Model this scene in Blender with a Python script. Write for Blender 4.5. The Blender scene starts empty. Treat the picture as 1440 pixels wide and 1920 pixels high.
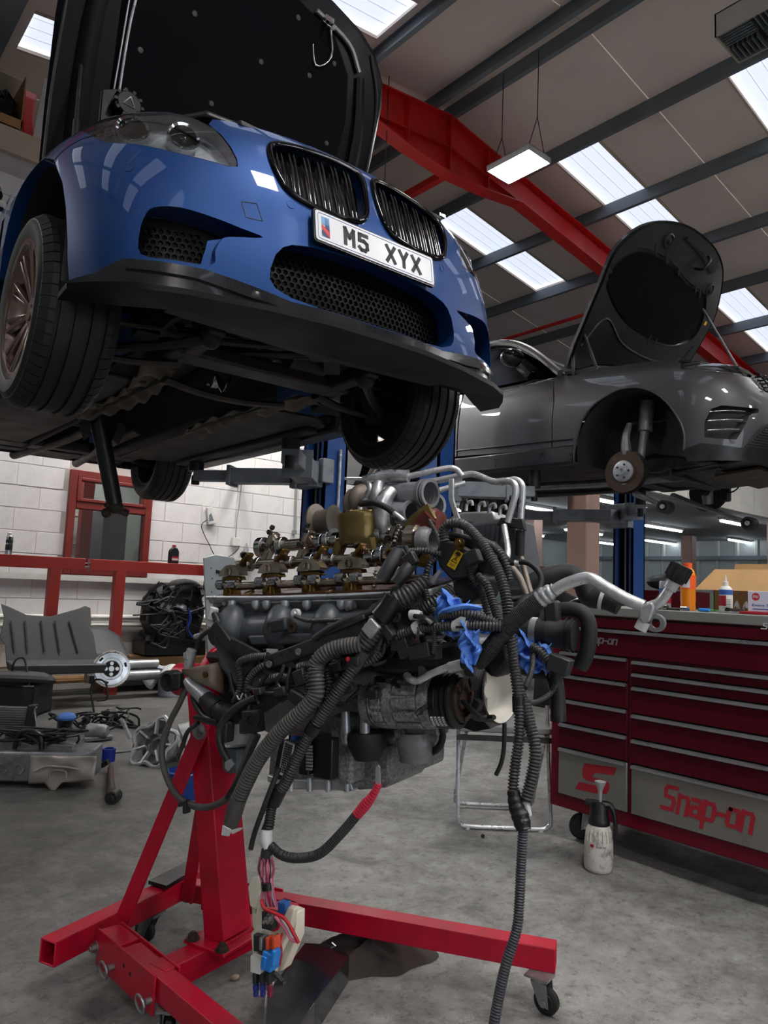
import bpy, bmesh, math, random
import numpy as np
from mathutils import Vector, Matrix
from mathutils.geometry import delaunay_2d_cdt
R_ = random.Random(7)
scn = bpy.context.scene
COL = scn.collection
# ------------------------------------------------------------------ camera, sky, exposure
FPX = 1363.0
_p, _r, _a = math.radians(5.91), math.radians(2.386), math.radians(49.45)
_fx = np.array([math.cos(_a), math.sin(_a), 0]); _rx = np.array([math.sin(_a), -math.cos(_a), 0]); _z = np.array([0, 0, 1.])
CF = math.cos(_p) * _fx + math.sin(_p) * _z
_u0 = -math.sin(_p) * _fx + math.cos(_p) * _z
CR = math.cos(_r) * _rx + math.sin(_r) * _u0
CU = -math.sin(_r) * _rx + math.cos(_r) * _u0
CC = np.array([0, 0, 1.18])
cam_d = bpy.data.cameras.new('camera'); cam = bpy.data.objects.new('camera', cam_d); COL.objects.link(cam)
cam_d.sensor_fit = 'HORIZONTAL'; cam_d.sensor_width = 36.0; cam_d.lens = FPX * 36.0 / 1440.0
cam_d.clip_start = 0.05; cam_d.clip_end = 200
cam.matrix_world = Matrix(((CR[0], CU[0], -CF[0], CC[0]), (CR[1], CU[1], -CF[1], CC[1]), (CR[2], CU[2], -CF[2], CC[2]), (0, 0, 0, 1)))
scn.camera = cam
wd = bpy.data.worlds.new('sky'); scn.world = wd; wd.use_nodes = True
WBG = wd.node_tree.nodes['Background']
WBG.inputs['Color'].default_value = (0.86, 0.92, 1.0, 1); WBG.inputs['Strength'].default_value = 1.8
scn.view_settings.view_transform = 'Standard'; scn.view_settings.look = 'None'
scn.view_settings.exposure = 0.3; scn.view_settings.gamma = 1.0; scn.view_settings.use_curve_mapping = False
SKYLIGHT = 0.86      # radiance of the translucent roof sheets
LAMP = 85.0          # radiance of the hanging lamp panels
TUBE = 12.0
scn.cycles.max_bounces = 7; scn.cycles.diffuse_bounces = 4; scn.cycles.glossy_bounces = 4
scn.cycles.transmission_bounces = 6; scn.cycles.transparent_max_bounces = 8
scn.cycles.sample_clamp_indirect = 4.0; scn.cycles.caustics_reflective = False; scn.cycles.caustics_refractive = False
scn.cycles.use_denoising = True

# ------------------------------------------------------------------ measuring helpers (a pixel of the photograph plus a known plane gives a point in the place)
def ray(x, y): return CF + CR * (x - 720) / FPX - CU * (y - 960) / FPX
def atd(x, y, d): return CC + ray(x, y) * d
def atx(x, y, v): r = ray(x, y); return CC + r * ((v - CC[0]) / r[0])
def aty(x, y, v): r = ray(x, y); return CC + r * ((v - CC[1]) / r[1])
def atz(x, y, v): r = ray(x, y); return CC + r * ((v - CC[2]) / r[2])
def plane_at(x, y, P, n): r = ray(x, y); n = np.asarray(n, float); return CC + r * (((np.asarray(P) - CC) @ n) / (r @ n))
def V(*a): return np.array(a, float)
def nrm(v): v = np.asarray(v, float); return v / max(np.linalg.norm(v), 1e-9)

# ------------------------------------------------------------------ materials
def lin(c):
    if isinstance(c, str): c = [int(c[i:i + 2], 16) / 255 for i in (0, 2, 4)]
    return tuple(x / 12.92 if x <= 0.04045 else ((x + 0.055) / 1.055) ** 2.4 for x in c)
MATS = {}
def mat(name, col, rough=0.5, metal=0.0, var=0.12, scale=6.0, bump=0.0, bscale=None, coat=0.0, dirt=None, rv=0.1, emit=0, alpha=None, trans=0, spec=None, aniso=None):
    if name in MATS: return MATS[name]
    m = bpy.data.materials.new(name); m.use_nodes = True; nt = m.node_tree; n = nt.nodes; l = nt.links
    b = n['Principled BSDF']; c = lin(col)
    b.inputs['Metallic'].default_value = metal; b.inputs['Roughness'].default_value = rough
    if spec is not None: b.inputs['Specular IOR Level'].default_value = spec
    if coat: b.inputs['Coat Weight'].default_value = coat; b.inputs['Coat Roughness'].default_value = 0.03
    if emit:
        b.inputs['Emission Color'].default_value = (*c, 1); b.inputs['Emission Strength'].default_value = emit
    if trans: b.inputs['Transmission Weight'].default_value = trans; b.inputs['IOR'].default_value = 1.35
    if alpha is not None: b.inputs['Alpha'].default_value = alpha
    tc = n.new('ShaderNodeTexCoord'); nz = n.new('ShaderNodeTexNoise'); nz.inputs['Scale'].default_value = scale; nz.inputs['Detail'].default_value = 5
    l.new(tc.outputs['Object'], nz.inputs['Vector'])
    mp = n.new('ShaderNodeMapRange'); mp.inputs[1].default_value = .3; mp.inputs[2].default_value = .7
    mp.inputs[3].default_value = 1 - var; mp.inputs[4].default_value = 1 + var
    l.new(nz.outputs['Fac'], mp.inputs[0])
    mx = n.new('ShaderNodeMix'); mx.data_type = 'RGBA'; mx.blend_type = 'MULTIPLY'; mx.inputs[0].default_value = 1
    mx.inputs[6].default_value = (*c, 1); l.new(mp.outputs[0], mx.inputs[7]); out = mx.outputs[2]
    if dirt:
        dc, amt, ds = dirt
        n2 = n.new('ShaderNodeTexNoise'); n2.inputs['Scale'].default_value = ds; n2.inputs['Detail'].default_value = 8; n2.inputs['Roughness'].default_value = .65
        l.new(tc.outputs['Object'], n2.inputs['Vector'])
        m2 = n.new('ShaderNodeMapRange'); m2.inputs[1].default_value = .5; m2.inputs[2].default_value = .72; m2.inputs[3].default_value = 0; m2.inputs[4].default_value = amt
        l.new(n2.outputs['Fac'], m2.inputs[0])
        x2 = n.new('ShaderNodeMix'); x2.data_type = 'RGBA'; l.new(m2.outputs[0], x2.inputs[0]); l.new(out, x2.inputs[6]); x2.inputs[7].default_value = (*lin(dc), 1); out = x2.outputs[2]
    l.new(out, b.inputs['Base Color'])
    if rv:
        m3 = n.new('ShaderNodeMapRange'); m3.inputs[1].default_value = .3; m3.inputs[2].default_value = .7
        m3.inputs[3].default_value = max(rough - rv, .02); m3.inputs[4].default_value = min(rough + rv, 1); l.new(nz.outputs['Fac'], m3.inputs[0]); l.new(m3.outputs[0], b.inputs['Roughness'])
    if bump:
        n4 = n.new('ShaderNodeTexNoise'); n4.inputs['Scale'].default_value = bscale or scale * 6; n4.inputs['Detail'].default_value = 6
        l.new(tc.outputs['Object'], n4.inputs['Vector']); bp = n.new('ShaderNodeBump'); bp.inputs['Strength'].default_value = bump; bp.inputs['Distance'].default_value = .004
        l.new(n4.outputs['Fac'], bp.inputs['Height']); l.new(bp.outputs[0], b.inputs['Normal'])
    MATS[name] = m; return m
def glassy(name, col, alpha, rough=0.03):
    m = bpy.data.materials.new(name); m.use_nodes = True; nt = m.node_tree; n = nt.nodes; l = nt.links
    for x in list(n): n.remove(x)
    o = n.new('ShaderNodeOutputMaterial'); t = n.new('ShaderNodeBsdfTransparent'); g = n.new('ShaderNodeBsdfGlossy'); f = n.new('ShaderNodeFresnel'); mx = n.new('ShaderNodeMixShader')
    t.inputs[0].default_value = (*lin(col), 1); g.inputs['Roughness'].default_value = rough; f.inputs[0].default_value = 1.5
    ad = n.new('ShaderNodeMath'); ad.operation = 'ADD'; ad.inputs[1].default_value = alpha; l.new(f.outputs[0], ad.inputs[0])
    l.new(ad.outputs[0], mx.inputs[0]); l.new(t.outputs[0], mx.inputs[1]); l.new(g.outputs[0], mx.inputs[2]); l.new(mx.outputs[0], o.inputs[0]); MATS[name] = m; return m
def weave(name, c0, c1, scale):
    m = mat(name, c0, .18, 0, .05, coat=1.0); nt = m.node_tree; n = nt.nodes; l = nt.links; b = n['Principled BSDF']
    tc = n.new('ShaderNodeTexCoord'); ck = n.new('ShaderNodeTexChecker'); ck.inputs['Scale'].default_value = scale
    mpn = n.new('ShaderNodeMapping'); mpn.inputs['Rotation'].default_value = (.6, .5, .78); l.new(tc.outputs['Object'], mpn.inputs[0]); l.new(mpn.outputs[0], ck.inputs['Vector'])
    ck.inputs['Color1'].default_value = (*lin(c0), 1); ck.inputs['Color2'].default_value = (*lin(c1), 1); l.new(ck.outputs[0], b.inputs['Base Color']); return m

# ------------------------------------------------------------------ mesh builder
def axes_from(d, up=(0, 0, 1)):
    d = nrm(d); u = np.asarray(up, float)
    if abs(d @ nrm(u)) > .98: u = V(1, 0, 0) if abs(d[0]) < .9 else V(0, 1, 0)
    s = nrm(np.cross(u, d)); return d, s, np.cross(d, s)
def spline(pts, k=6):
    p = [np.asarray(q, float) for q in pts]
    if len(p) < 3 or k <= 1: return p
    p = [2 * p[0] - p[1]] + p + [2 * p[-1] - p[-2]]; out = []
    for i in range(1, len(p) - 2):
        for j in range(k):
            t = j / k; a, b, c, d = p[i - 1:i + 3]
            out.append(.5 * ((2 * b) + (-a + c) * t + (2 * a - 5 * b + 4 * c - d) * t * t + (-a + 3 * b - 3 * c + d) * t ** 3))
    out.append(p[-2]); return out
class M:
    def __init__(s): s.v = []; s.f = []
    def add(s, vs, fs):
        o = len(s.v); s.v += [(float(a[0]), float(a[1]), float(a[2])) for a in vs]; s.f += [tuple(i + o for i in f) for f in fs]; return s
    def box(s, c, size, ax=None):
        c = np.asarray(c, float); A = np.eye(3) if ax is None else np.asarray(ax, float); h = np.asarray(size, float) / 2
        vs = [c + A[0] * h[0] * i + A[1] * h[1] * j + A[2] * h[2] * k for i in (-1, 1) for j in (-1, 1) for k in (-1, 1)]
        return s.add(vs, [(0, 1, 3, 2), (4, 6, 7, 5), (0, 4, 5, 1), (2, 3, 7, 6), (0, 2, 6, 4), (1, 5, 7, 3)])
    def b2(s, lo, hi): lo = np.asarray(lo, float); hi = np.asarray(hi, float); return s.box((lo + hi) / 2, hi - lo)
    def bar(s, p0, p1, w, h, up=(0, 0, 1)):
        p0 = np.asarray(p0, float); p1 = np.asarray(p1, float); d, a, b = axes_from(p1 - p0, up)
        return s.box((p0 + p1) / 2, (np.linalg.norm(p1 - p0), w, h), (d, a, b))
    def cyl(s, p0, p1, r0, r1=None, n=14): 
        r1 = r0 if r1 is None else r1; p0 = np.asarray(p0, float); p1 = np.asarray(p1, float)
        return s.lathe(p0, p1 - p0, [(0, 0), (0, r0), (np.linalg.norm(p1 - p0), r1), (np.linalg.norm(p1 - p0), 0)], n)
    def lathe(s, p0, ax, prof, n=24, arc=None):
        d, a, b = axes_from(ax); p0 = np.asarray(p0, float); vs = []; fs = []; N = n if arc is None else n + 1
        for (t, r) in prof:
            for i in range(N):
                q = 2 * math.pi * i / n if arc is None else arc[0] + (arc[1] - arc[0]) * i / n
                vs.append(p0 + d * t + (a * math.cos(q) + b * math.sin(q)) * r)
        for k in range(len(prof) - 1):
            for i in range(n):
                j = (i + 1) % N
                if prof[k][1] == 0 and prof[k + 1][1] == 0: continue
                if prof[k][1] == 0: fs.append((k * N, (k + 1) * N + i, (k + 1) * N + j))
                elif prof[k + 1][1] == 0: fs.append((k * N + i, (k + 1) * N, k * N + j))
                else: fs.append((k * N + i, (k + 1) * N + i, (k + 1) * N + j, k * N + j))
        return s.add(vs, fs)
    def tube(s, pts, r, n=10, sm=6, corr=None, flat=None, cap=True):
        """round bar or hose; corr=(pitch, depth) makes it corrugated; r may be a list of radii along the path"""
        P = spline(pts, sm); P = np.array(P); L = np.concatenate([[0], np.cumsum(np.linalg.norm(np.diff(P, axis=0), axis=1))])
        rr = np.full(len(P), r, float) if np.isscalar(r) else np.interp(np.linspace(0, 1, len(P)), np.linspace(0, 1, len(r)), r)
        if corr:
            pit, dep = corr; nn = max(int(L[-1] / pit), 2); t = []; m = []
            for i in range(nn):
                for q, w in ((0, 1), (.45, 1), (.55, 0), (.9, 0)): t.append((i + q) / nn * L[-1]); m.append(w)
            t.append(L[-1]); m.append(1)
            P = np.stack([np.interp(t, L, P[:, i]) for i in range(3)], 1); rr = np.interp(t, L, rr) - dep * (1 - np.array(m))
        T = np.gradient(P, axis=0); T /= np.maximum(np.linalg.norm(T, axis=1, keepdims=True), 1e-9)
        _, a, _ = axes_from(T[0]); vs = []
        cs = [(math.cos(2 * math.pi * i / n), math.sin(2 * math.pi * i / n)) for i in range(n)]
        for i in range(len(P)):
            a = a - T[i] * (a @ T[i]); a = a / max(np.linalg.norm(a), 1e-9); b = np.cross(T[i], a)
            f2 = 1 if flat is None else flat
            for c_, s_ in cs: vs.append(P[i] + (a * c_ + b * s_ * f2) * rr[i])
        fs = [(k * n + i, k * n + (i + 1) % n, (k + 1) * n + (i + 1) % n, (k + 1) * n + i) for k in range(len(P) - 1) for i in range(n)]
        if cap: fs += [tuple(range(n))[::-1], tuple((len(P) - 1) * n + i for i in range(n))]
        return s.add(vs, fs)
    def prism(s, poly, o, ux, uy, d):
        o = np.asarray(o, float); ux = np.asarray(ux, float); uy = np.asarray(uy, float); d = np.asarray(d, float); n = len(poly)
        vs = [o + ux * x + uy * y for x, y in poly] + [o + ux * x + uy * y + d for x, y in poly]
        return s.add(vs, [tuple(range(n))[::-1], tuple(range(n, 2 * n))] + [(i, (i + 1) % n, n + (i + 1) % n, n + i) for i in range(n)])
    def slab(s, pts, d):
        d = np.asarray(d, float); n = len(pts); pts = [np.asarray(p, float) for p in pts]
        return s.add(pts + [p + d for p in pts], [tuple(range(n))[::-1], tuple(range(n, 2 * n))] + [(i, (i + 1) % n, n + (i + 1) % n, n + i) for i in range(n)])
    def grid(s, fn, nu, nv, wu=False):
        vs = [fn(i / nu if wu else i / (nu - 1), j / (nv - 1)) for i in range(nu) for j in range(nv)]
        return s.add(vs, [(i * nv + j, ((i + 1) % nu) * nv + j, ((i + 1) % nu) * nv + j + 1, i * nv + j + 1) for i in range(nu if wu else nu - 1) for j in range(nv - 1)])
    def ell(s, c, r, ax=None, nu=14, nv=9):
        c = np.asarray(c, float); A = np.eye(3) if ax is None else np.asarray(ax, float); r = np.broadcast_to(np.asarray(r, float), (3,))
        def f(u, v):
            th = 2 * math.pi * u; ph = math.pi * (v - .5)
            return c + A[0] * r[0] * math.cos(ph) * math.cos(th) + A[1] * r[1] * math.cos(ph) * math.sin(th) + A[2] * r[2] * math.sin(ph)
        return s.grid(f, nu, nv, True)
    def coil(s, p0, p1, R, r, turns, n=6):
        p0 = np.asarray(p0, float); p1 = np.asarray(p1, float); d, a, b = axes_from(p1 - p0)
        P = [p0 + (p1 - p0) * t + (a * math.cos(t * turns * 6.2832) + b * math.sin(t * turns * 6.2832)) * R for t in np.linspace(0, 1, int(turns * 12))]
        return s.tube(P, r, n, 1)
    def hexnut(s, p, ax, r, h): return s.lathe(p, ax, [(0, 0), (0, r), (h, r), (h, 0)], 6)
    def join(s, o): return s.add(o.v, o.f)

OFF = {}
def obj(name, m, material, parent=None, bevel=0, ang=35, loc=None, thick=0):
    o_ = OFF[parent.name] if parent is not None else (V(0, 0, 0) if loc is None else np.asarray(loc, float))
    me = bpy.data.meshes.new(name); vs = (np.array(m.v, float).reshape(-1, 3) - o_).tolist(); me.from_pydata(vs, [], m.f); me.update()
    bm = bmesh.new(); bm.from_mesh(me); bmesh.ops.recalc_face_normals(bm, faces=bm.faces); bm.to_mesh(me); bm.free()
    me.polygons.foreach_set('use_smooth', [True] * len(me.polygons)); me.set_sharp_from_angle(angle=math.radians(ang))
    me.materials.append(material if not isinstance(material, str) else MATS[material])
    ob = bpy.data.objects.new(name, me); COL.objects.link(ob)
    if parent is not None: ob.parent = parent; OFF[ob.name] = o_
    else: ob.location = o_; OFF[ob.name] = o_
    if thick:
        s_ = ob.modifiers.new('s', 'SOLIDIFY'); s_.thickness = thick; s_.offset = 0
    if bevel:
        b_ = ob.modifiers.new('b', 'BEVEL'); b_.width = bevel; b_.segments = 2; b_.limit_method = 'ANGLE'; b_.angle_limit = math.radians(40)
    return ob
def tag(o, label=None, cat=None, group=None, kind=None):
    if label: o['label'] = label
    if cat: o['category'] = cat
    if group: o['group'] = group
    if kind: o['kind'] = kind
    return o
def thing(name, loc, label, cat, group=None):
    o = bpy.data.objects.new(name, None); COL.objects.link(o); o.location = tuple(float(x) for x in loc); o.empty_display_size = .1
    OFF[o.name] = np.asarray(loc, float); return tag(o, label, cat, group)
def solo(name, m, material, label, cat, group=None, **k):
    v = np.array(m.v); c = (v.min(0) + v.max(0)) / 2; c[2] = v[:, 2].min()
    return tag(obj(name, m, material, loc=c, **k), label, cat, group)
def struct(name, m, material, parent=None, **k): return tag(obj(name, m, material, parent, **k), kind='structure' if parent is None else None)
def dup(o, parent=None, loc=None, rot=None, deep=True):
    c = o.copy(); COL.objects.link(c); c.parent = parent if parent is not None else o.parent
    if loc is not None: c.location = tuple(float(x) for x in loc)
    if rot is not None: c.rotation_euler = rot
    OFF[c.name] = OFF.get(o.name, V(0, 0, 0))
    if deep:
        for ch in list(o.children): dup(ch, c)
    return c
def text(m, s, size, o, ux, uy, ext=0.001, bold=0.0, shear=0.0, width=None):
    cu = bpy.data.curves.new('t', 'FONT'); cu.body = s; cu.size = 1; cu.extrude = 0; cu.offset = bold; cu.shear = shear; cu.align_x = 'CENTER'; cu.align_y = 'CENTER'; cu.resolution_u = 4
    t = bpy.data.objects.new('t', cu); COL.objects.link(t); dg = bpy.context.evaluated_depsgraph_get(); me = bpy.data.meshes.new_from_object(t.evaluated_get(dg))
    vs = np.array([v.co[:] for v in me.vertices]); fs = [tuple(p.vertices) for p in me.polygons]
    bpy.data.objects.remove(t); bpy.data.curves.remove(cu); bpy.data.meshes.remove(me)
    vs = vs[:, :2]; c = (vs.min(0) + vs.max(0)) / 2; vs = vs - c; h = vs[:, 1].max() * 2; k = size / h; kx = k if width is None else width / (vs[:, 0].max() * 2)
    o = np.asarray(o, float); ux = np.asarray(ux, float); uy = np.asarray(uy, float); n = np.cross(ux, uy)
    a = [o + ux * x * kx + uy * y * k + n * ext for x, y in vs]; m.add(a, fs); return m
def pip(p, poly):
    x, y = p; c = False; j = len(poly) - 1
    for i in range(len(poly)):
        xi, yi = poly[i]; xj, yj = poly[j]
        if (yi > y) != (yj > y) and x < (xj - xi) * (y - yi) / (yj - yi) + xi: c = not c
        j = i
    return c
def dens(poly, step, closed=True):
    out = []; n = len(poly)
    for i in range(n if closed else n - 1):
        a = np.array(poly[i], float); b = np.array(poly[(i + 1) % n], float); k = max(int(np.linalg.norm(b - a) / step), 1)
        out += [tuple(a + (b - a) * j / k) for j in range(k)]
    return out
def smooth_loop(poly, k=4):
    p = [np.array(q, float) for q in poly]; n = len(p); out = []
    for i in range(n):
        a, b, c, d = p[i - 1], p[i], p[(i + 1) % n], p[(i + 2) % n]
        for j in range(k):
            t = j / k; out.append(tuple(.5 * ((2 * b) + (-a + c) * t + (2 * a - 5 * b + 4 * c - d) * t * t + (-a + 3 * b - 3 * c + d) * t ** 3)))
    return out
def cdt(outer, holes, step):
    """triangulate a 2D region with holes"""
    loops = [dens(outer, step)] + [dens(h, step) for h in holes]
    vs = []; es = []
    for lp in loops:
        o = len(vs); vs += lp; es += [(o + i, o + (i + 1) % len(lp)) for i in range(len(lp))]
    A = np.array(loops[0]); B = np.array(vs); nb = len(vs)
    x0, y0 = A.min(0); x1, y1 = A.max(0); st = step
    for i in range(int((x1 - x0) / st) + 1):
        for j in range(int((y1 - y0) / st) + 1):
            q = (x0 + (i + .5 * (j % 2)) * st, y0 + j * st)
            if not pip(q, loops[0]) or any(pip(q, h) for h in loops[1:]): continue
            if ((B - np.array(q)) ** 2).sum(1).min() < (st * .45) ** 2: continue
            vs.append(q)
    r = delaunay_2d_cdt([Vector(v) for v in vs], es, [], 0, 1e-6)
    V2 = [tuple(v) for v in r[0]]; F = []
    for f in r[2]:
        c = (sum(V2[i][0] for i in f) / 3, sum(V2[i][1] for i in f) / 3)
        if pip(c, loops[0]) and not any(pip(c, h) for h in loops[1:]): F.append(tuple(f))
    return V2, F, loops
def plate2(outer, holes, o, ux, uy, d, step=10):
    """flat plate with holes, thickness vector d"""
    m = M(); v2, F, loops = cdt(outer, holes, step); o = np.asarray(o, float); ux = np.asarray(ux, float); uy = np.asarray(uy, float); d = np.asarray(d, float)
    P = [o + ux * a + uy * b for a, b in v2]; m.add(P, F); m.add([p + d for p in P], [f[::-1] for f in F])
    for lp in loops:
        n = len(lp); q = [o + ux * a + uy * b for a, b in lp]; m.add(q + [p + d for p in q], [(i, (i + 1) % n, n + (i + 1) % n, n + i) for i in range(n)])
    return m
def rrect(w, h, r, n=4, cx=0, cy=0):
    out = []
    for sx, sy, a0 in ((1, 1, 0), (-1, 1, 90), (-1, -1, 180), (1, -1, 270)):
        for i in range(n + 1):
            a = math.radians(a0 + 90 * i / n); out.append((cx + sx * (w / 2 - r) + r * math.cos(a), cy + sy * (h / 2 - r) + r * math.sin(a)))
    return out
def circ(r, n=20, cx=0, cy=0, ph=0): return [(cx + r * math.cos(2 * math.pi * i / n + ph), cy + r * math.sin(2 * math.pi * i / n + ph)) for i in range(n)]

# palette
mat('white_block_paint', 'dedbda', .75, 0, .05, 3, bump=.5, bscale=45, dirt=('8f8a84', .25, 2.2))
mat('mortar', 'b5b0ab', .9, 0, .1, 8)
mat('roof_liner', 'ecdfd6', .7, 0, .06, 1.2)
mat('purlin_grey', '6e777d', .55, .2, .12, 3, dirt=('6a6f70', .4, 6))
mat('galvanised', '9a9c9e', .38, .8, .2, 9, dirt=('6d6f70', .5, 5))
mat('red_steel', 'd8261f', .45, 0, .1, 2, dirt=('7a1516', .3, 3))
mat('stand_red', 'b8002c', .42, 0, .14, 8, dirt=('701020', .45, 14), bump=.08)
mat('bench_red', '97241a', .5, 0, .1, 5)
mat('lift_blue', '1f4a8c', .4, 0, .12, 4, dirt=('16305a', .5, 6))
mat('lift_grey', '8b9199', .5, .2, .1, 5, dirt=('3d4044', .4, 9))
mat('black_plastic', '232426', .5, 0, .2, 9, bump=.1)
mat('black_satin', '131416', .36, 0, .2, 9)
mat('dark_plastic', '2a2c30', .5, 0, .2, 7, dirt=('55565a', .25, 10))
mat('grey_plastic', '38393b', .6, 0, .12, 4, dirt=('4c4b49', .4, 5))
mat('rubber', '151516', .62, 0, .2, 12)
mat('hose_black', '202124', .45, 0, .25, 20, dirt=('4a4a4d', .35, 12))
mat('hose_grey', '4d4b49', .6, 0, .2, 14, dirt=('33312f', .5, 16))
mat('alu', 'b4b7bb', .36, .55, .15, 12, dirt=('6b6c6e', .6, 9), bump=.15, bscale=90)
mat('alu_rough', 'b2b4b7', .45, .45, .22, 18, dirt=('4c4b4a', .7, 12), bump=.5, bscale=120)
mat('alu_dark', '88888c', .45, .45, .25, 14, dirt=('2d2a27', .7, 9), bump=.4, bscale=100)
mat('alu_pipe', 'ced0d4', .3, .6, .12, 20, dirt=('7d7b78', .4, 18))
mat('steel', 'b9bbbd', .22, 1, .12, 20)
mat('steel_oily', 'a59a8c', .2, .9, .3, 18, dirt=('3a2a18', .6, 22))
mat('bronze_oily', '6e5428', .3, .85, .3, 14, dirt=('2d1e0c', .7, 18))
mat('gold_cast', '7b6a40', .3, .7, .2, 9, dirt=('4a3a18', .5, 8), bump=.2)
mat('oil_brown', '4a2812', .25, .3, .4, 22, dirt=('150c07', .8, 18))
mat('chrome', 'd8dadc', .08, 1, .05, 5)
mat('black_chrome', '2a2b2d', .12, .9, .1, 5)
mat('iron_rust', '4a3f38', .6, .6, .3, 12, dirt=('6b4a35', .6, 7), bump=.3)
mat('dark_metal', '343434', .5, .6, .25, 10, dirt=('5a5550', .5, 8))
mat('under_black', '1c1c1d', .6, 0, .25, 5, dirt=('35322e', .5, 4), bump=.1)
mat('under_beige', '5a5148', .55, .35, .2, 5, dirt=('332e29', .6, 4), bump=.1)
mat('white_plastic', 'd9d8d2', .45, 0, .06, 6, dirt=('b0ab9f', .4, 12))
mat('cream', 'cbbda3', .7, 0, .06, 4)
mat('cardboard', 'b08a5c', .8, 0, .1, 6)
mat('wood', '8d6a45', .7, 0, .25, 7)
mat('glove_blue', '5585dc', .5, 0, .1, 16, bump=.2)
mat('blue_plastic', '1f6fc4', .4, 0, .1, 9)
mat('wire_pink', 'cf6d8f', .45, 0, .15, 30)
mat('wire_red', 'b01828', .45, 0, .15, 30)
mat('label_yellow', 'e2b416', .5, 0, .06, 20)
mat('label_white', 'c9c9c9', .55, 0, .08, 30)
mat('pink_column', 'c4a195', .6, 0, .05, 2, dirt=('9a7d73', .3, 2))
mat('ink', '15151a', .6, 0, 0, 4, rv=0)
mat('ink_red', 'a01a2c', .5, 0, .05, 4, rv=0)
mat('ink_blue', '2f5fa8', .5, 0, .05, 4, rv=0)
mat('bracket_tan', '85776a', .5, .4, .2, 14, dirt=('55483c', .5, 12), bump=.4)
mat('tread_grey', '77787a', .6, 0, .1, 6)
mat('cast_speckle', '8b8c8f', .5, .35, .5, 150, dirt=('3c3c3d', .6, 26), bump=.8, bscale=220)
# ================================================================== THE ROOM
TS = math.tan(math.radians(8.02)); XR = 6.37; KR = 8.5; ZR = KR - TS * XR
def roofz(X): return ZR - TS * abs(X - XR)
def concrete():
    m = bpy.data.materials.new('floor_concrete'); m.use_nodes = True; nt = m.node_tree; n = nt.nodes; l = nt.links; b = n['Principled BSDF']
    tc = n.new('ShaderNodeTexCoord')
    def nz(s, d=8, r=.6, dist=0):
        q = n.new('ShaderNodeTexNoise'); q.inputs['Scale'].default_value = s; q.inputs['Detail'].default_value = d; q.inputs['Roughness'].default_value = r; q.inputs['Distortion'].default_value = dist
        l.new(tc.outputs['Object'], q.inputs['Vector']); return q.outputs['Fac']
    def ramp(x, a, c, lo, hi):
        q = n.new('ShaderNodeMapRange'); q.inputs[1].default_value = a; q.inputs[2].default_value = c; q.inputs[3].default_value = lo; q.inputs[4].default_value = hi; l.new(x, q.inputs[0]); return q.outputs[0]
    def mix(f, a, c, mode='MIX'):
        q = n.new('ShaderNodeMix'); q.data_type = 'RGBA'; q.blend_type = mode
        l.new(f, q.inputs[0]) if not isinstance(f, float) else setattr(q.inputs[0], 'default_value', f)
        for i, x in ((6, a), (7, c)):
            if isinstance(x, str): q.inputs[i].default_value = (*lin(x), 1)
            else: l.new(x, q.inputs[i])
        return q.outputs[2]
    c = mix(ramp(nz(1.3, 6), .35, .65, 0, 1), '868583', '6b6a68')
    c = mix(ramp(nz(9, 9, .7), .42, .62, 0, .78), c, '9c9b98')
    c = mix(ramp(nz(28, 10, .75), .52, .68, 0, .85), c, '444341')
    c = mix(ramp(nz(2.7, 9, .72, .6), .52, .70, 0, .8), c, '4c4b49')
    c = mix(ramp(nz(75, 4, .6), .62, .70, 0, .6), c, 'b2b0ad')
    # shade under the lifted car painted into the floor colour, back left
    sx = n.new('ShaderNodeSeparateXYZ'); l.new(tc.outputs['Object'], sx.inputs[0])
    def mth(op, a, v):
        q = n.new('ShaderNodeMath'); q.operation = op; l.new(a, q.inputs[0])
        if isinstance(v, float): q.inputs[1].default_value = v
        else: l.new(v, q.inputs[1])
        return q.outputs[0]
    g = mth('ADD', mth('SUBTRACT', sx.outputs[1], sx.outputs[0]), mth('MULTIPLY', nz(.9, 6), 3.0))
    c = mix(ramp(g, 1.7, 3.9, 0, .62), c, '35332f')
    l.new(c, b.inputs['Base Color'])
    l.new(ramp(nz(3.1), .3, .7, .38, .72), b.inputs['Roughness'])
    bp = n.new('ShaderNodeBump'); bp.inputs['Strength'].default_value = .35; bp.inputs['Distance'].default_value = .004; l.new(nz(60, 6), bp.inputs['Height']); l.new(bp.outputs[0], b.inputs['Normal'])
    MATS['floor_concrete'] = m
concrete()
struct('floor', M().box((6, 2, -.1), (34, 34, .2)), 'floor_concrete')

# ---- block wall with the office window (runs along X at Y = 7.9)
WY = 7.9
z0 = aty(0, 862.7, WY)[2] % .225
wall = struct('wall_left', M().b2((0.2, WY, 0), (7.6, WY + .2, 5.40)), 'mortar')
# window opening is cut by building the backing from four slabs
for o in [wall]:
    me = o.data; me.clear_geometry(); b = M()
    wx0, wx1, wz0, wz1 = 2.40, 3.30, 1.18, 2.275
    for lo, hi in (((0.2, WY, 0), (wx0, WY + .2, 5.40)), ((wx1, WY, 0), (7.6, WY + .2, 5.40)), ((wx0, WY, 0), (wx1, WY + .2, wz0)), ((wx0, WY, wz1), (wx1, WY + .2, 5.40))): b.b2(lo, hi)
    me.from_pydata(b.v, [], b.f); me.update(); OFF['wall_left'] = V(0, 0, 0)
def block_mesh(L):
    m = M(); h = .2195; c = .003; y = -.006
    vs = [(0, 0, 0), (L, 0, 0), (L, 0, h), (0, 0, h), (c, y, c), (L - c, y, c), (L - c, y, h - c), (c, y, h - c)]
    m.add(vs, [(4, 5, 6, 7), (0, 1, 5, 4), (1, 2, 6, 5), (2, 3, 7, 6), (3, 0, 4, 7)]); return m
BK = {}
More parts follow.
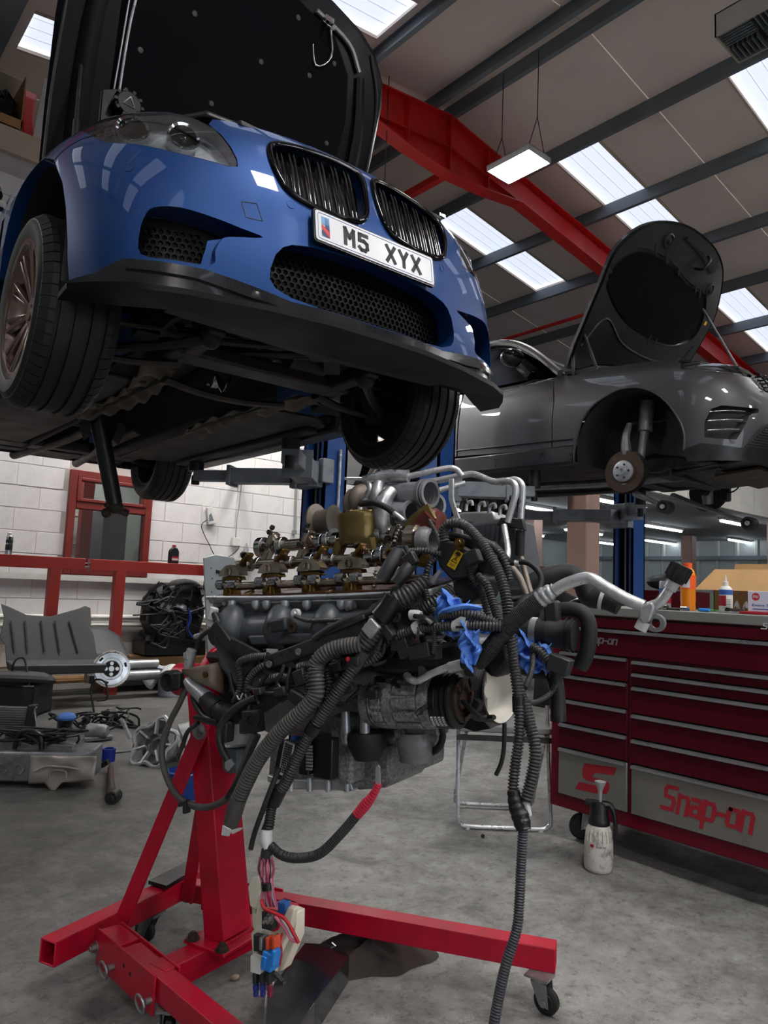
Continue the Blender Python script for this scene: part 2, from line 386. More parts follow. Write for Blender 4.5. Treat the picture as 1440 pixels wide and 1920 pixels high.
def put_block(x, zc, L):
    k = round(L, 2)
    if k not in BK: o = obj('block', block_mesh(k), 'white_block_paint', wall); BK[k] = o
    else: o = dup(BK[k], wall)
    o.location = (x, WY + R_.uniform(0, .004), zc)
    o.rotation_euler = (R_.uniform(-.006, .006), R_.uniform(-.002, .002), 0)
row = 0; nb = 0
zc = z0 + .225
while zc < 5.16:
    x = 1.0 + (0.225 if row % 2 else 0)
    while x < 6.6:
        a, b_ = x, x + .446
        if zc + .2 > wz0 and zc < wz1 and b_ > wx0 - .01 and a < wx1 + .01:
            if a < wx0 - .08: put_block(a, zc, wx0 - .01 - a)
            if b_ > wx1 + .08: put_block(wx1 + .01, zc, b_ - wx1 - .01)
        elif zc > .6 or x < 3: put_block(a, zc, .446)
        x += .45
    row += 1; zc += .225
# window
mat('window_red', '74231c', .45, 0, .1, 6)
win = struct('window_1', M().b2((wx0 - .01, WY - .03, wz0 - .03), (wx1 + .01, WY + .19, wz0)), 'window_red')
def wbar(x0, x1, za, zb, name='window_frame', dy=0): return obj(name, M().b2((x0, WY - .05 + dy, za), (x1, WY + .07, zb)), 'window_red', win, bevel=.006)
wbar(wx0, wx0 + .075, wz0, wz1); wbar(wx1 - .075, wx1, wz0, wz1); wbar(wx0 + .075, wx1 - .075, wz1 - .075, wz1); wbar(wx0 + .075, wx1 - .075, wz0, wz0 + .08); wbar(wx0 + .075, wx1 - .075, 1.87, 1.945, 'transom')
for x0, x1, za, zb in ((wx0 + .075, wx1 - .075, 1.945, wz1 - .075),):
    s = .035
    for q in ((x0, x0 + s, za, zb), (x1 - s, x1, za, zb), (x0 + s, x1 - s, za, za + s), (x0 + s, x1 - s, zb - s, zb)): wbar(*q, 'casement_frame', -.012)
glassy('office_glass', 'cfd6d8', .10)
obj('pane', M().b2((wx0 + .07, WY + .01, wz0 + .07), (wx1 - .07, WY + .016, 1.88)), 'office_glass', win)
obj('pane', M().b2((wx0 + .1, WY + .01, 1.97), (wx1 - .1, WY + .016, wz1 - .1)), 'office_glass', win)
# office behind the window: back wall, cabinet, shelving
mat('office_wall', 'b9b8b2', .8, 0, .05, 2)
struct('trim_1', M().b2((1.6, WY + 1.9, 0), (4.6, WY + 2.0, 2.6)).b2((1.6, WY + .2, 2.55), (4.6, WY + 2.0, 2.65)), 'office_wall')
cab = solo('filing_cabinet', M().b2((3.05, WY + .75, 0), (3.34, WY + 1.25, 1.95)), mat('cab_grey', '6b6a78', .4, .3, .05, 3), 'tall grey metal cabinet standing in the office behind the window', 'cabinet', bevel=.01)
sh = thing('office_shelf', (2.9, WY + 1.5, 0), 'pale wooden office shelf with boxes seen through the window', 'shelf')
for zc in (1.2, 1.55, 1.9): obj('shelf_board', M().b2((2.5, WY + 1.35, zc), (3.15, WY + 1.65, zc + .02)), 'cream', sh)
for x in (2.5, 3.13): obj('upright', M().b2((x, WY + 1.35, 0), (x + .02, WY + 1.65, 2.1)), 'cream', sh)
for i, (x, w, h, c, zb) in enumerate(((2.55, .22, .2, 'cardboard', 1.22), (2.82, .16, .26, 'white_plastic', 1.22), (2.62, .3, .22, 'cardboard', 1.57))):
    solo('storage_box', M().b2((x, WY + 1.4, zb), (x + w, WY + 1.6, zb + h)), c, ['small brown box on the lower office shelf', 'white box beside the brown box on the lower office shelf', 'wide brown box on the upper office shelf'][i], 'box', bevel=.005)
ol = thing('office_light', (2.9, WY + 1.0, 2.53), 'white tube light on the ceiling of the office behind the window', 'light'); obj('office_tube', M().cyl((2.2, WY + 1.0, 2.50), (3.6, WY + 1.0, 2.50), .03, n=8), mat('office_tube', 'fdfbf4', .4, emit=60, rv=0), ol); obj('office_batten', M().b2((2.2, WY + .96, 2.52), (3.6, WY + 1.04, 2.549)), 'white_plastic', ol)  # tube added so the room behind the panes looks brighter
rp = solo('red_pillar', M().b2((2.72, WY + .5, 0), (2.84, WY + .62, 2.55)), 'red_steel', 'red steel post standing inside the office behind the glass', 'post')  # solid stand-in for a workshop column mirrored in the window

# mezzanine ledge and upper boxes at top left
struct('trim_2', M().b2((0.2, WY - .06, 5.40), (7.6, WY + 3, 5.66)), 'cream')
zt = 5.66
bx = thing('parts_carton', (1.3, WY + .1, zt), 'open brown carton full of black car parts on the top left ledge', 'box')
obj('carton_wall', M().b2((.7, WY - .05, zt), (1.62, WY - .04, zt + .12)).b2((1.61, WY - .05, zt), (1.62, WY + .5, zt + .6)).b2((.7, WY + .49, zt), (1.62, WY + .5, zt + .62)).b2((.7, WY - .05, zt), (1.6, WY + .5, zt + .02)), 'cardboard', bx)
obj('carton_flap', M().slab([(.7, WY + .49, zt + .62), (1.62, WY + .49, zt + .62), (1.64, WY + .2, zt + .70), (.7, WY + .2, zt + .70)], (0, 0, .008)), 'cream', bx)
pm = M()
for i in range(16): pm.box((R_.uniform(.8, 1.55), WY + R_.uniform(0, .35), zt + R_.uniform(.1, .42)), (R_.uniform(.08, .3), .1, R_.uniform(.05, .15)), axes_from((R_.uniform(-1, 1), R_.uniform(-.3, .3), R_.uniform(-.5, .5))))
for i in range(14): pm.tube([(R_.uniform(.8, 1.55), WY + R_.uniform(-.03, .2), zt + R_.uniform(.1, .4)) for _ in range(4)], .012, 6, 5)
tag(obj('trim_parts', pm, 'black_satin', bx), kind='stuff')
solo('red_bumper_part', M().grid(lambda u, v: V(1.68 + .12 * v - .03 * math.sin(3 * u), WY + .1 + .15 * u, zt + .62 * u * (1 - .0 * v) + .02), 8, 6), 'red_steel', 'red painted panel part standing behind the carton on the ledge', 'panel', thick=.02)
solo('white_board', M().slab([(1.74, WY, zt), (2.02, WY, zt), (2.05, WY, zt + .66), (1.8, WY, zt + .72)], (0, .03, 0)), 'white_plastic', 'plain white board standing upright on the top left ledge', 'board')

# ---- roof
ceil = struct('ceiling', M().b2((XR - .25, -9, ZR + .06), (XR + .25, 13, ZR + .09)), 'roof_liner')
mat('skylight_sheet', 'dbe3f7', .6, 0, .015, .6, emit=SKYLIGHT, rv=0)
Y0, PIT, SW = 5.29, 2.44, .76
def roof_quad(xa, xb, ya, yb, dz=0): return M().slab([(xa, ya, roofz(xa) + dz), (xb, ya, roofz(xb) + dz), (xb, yb, roofz(xb) + dz), (xa, yb, roofz(xa) + dz)], (0, 0, .04))
def sheet(xa, xb, ya, yb, name='liner_sheet', mt='roof_liner', dz=0): return obj(name, roof_quad(xa, xb, ya, yb, dz), mt, ceil)
mat('skylight_curb', 'c9b9a8', .6, 0, .08, 5)
for i in range(-6, 4):
    y = Y0 + PIT * i
    for a, b_ in ((y + SW, y + (PIT + SW) / 2 - .006), (y + (PIT + SW) / 2 + .006, y + PIT)):
        sheet(XR, 19, a, b_); sheet(-6, XR, a, b_)
    for xa, xb, sky in ((XR, 7.95, 0), (7.95, 10.86, 1), (10.86, 12.5, 0), (12.5, 15.4, 1), (15.4, 19, 0), (4.75, XR, 0), (1.62, 4.75, 1), (-1.2, 1.62, 0), (-4.4, -1.2, 1), (-6, -4.4, 0)):
        if sky:
            sheet(xa, xb, y + .05, y + SW - .03, 'skylight', 'skylight_sheet', .07)
            m = M()
            for ya in (y, y + SW - .03): m.join(roof_quad(xa, xb, ya, ya + (.05 if ya == y else .03), -.005))
            obj('skylight_curb', m, 'skylight_curb', ceil)
            m = M()
            for q in (.25, .5, .75):
                yq = y + .04 + (SW - .07) * q; m.join(roof_quad(xa, xb, yq, yq + .006, .062))
            obj('sheet_rib', m, mat('rib_grey', 'b9bdca', .6, emit=.55, rv=0), ceil)
        else: sheet(xa, xb, y, y + SW)
def purlin(X, flip=1):
    z = roofz(X); d = .19; w = .065; t = .006
    P = [(0, 0), (w, 0), (w, -t), (t, -t), (t, -d + t), (w - t, -d + t), (w - t, -d + .02), (w, -d + .02), (w, -d), (0, -d)]
    return obj('purlin', M().prism(P, (X, -9, z), (flip, 0, 0), (0, 0, 1), (0, 22, 0)), 'purlin_grey', ceil, ang=20)
for X in (6.40, 7.88, 9.36, 10.86, 12.36, 13.86, 15.36, 16.86): purlin(X)
for X in (6.1, 4.88, 3.38, 2.35, .2, -1.2, -2.7, -4.2): purlin(X, -1)
struct('trim_3', M().b2((1.02, -9, roofz(1.2) - .34), (1.42, 13, roofz(1.2) - .22)), 'purlin_grey')
def rafter(Y, n):
    m = M(); w = .1; tf = .018
    xs = [-6, XR - 1.5, XR - .75, XR, XR + .75, XR + 1.5, 19]; dep = [.40, .40, .62, .78, .62, .40, .40]
    top = [V(x, Y, roofz(x) - .2) for x in xs]; bot = [p - V(0, 0, d) for p, d in zip(top, dep)]
    for A in (top, bot):
        for a, b_ in zip(A[:-1], A[1:]): m.slab([a - V(0, w, 0), b_ - V(0, w, 0), b_ + V(0, w, 0), a + V(0, w, 0)], (0, 0, tf))
    for a, b_, c, d in zip(top[:-1], top[1:], bot[1:], bot[:-1]): m.slab([a - V(0, .006, 0), b_ - V(0, .006, 0), c - V(0, .006, 0), d - V(0, .006, 0)], (0, .012, 0))
    for a, b_ in zip(top[2:5], bot[2:5]): m.slab([a - V(0, w, 0), a + V(0, w, 0), b_ + V(0, w, 0), b_ - V(0, w, 0)], (.014, 0, 0))
    # original lower flange carried on under the haunch
    for s_ in (-1, 1):
        a = top[3] - V(0, 0, .42); b_ = top[3 + 2 * s_] - V(0, 0, .40); m.slab([a - V(0, w * .8, 0), b_ - V(0, w * .8, 0), b_ + V(0, w * .8, 0), a + V(0, w * .8, 0)], (0, 0, .012))
    return struct('beam_%d' % n, m, 'red_steel', ang=20)
for i, Y in enumerate((6.5, 12.4, .4, -5.6)): rafter(Y, i + 1)
for n, (a, b_) in enumerate((((910, 648), (1112, 585)),)):
    def kpl(x, y, k): r = ray(x, y); return CC + r * ((k - CC[2]) / (r[2] + TS * r[0]))
    p, q = kpl(*a, 8.05), kpl(*b_, 8.05); d = q - p; struct('beam_%d' % (5 + n), M().cyl(p + d * -2, q + d * .6, .035, n=10), 'red_steel')
struct('beam_6', M().bar((6.75, 6.5, 6.95), (6.75, 12.4, 6.95), .1, .1), 'red_steel')

# ---- far side: mezzanine, pink columns, ribbed wall, tube lights
mat('mezz_soffit', '8c8d8e', .7, 0, .06, 1); mat('ribbed_wall', 'a3aaa8', .5, .1, .06, 2)
struct('trim_4', M().b2((7.6, 5.5, 2.75), (19, 13, 2.95)), 'mezz_soffit')
fas = struct('trim_5', M().b2((7.6, 5.46, 2.72), (19, 5.5, 3.85)), 'mortar')
fp = None
for i in range(14):
    fp = obj('fascia_panel', M().b2((0, 5.42, 2.72), (.785, 5.46, 3.87)), 'white_plastic', fas, bevel=.006) if fp is None else dup(fp, fas)
    fp.location.x = 7.62 + i * .8
fw_ = struct('wall_right', M().b2((19, -9, 0), (19.1, 13, 6)), 'ribbed_wall')
rb = []
for i in range(44):
    y = -9 + i * .5
    P = [(0, 0), (.16, 0), (.2, -.04), (.26, -.04), (.3, 0), (.5, 0), (.5, .01), (0, .01)]
    if not rb: o = obj('ribbed_sheet', M().prism(P, (18.98, 0, 0), (0, 1, 0), (1, 0, 0), (0, 0, 6)), 'ribbed_wall', fw_); rb.append(o)
    else: o = dup(rb[0], fw_)
    o.location.y = y
struct('trim_6', M().b2((18.88, -9, 2.25), (18.95, 13, 2.35)).b2((18.88, -9, 1.0), (18.95, 13, 1.08)), 'purlin_grey')
struct('wall_front', M().b2((-6.1, -9.1, 0), (-3.6, -9, 7.7)).b2((-3.6, -9.1, 4.3), (3.4, -9, 7.7)).b2((3.4, -9.1, 0), (19, -9, 7.7)), 'ribbed_wall'); struct('wall_near', M().b2((-6.1, -9, 0), (-6, 13, 7.7)), 'ribbed_wall')
struct('wall_back', M().b2((-6, 12.9, 0), (19, 13, 7.7)), 'ribbed_wall')
def column(p, w=.3, h=2.75, n=1):
    m = M().b2((p[0] - w / 2, p[1] - w / 2, 0), (p[0] + w / 2, p[1] + w / 2, h)); return struct('column_%d' % n, m, 'pink_column', bevel=.02)
cols = [(8.0, 5.40), (14.2, 5.40), (11.1, 8.6), (17.2, 8.6), (14.2, 9.4), (8.0, 10.5), (11.2, 11.6)]
for i, c in enumerate(cols): column(c, .3 if i < 2 else .26, n=i + 1)
mat('tube_light', 'eef6ff', .4, emit=TUBE, rv=0)
tl = None
TUBES = [atz(x, y, 2.68)[:2] for x, y in ((1245, 991), (1238, 1017), (1122, 1017), (1030, 958), (1095, 998), (1385, 983), (1392, 1016), (985, 1001))] + [(10.5, 6.4), (9.6, 9.4), (12.6, 11.4)]
TLN = []
TL_LAB = ['long tube light right of the far blue post, nearer the grey car of its pair', 'long tube light right of the far blue post, lower of its pair', 'lower tube light just left of the far blue post', 'tube light under the mezzanine, highest left of the pink column', 'tube light showing just right of the pink column', 'upper tube light beside the right hand pink column', 'lower tube light beside the right hand pink column', 'tube light next to the silver pipes at the left end under the mezzanine']
def tube_light(x, y):
    global tl
    if tl is None:
        tl = thing('tube_light', (0, 0, 2.74), 'x', 'light', 'tube lights under the mezzanine')
        obj('tube', M().cyl((-.75, 0, 2.68), (.75, 0, 2.68), .026, n=8), 'tube_light', tl); obj('batten', M().b2((-.78, -.05, 2.70), (.78, .05, 2.749)), 'white_plastic', tl)
        o = tl
    else: o = dup(tl)
    o.location = (x, y, 2.74); k = len(TLN); TLN.append(1)
    o['label'] = TL_LAB[k] if k < len(TL_LAB) else 'white fluorescent tube light deep under the mezzanine, hidden behind the cars'; return o
for q in TUBES: tube_light(*q)

# ---- hanging panel lamps
mat('lamp_panel', 'fffcf7', .4, emit=LAMP, rv=0)
LP = {}
def panel_lamp(c, label, top, group=None):
    if not LP:
        t = thing('panel_lamp', (0, 0, 0), label, 'lamp'); LP['t'] = t
        f = M(); a, b_ = .20, .31
        for lo, hi in (((-a, -b_, -.04), (a, -b_ + .012, .03)), ((-a, b_ - .012, -.04), (a, b_, .03)), ((-a, -b_, -.04), (-a + .012, b_, .03)), ((a - .012, -b_, -.04), (a, b_, .03)), ((-a, -b_, .02), (a, b_, .03))): f.b2(lo, hi)
        obj('lamp_frame', f, 'white_plastic', t); obj('diffuser', M().b2((-a + .014, -b_ + .014, -.03), (a - .014, b_ - .014, -.02)), 'lamp_panel', t)
        for y in (-.26, .26):
            w = M().tube([(0, y, .45), (0, y, 2.2)], .006, 5, 1)
            for x in (-.15, .15): w.tube([(x, y, .03), (0, y, .45)], .005, 5, 1)
            obj('hanging_cord', w, 'dark_metal', t)
    else: t = dup(LP['t'])
    t.location = tuple(c); t['label'] = label
    if group: t['group'] = group
    for ch in t.children:
        if ch.name.startswith('hanging'): ch.scale.z = 1
    return t
lc = atx(972, 308, 6.22); lc_top = roofz(6.2) - .2
panel_lamp(lc, 'lit square panel lamp hanging on two cords before the red rafter', lc_top)
for ch in LP['t'].children:
    if ch.name.startswith('hanging'):
        for v in ch.data.vertices:
            if v.co.z > 1: v.co.z = lc_top - lc[2]
for i, q in enumerate([(1.3, .2), (4.2, -.4), (-1.6, -1.9), (1.6, -2.4), (8.6, 1.2), (10.5, -2.2), (6.6, -3.0), (-1.7, 6.2), (4.2, -3.4), (11.4, 2.6), (2.35, 6.9), (3.7, 6.9), (5.3, 6.7)]):  # unseen copies of the lamp, added for more light from above
    hid = q[1] > 5.9 and q[0] > 0; z = 4.75 if hid else min(roofz(q[0]) - 1.9, 5.3)  # last three are added behind the car to brighten the block wall
    t = panel_lamp((q[0], q[1], z), ['panel lamp hidden behind the blue car, closest to the office window', 'panel lamp hidden behind the blue car, middle one along the wall', 'panel lamp hidden behind the blue car, farthest from the office window'][i - 10] if hid else 'square panel lamp hanging overhead outside the picture', 0, 'panel lamps along the block wall' if hid else 'panel lamps over the floor')
    for ch_ in t.children:
        if ch_.name.startswith('hanging'): ch_.scale.z = (roofz(q[0]) - .02 - z) / max(lc_top - lc[2], .5)
# ---- warm air heater at the top right
za = 5.45; A = atz(1340, 70, za); B = atz(1390, 117, za); hx = B[0] - A[0]
ht = thing('air_heater', (A[0], A[1], za), 'beige box heater with dark louvred grille hung under the roof', 'heater')
hy0, hy1 = A[1] - 1.0, A[1]; hh = aty(1340, 27, A[1])[2] - za
m = M().b2((A[0], hy0, za + hh - .01), (A[0] + hx, hy1, za + hh))
for lo, hi in (((A[0], hy1 - .012, za), (A[0] + hx, hy1, za + hh)), ((A[0], hy0, za), (A[0] + hx, hy0 + .012, za + hh)), ((A[0], hy0, za), (A[0] + .012, hy1, za + hh)), ((A[0] + hx - .012, hy0, za), (A[0] + hx, hy1, za + hh))): m.b2(lo, hi)
obj('casing', m, mat('heater_beige', 'a39d90', .5, 0, .06, 3), ht)
obj('core', M().b2((A[0] + .02, hy0 + .02, za + .07), (A[0] + hx - .02, hy1 - .02, za + .08)), 'black_plastic', ht)
sl = None
for k in range(4):
    y1 = hy1 - .02 - k * .245; half = hx / 2
    for side in (0, 1):
        for i in range(6):
            if (k + side) % 2: lo = (A[0] + .015 + side * half, y1 - .02 - i * .037, za + .005); hi = (A[0] - .01 + (side + 1) * half, y1 - .012 - i * .037, za + .05)
            else: lo = (A[0] + .02 + side * half + i * (half - .03) / 6, y1 - .23, za + .005); hi = (lo[0] + .008, y1 - .01, za + .05)
            obj('louvre', M().b2(lo, hi), 'purlin_grey', ht)
for y in (hy1 - .2,): obj('hanger', M().tube([(A[0] + .2, y, za + hh), (A[0] + .2, y, roofz(A[0]) - .1)], .006, 6, 1), 'dark_metal', ht)
# ================================================================== BLUE CAR ON THE LIFT
BT = V(1.558, 2.76, 1.89); BY = -.03
BF = V(math.sin(BY), -math.cos(BY), 0); BL = V(math.cos(BY), math.sin(BY), 0); BZ = V(0, 0, 1)
def bw(x, y=None, z=None):
    if y is None: x, y, z = x
    return BT + BF * x + BL * y + BZ * z
# nose surface: for each height the plan curve (x forward, y sideways)
LV=[(.16,[(.90,0), (.895,.18), (.862,.36), (.815,.54), (.75,.70), (.65,.82), (.50,.885), (.30,.915), (.0,.925), (-.45,.93)]),
(.28,[(.905,0), (.90,.18), (.865,.36), (.815,.54), (.75,.70), (.645,.83), (.49,.90), (.30,.925), (0,.935), (-.45,.935)]),
(.42,[(.885,0), (.88,.18), (.85,.36), (.80,.54), (.735,.70), (.63,.83), (.48,.905), (.30,.935), (0,.945), (-.45,.945)]),
(.54,[(.865,0), (.86,.18), (.835,.36), (.785,.54), (.71,.70), (.60,.83), (.46,.905), (.29,.94), (0,.955), (-.45,.95)]),
(.66,[(.825,0), (.82,.18), (.80,.36), (.75,.54), (.665,.70), (.55,.82), (.41,.90), (.26,.935), (-.02,.955), (-.46,.945)]),
(.76,[(.785,0), (.78,.18), (.755,.36), (.695,.54), (.605,.69), (.48,.80), (.345,.87), (.19,.91), (-.06,.935), (-.48,.935)]),
(.84,[(.715,0), (.71,.18), (.68,.36), (.615,.54), (.515,.68), (.385,.78), (.24,.83), (.09,.86), (-.12,.88), (-.5,.895)]),
(.89,[(.60,0), (.595,.18), (.56,.35), (.49,.51), (.39,.64), (.27,.735), (.13,.785), (0,.805), (-.2,.815), (-.52,.83)])]
ZS = np.array([l[0] for l in LV]); PT = np.array([l[1] for l in LV])
def cr(p0,p1,p2,p3,t):return .5*((2*p1)+(-p0+p2)*t+(2*p0-5*p1+4*p2-p3)*t*t+(-p0+3*p1-3*p2+p3)*t**3)
def rowpt(row,u):
    sg=-1 if u<0 else 1;u=min(abs(u),8.999);i=int(u);t=u-i
    g=lambda k: row[k] if 0<=k<=9 else (np.array([row[-k][0],-row[-k][1]]) if k<0 else 2*row[9]-row[8])
    q=cr(g(i-1),g(i),g(i+1),g(i+2),t);return np.array([q[0],sg*q[1]])
def S(u,z):
    k=int(np.clip(np.searchsorted(ZS,z)-1,0,len(ZS)-2));t=(z-ZS[k])/(ZS[k+1]-ZS[k])
    R=[rowpt(PT[min(max(j,0),len(ZS)-1)],u) for j in (k-1,k,k+1,k+2)]
    if k==0:R[0]=2*R[1]-R[2]
    if k==len(ZS)-2:R[3]=2*R[2]-R[1]
    # nonuniform: use finite diff hermite
    h=ZS[k+1]-ZS[k]
    def tan(j):
        a=max(j-1,0);b=min(j+1,len(ZS)-1)
        return (rowpt(PT[b],u)-rowpt(PT[a],u))/(ZS[b]-ZS[a])
    m0=tan(k)*h;m1=tan(k+1)*h
    q=(2*t**3-3*t*t+1)*R[1]+(t**3-2*t*t+t)*m0+(-2*t**3+3*t*t)*R[2]+(t**3-t*t)*m1
    return np.array([q[0],q[1],z])
_us = np.linspace(0, 9, 181); _q = np.array([rowpt(PT[3], u) for u in _us]); _sl = np.concatenate([[0], np.cumsum(np.hypot(*(np.diff(_q, axis=0).T)))])
def SS(s_, z): return S(math.copysign(np.interp(abs(s_), _sl, _us), s_), z)
def SN(s_, z):
    e = .004; a = SS(s_ + e, z) - SS(s_ - e, z); b = SS(s_, z + e) - SS(s_, z - e); n = nrm(np.cross(a, b)); return n if n[0] * 1.0 + n[1] * math.copysign(.6, s_) > 0 else -n
mat('car_blue', '023a78', .5, .5, .03, 2, coat=1.0, rv=.02); mat('grille_black', '060607', .4, 0, .1, 9, spec=.18); mat('splitter_black', '0d0d0e', .42, 0, .2, 5, spec=.14); mat('under_metal', '2e2b29', .5, .5, .3, 8, dirt=('4a4038', .5, 6), bump=.3)
weave('carbon', '121214', '27272b', 200)
mat('pad_black', '0d0d12', .9, 0, .12, 4, bump=.3, bscale=30, spec=.08)
mat('bonnet_inner', '0c0d12', .4, 0, .1, 3, spec=.1)
glassy('lens', 'e8ecf0', .14)
mat('lamp_dark', '2b2d30', .2, .6, .1, 6); mat('lamp_silver', 'dcdfe4', .3, .1, .12, 9)
mat('tyre', '161617', .55, 0, .12, 10, dirt=('2b2a28', .35, 6))
mat('slat_black', '08080a', .12, 0, .1, 5, coat=.6)
mat('rim_bronze', '8a7870', .25, .8, .06, 6)
mat('plate_white', 'd6d7dc', .4, 0, .02, 10)
car = thing('car', bw(0, 0, 0), 'metallic blue saloon car raised on a lift with its black bonnet up', 'car')
def mir(P): return [(-a, b) for a, b in P][::-1]
kid = smooth_loop([(.39, .715), (.36, .742), (.29, .760), (.21, .771), (.12, .778), (.06, .775), (.03, .755), (.022, .70), (.03, .62), (.042, .575), (.065, .545), (.10, .53), (.16, .521), (.23, .523), (.30, .536), (.35, .562), (.376, .607), (.39, .655)], 3)
cin_h = [(.23, .177), (.33, .190), (.385, .21), (.405, .235), (.405, .27), (.39, .32), (.365, .352), (.335, .368), (.28, .377)]
cin = [(0, .174)] + cin_h + [(0, .388)] + mir(cin_h)
sin_ = [(.80, .247), (.806, .32), (.79, .378), (.765, .402), (.69, .412), (.58, .399), (.50, .383), (.43, .368), (.535, .345), (.56, .330), (.578, .29), (.586, .242), (.70, .238)]; sin_ = smooth_loop(sin_, 3)
bum_h = [(.10, .165), (.2, .166), (.33, .172), (.43, .19), (.60, .218), (.85, .226), (.95, .188), (1.074, .19), (1.073, .326), (1.088, .438), (1.117, .543), (1.171, .639), (1.188, .655), (1.02, .698), (.978, .698), (.923, .65), (.794, .628), (.695, .607), (.616, .598), (.536, .590), (.508, .598), (.508, .625), (.523, .672), (.545, .72), (.575, .765), (.55, .80), (.45, .815), (.2, .820)]
bum = [(0, .165)] + bum_h + [(0, .822)] + mir(bum_h)
fen = [(.984, .704), (1.02, .704), (1.19, .662), (1.30, .735), (1.42, .765), (1.54, .755), (1.66, .71), (1.76, .64), (1.83, .56), (1.87, .45), (1.89, .45), (1.89, .86), (1.6, .878), (1.30, .888), (1.155, .885), (1.15, .868), (1.03, .752)]
hl = smooth_loop([(1.147, .866), (1.028, .752), (.982, .706), (.923, .652), (.794, .631), (.695, .610), (.616, .601), (.536, .594), (.512, .602), (.513, .626), (.528, .672), (.552, .72), (.585, .765), (.65, .805), (.75, .840), (.9, .868), (1.05, .882)], 2)
def spanel(outer, holes, step, off=0., lips=None, fn=None):
    m = M(); v2, F, loops = cdt(outer, holes, step)
    f = fn or (lambda a, b: bw(*(SS(a, b) + (SN(a, b) * off if off else 0))))
    m.add([f(a, b) for a, b in v2], F)
    for lp, lip in zip(loops, lips or []):
        if not lip: continue
        n = len(lp); A = [SS(a, b) for a, b in lp]; o = [p + np.asarray(lip(a, b), float) for p, (a, b) in zip(A, lp)]
        m.add([bw(*p) for p in A] + [bw(*p) for p in o], [(i, (i + 1) % n, n + (i + 1) % n, n + i) for i in range(n)])
    return m
back = lambda d, k=.0: (lambda a, b: V(-d, 0, k))
obj('front_bumper', spanel(bum, [kid, mir(kid), cin, sin_, mir(sin_)], .028, 0, [None, back(.05), back(.05), back(.10, .012), back(.12, .01), back(.12, .01)]), 'car_blue', car, ang=50)
for sg in (1, -1):
    g = (lambda P: P) if sg > 0 else mir
    lipf = lambda a, b: V(-.01, -.05 * math.copysign(1, a), 0) if b < .80 else V(0, 0, -.02)
    obj('front_wing', spanel(g(fen), [], .03, 0, [lipf]), 'car_blue', car, ang=50)
    # headlamp
    H = g(hl); hd = obj('headlamp', spanel(H, [], .03, -.055, [None]), 'lamp_silver', car, ang=50)
    rim_ = M(); n = len(H); A = [SS(a, b) + SN(a, b) * -.001 for a, b in H]; B_ = [SS(a, b) + SN(a, b) * -.056 for a, b in H]
    rim_.add([bw(*p) for p in A] + [bw(*p) for p in B_], [(i, (i + 1) % n, n + (i + 1) % n, n + i) for i in range(n)])
    obj('lamp_surround', rim_, 'lamp_silver', hd)
    for s_, z_, r in ((.66, .70, .052), (.83, .735, .055)):
        c = SS(sg * s_, z_); nn = SN(sg * s_, z_); nn = nrm(nn + V(.9, 0, -.1)); p0 = bw(*(c - nn * .05)); ax = BF * nn[0] + BL * nn[1] + BZ * nn[2]
        obj('lamp_ring', M().lathe(p0, ax, [(0, r), (.035, r), (.04, r - .004), (.036, r - .012), (0, r - .02)], 28), 'chrome', hd)
        obj('projector', M().ell(p0 + ax * .0, (r * .62, r * .62, r * .62)), 'black_chrome', hd)
    # silver indicator bank at the rear of the lamp with its honeycomb cups
    ib = g([(.99, .735), (1.10, .84), (1.0, .858), (.90, .85), (.90, .69)])
    obj('indicator_bank', spanel(ib, [], .03, -.035), 'alu', hd)
    for k in range(6):
        s_, z_ = .93 + (k // 2) * .035, .74 + (k % 2) * .05 + (k // 2) * .02; c = SS(sg * s_, z_); nn = SN(sg * s_, z_); w = lambda q: BF * q[0] + BL * q[1] + BZ * q[2]
        obj('lamp_cup', M().lathe(bw(*(c - nn * .032)), w(nn), [(0, 0), (.004, .014), (.010, .018), (.012, .014), (.004, 0)], 8), 'lamp_dark', hd)
    ls = g([(.56, .72), (.62, .775), (.75, .825), (.92, .855), (.92, .838), (.75, .805), (.63, .755), (.575, .71)])
    obj('brow_strip', spanel(ls, [], .02, -.03), 'chrome', hd)
    obj('lens', spanel(H, [], .03, .0015), 'lens', hd, ang=60)
    # kidney grille
    K = g(kid); loop = [bw(*(SS(a, b) + SN(a, b) * .003)) for a, b in K]
    gr = obj('kidney_grille', M().tube(loop + [loop[0]], .011, 8, 1), 'black_chrome', car, ang=60)
    lp2 = [bw(*(SS(a * .985 + sg * .003, .645 + (b - .645) * .955) + SN(a, b) * .007)) for a, b in K]
    obj('grille_trim', M().tube(lp2 + [lp2[0]], .0035, 6, 1), 'chrome', gr)
    obj('grille_well', spanel(g([(.40, .50), (.40, .79), (.015, .79), (.015, .50)]), [], .06, -.07), 'ink', gr)
    for i, s_ in enumerate((.082, .138, .194, .250, .306, .354)):
        zs = [z_ for z_ in np.arange(.515, .785, .004) if pip((s_, z_), kid)]; m = M()
        for ds in (-.0085, .0085):
            P = [SS(sg * (s_ + ds), z_) + SN(sg * s_, z_) * -.012 for z_ in np.linspace(zs[0] + .004, zs[-1] - .004, 9)]
            m.tube([bw(*p) for p in P], .0042, 6, 1); m.tube([bw(*(p - V(.02, 0, 0))) for p in P], .0055, 6, 1)
        obj('grille_slat', m, 'slat_black', gr, ang=60)
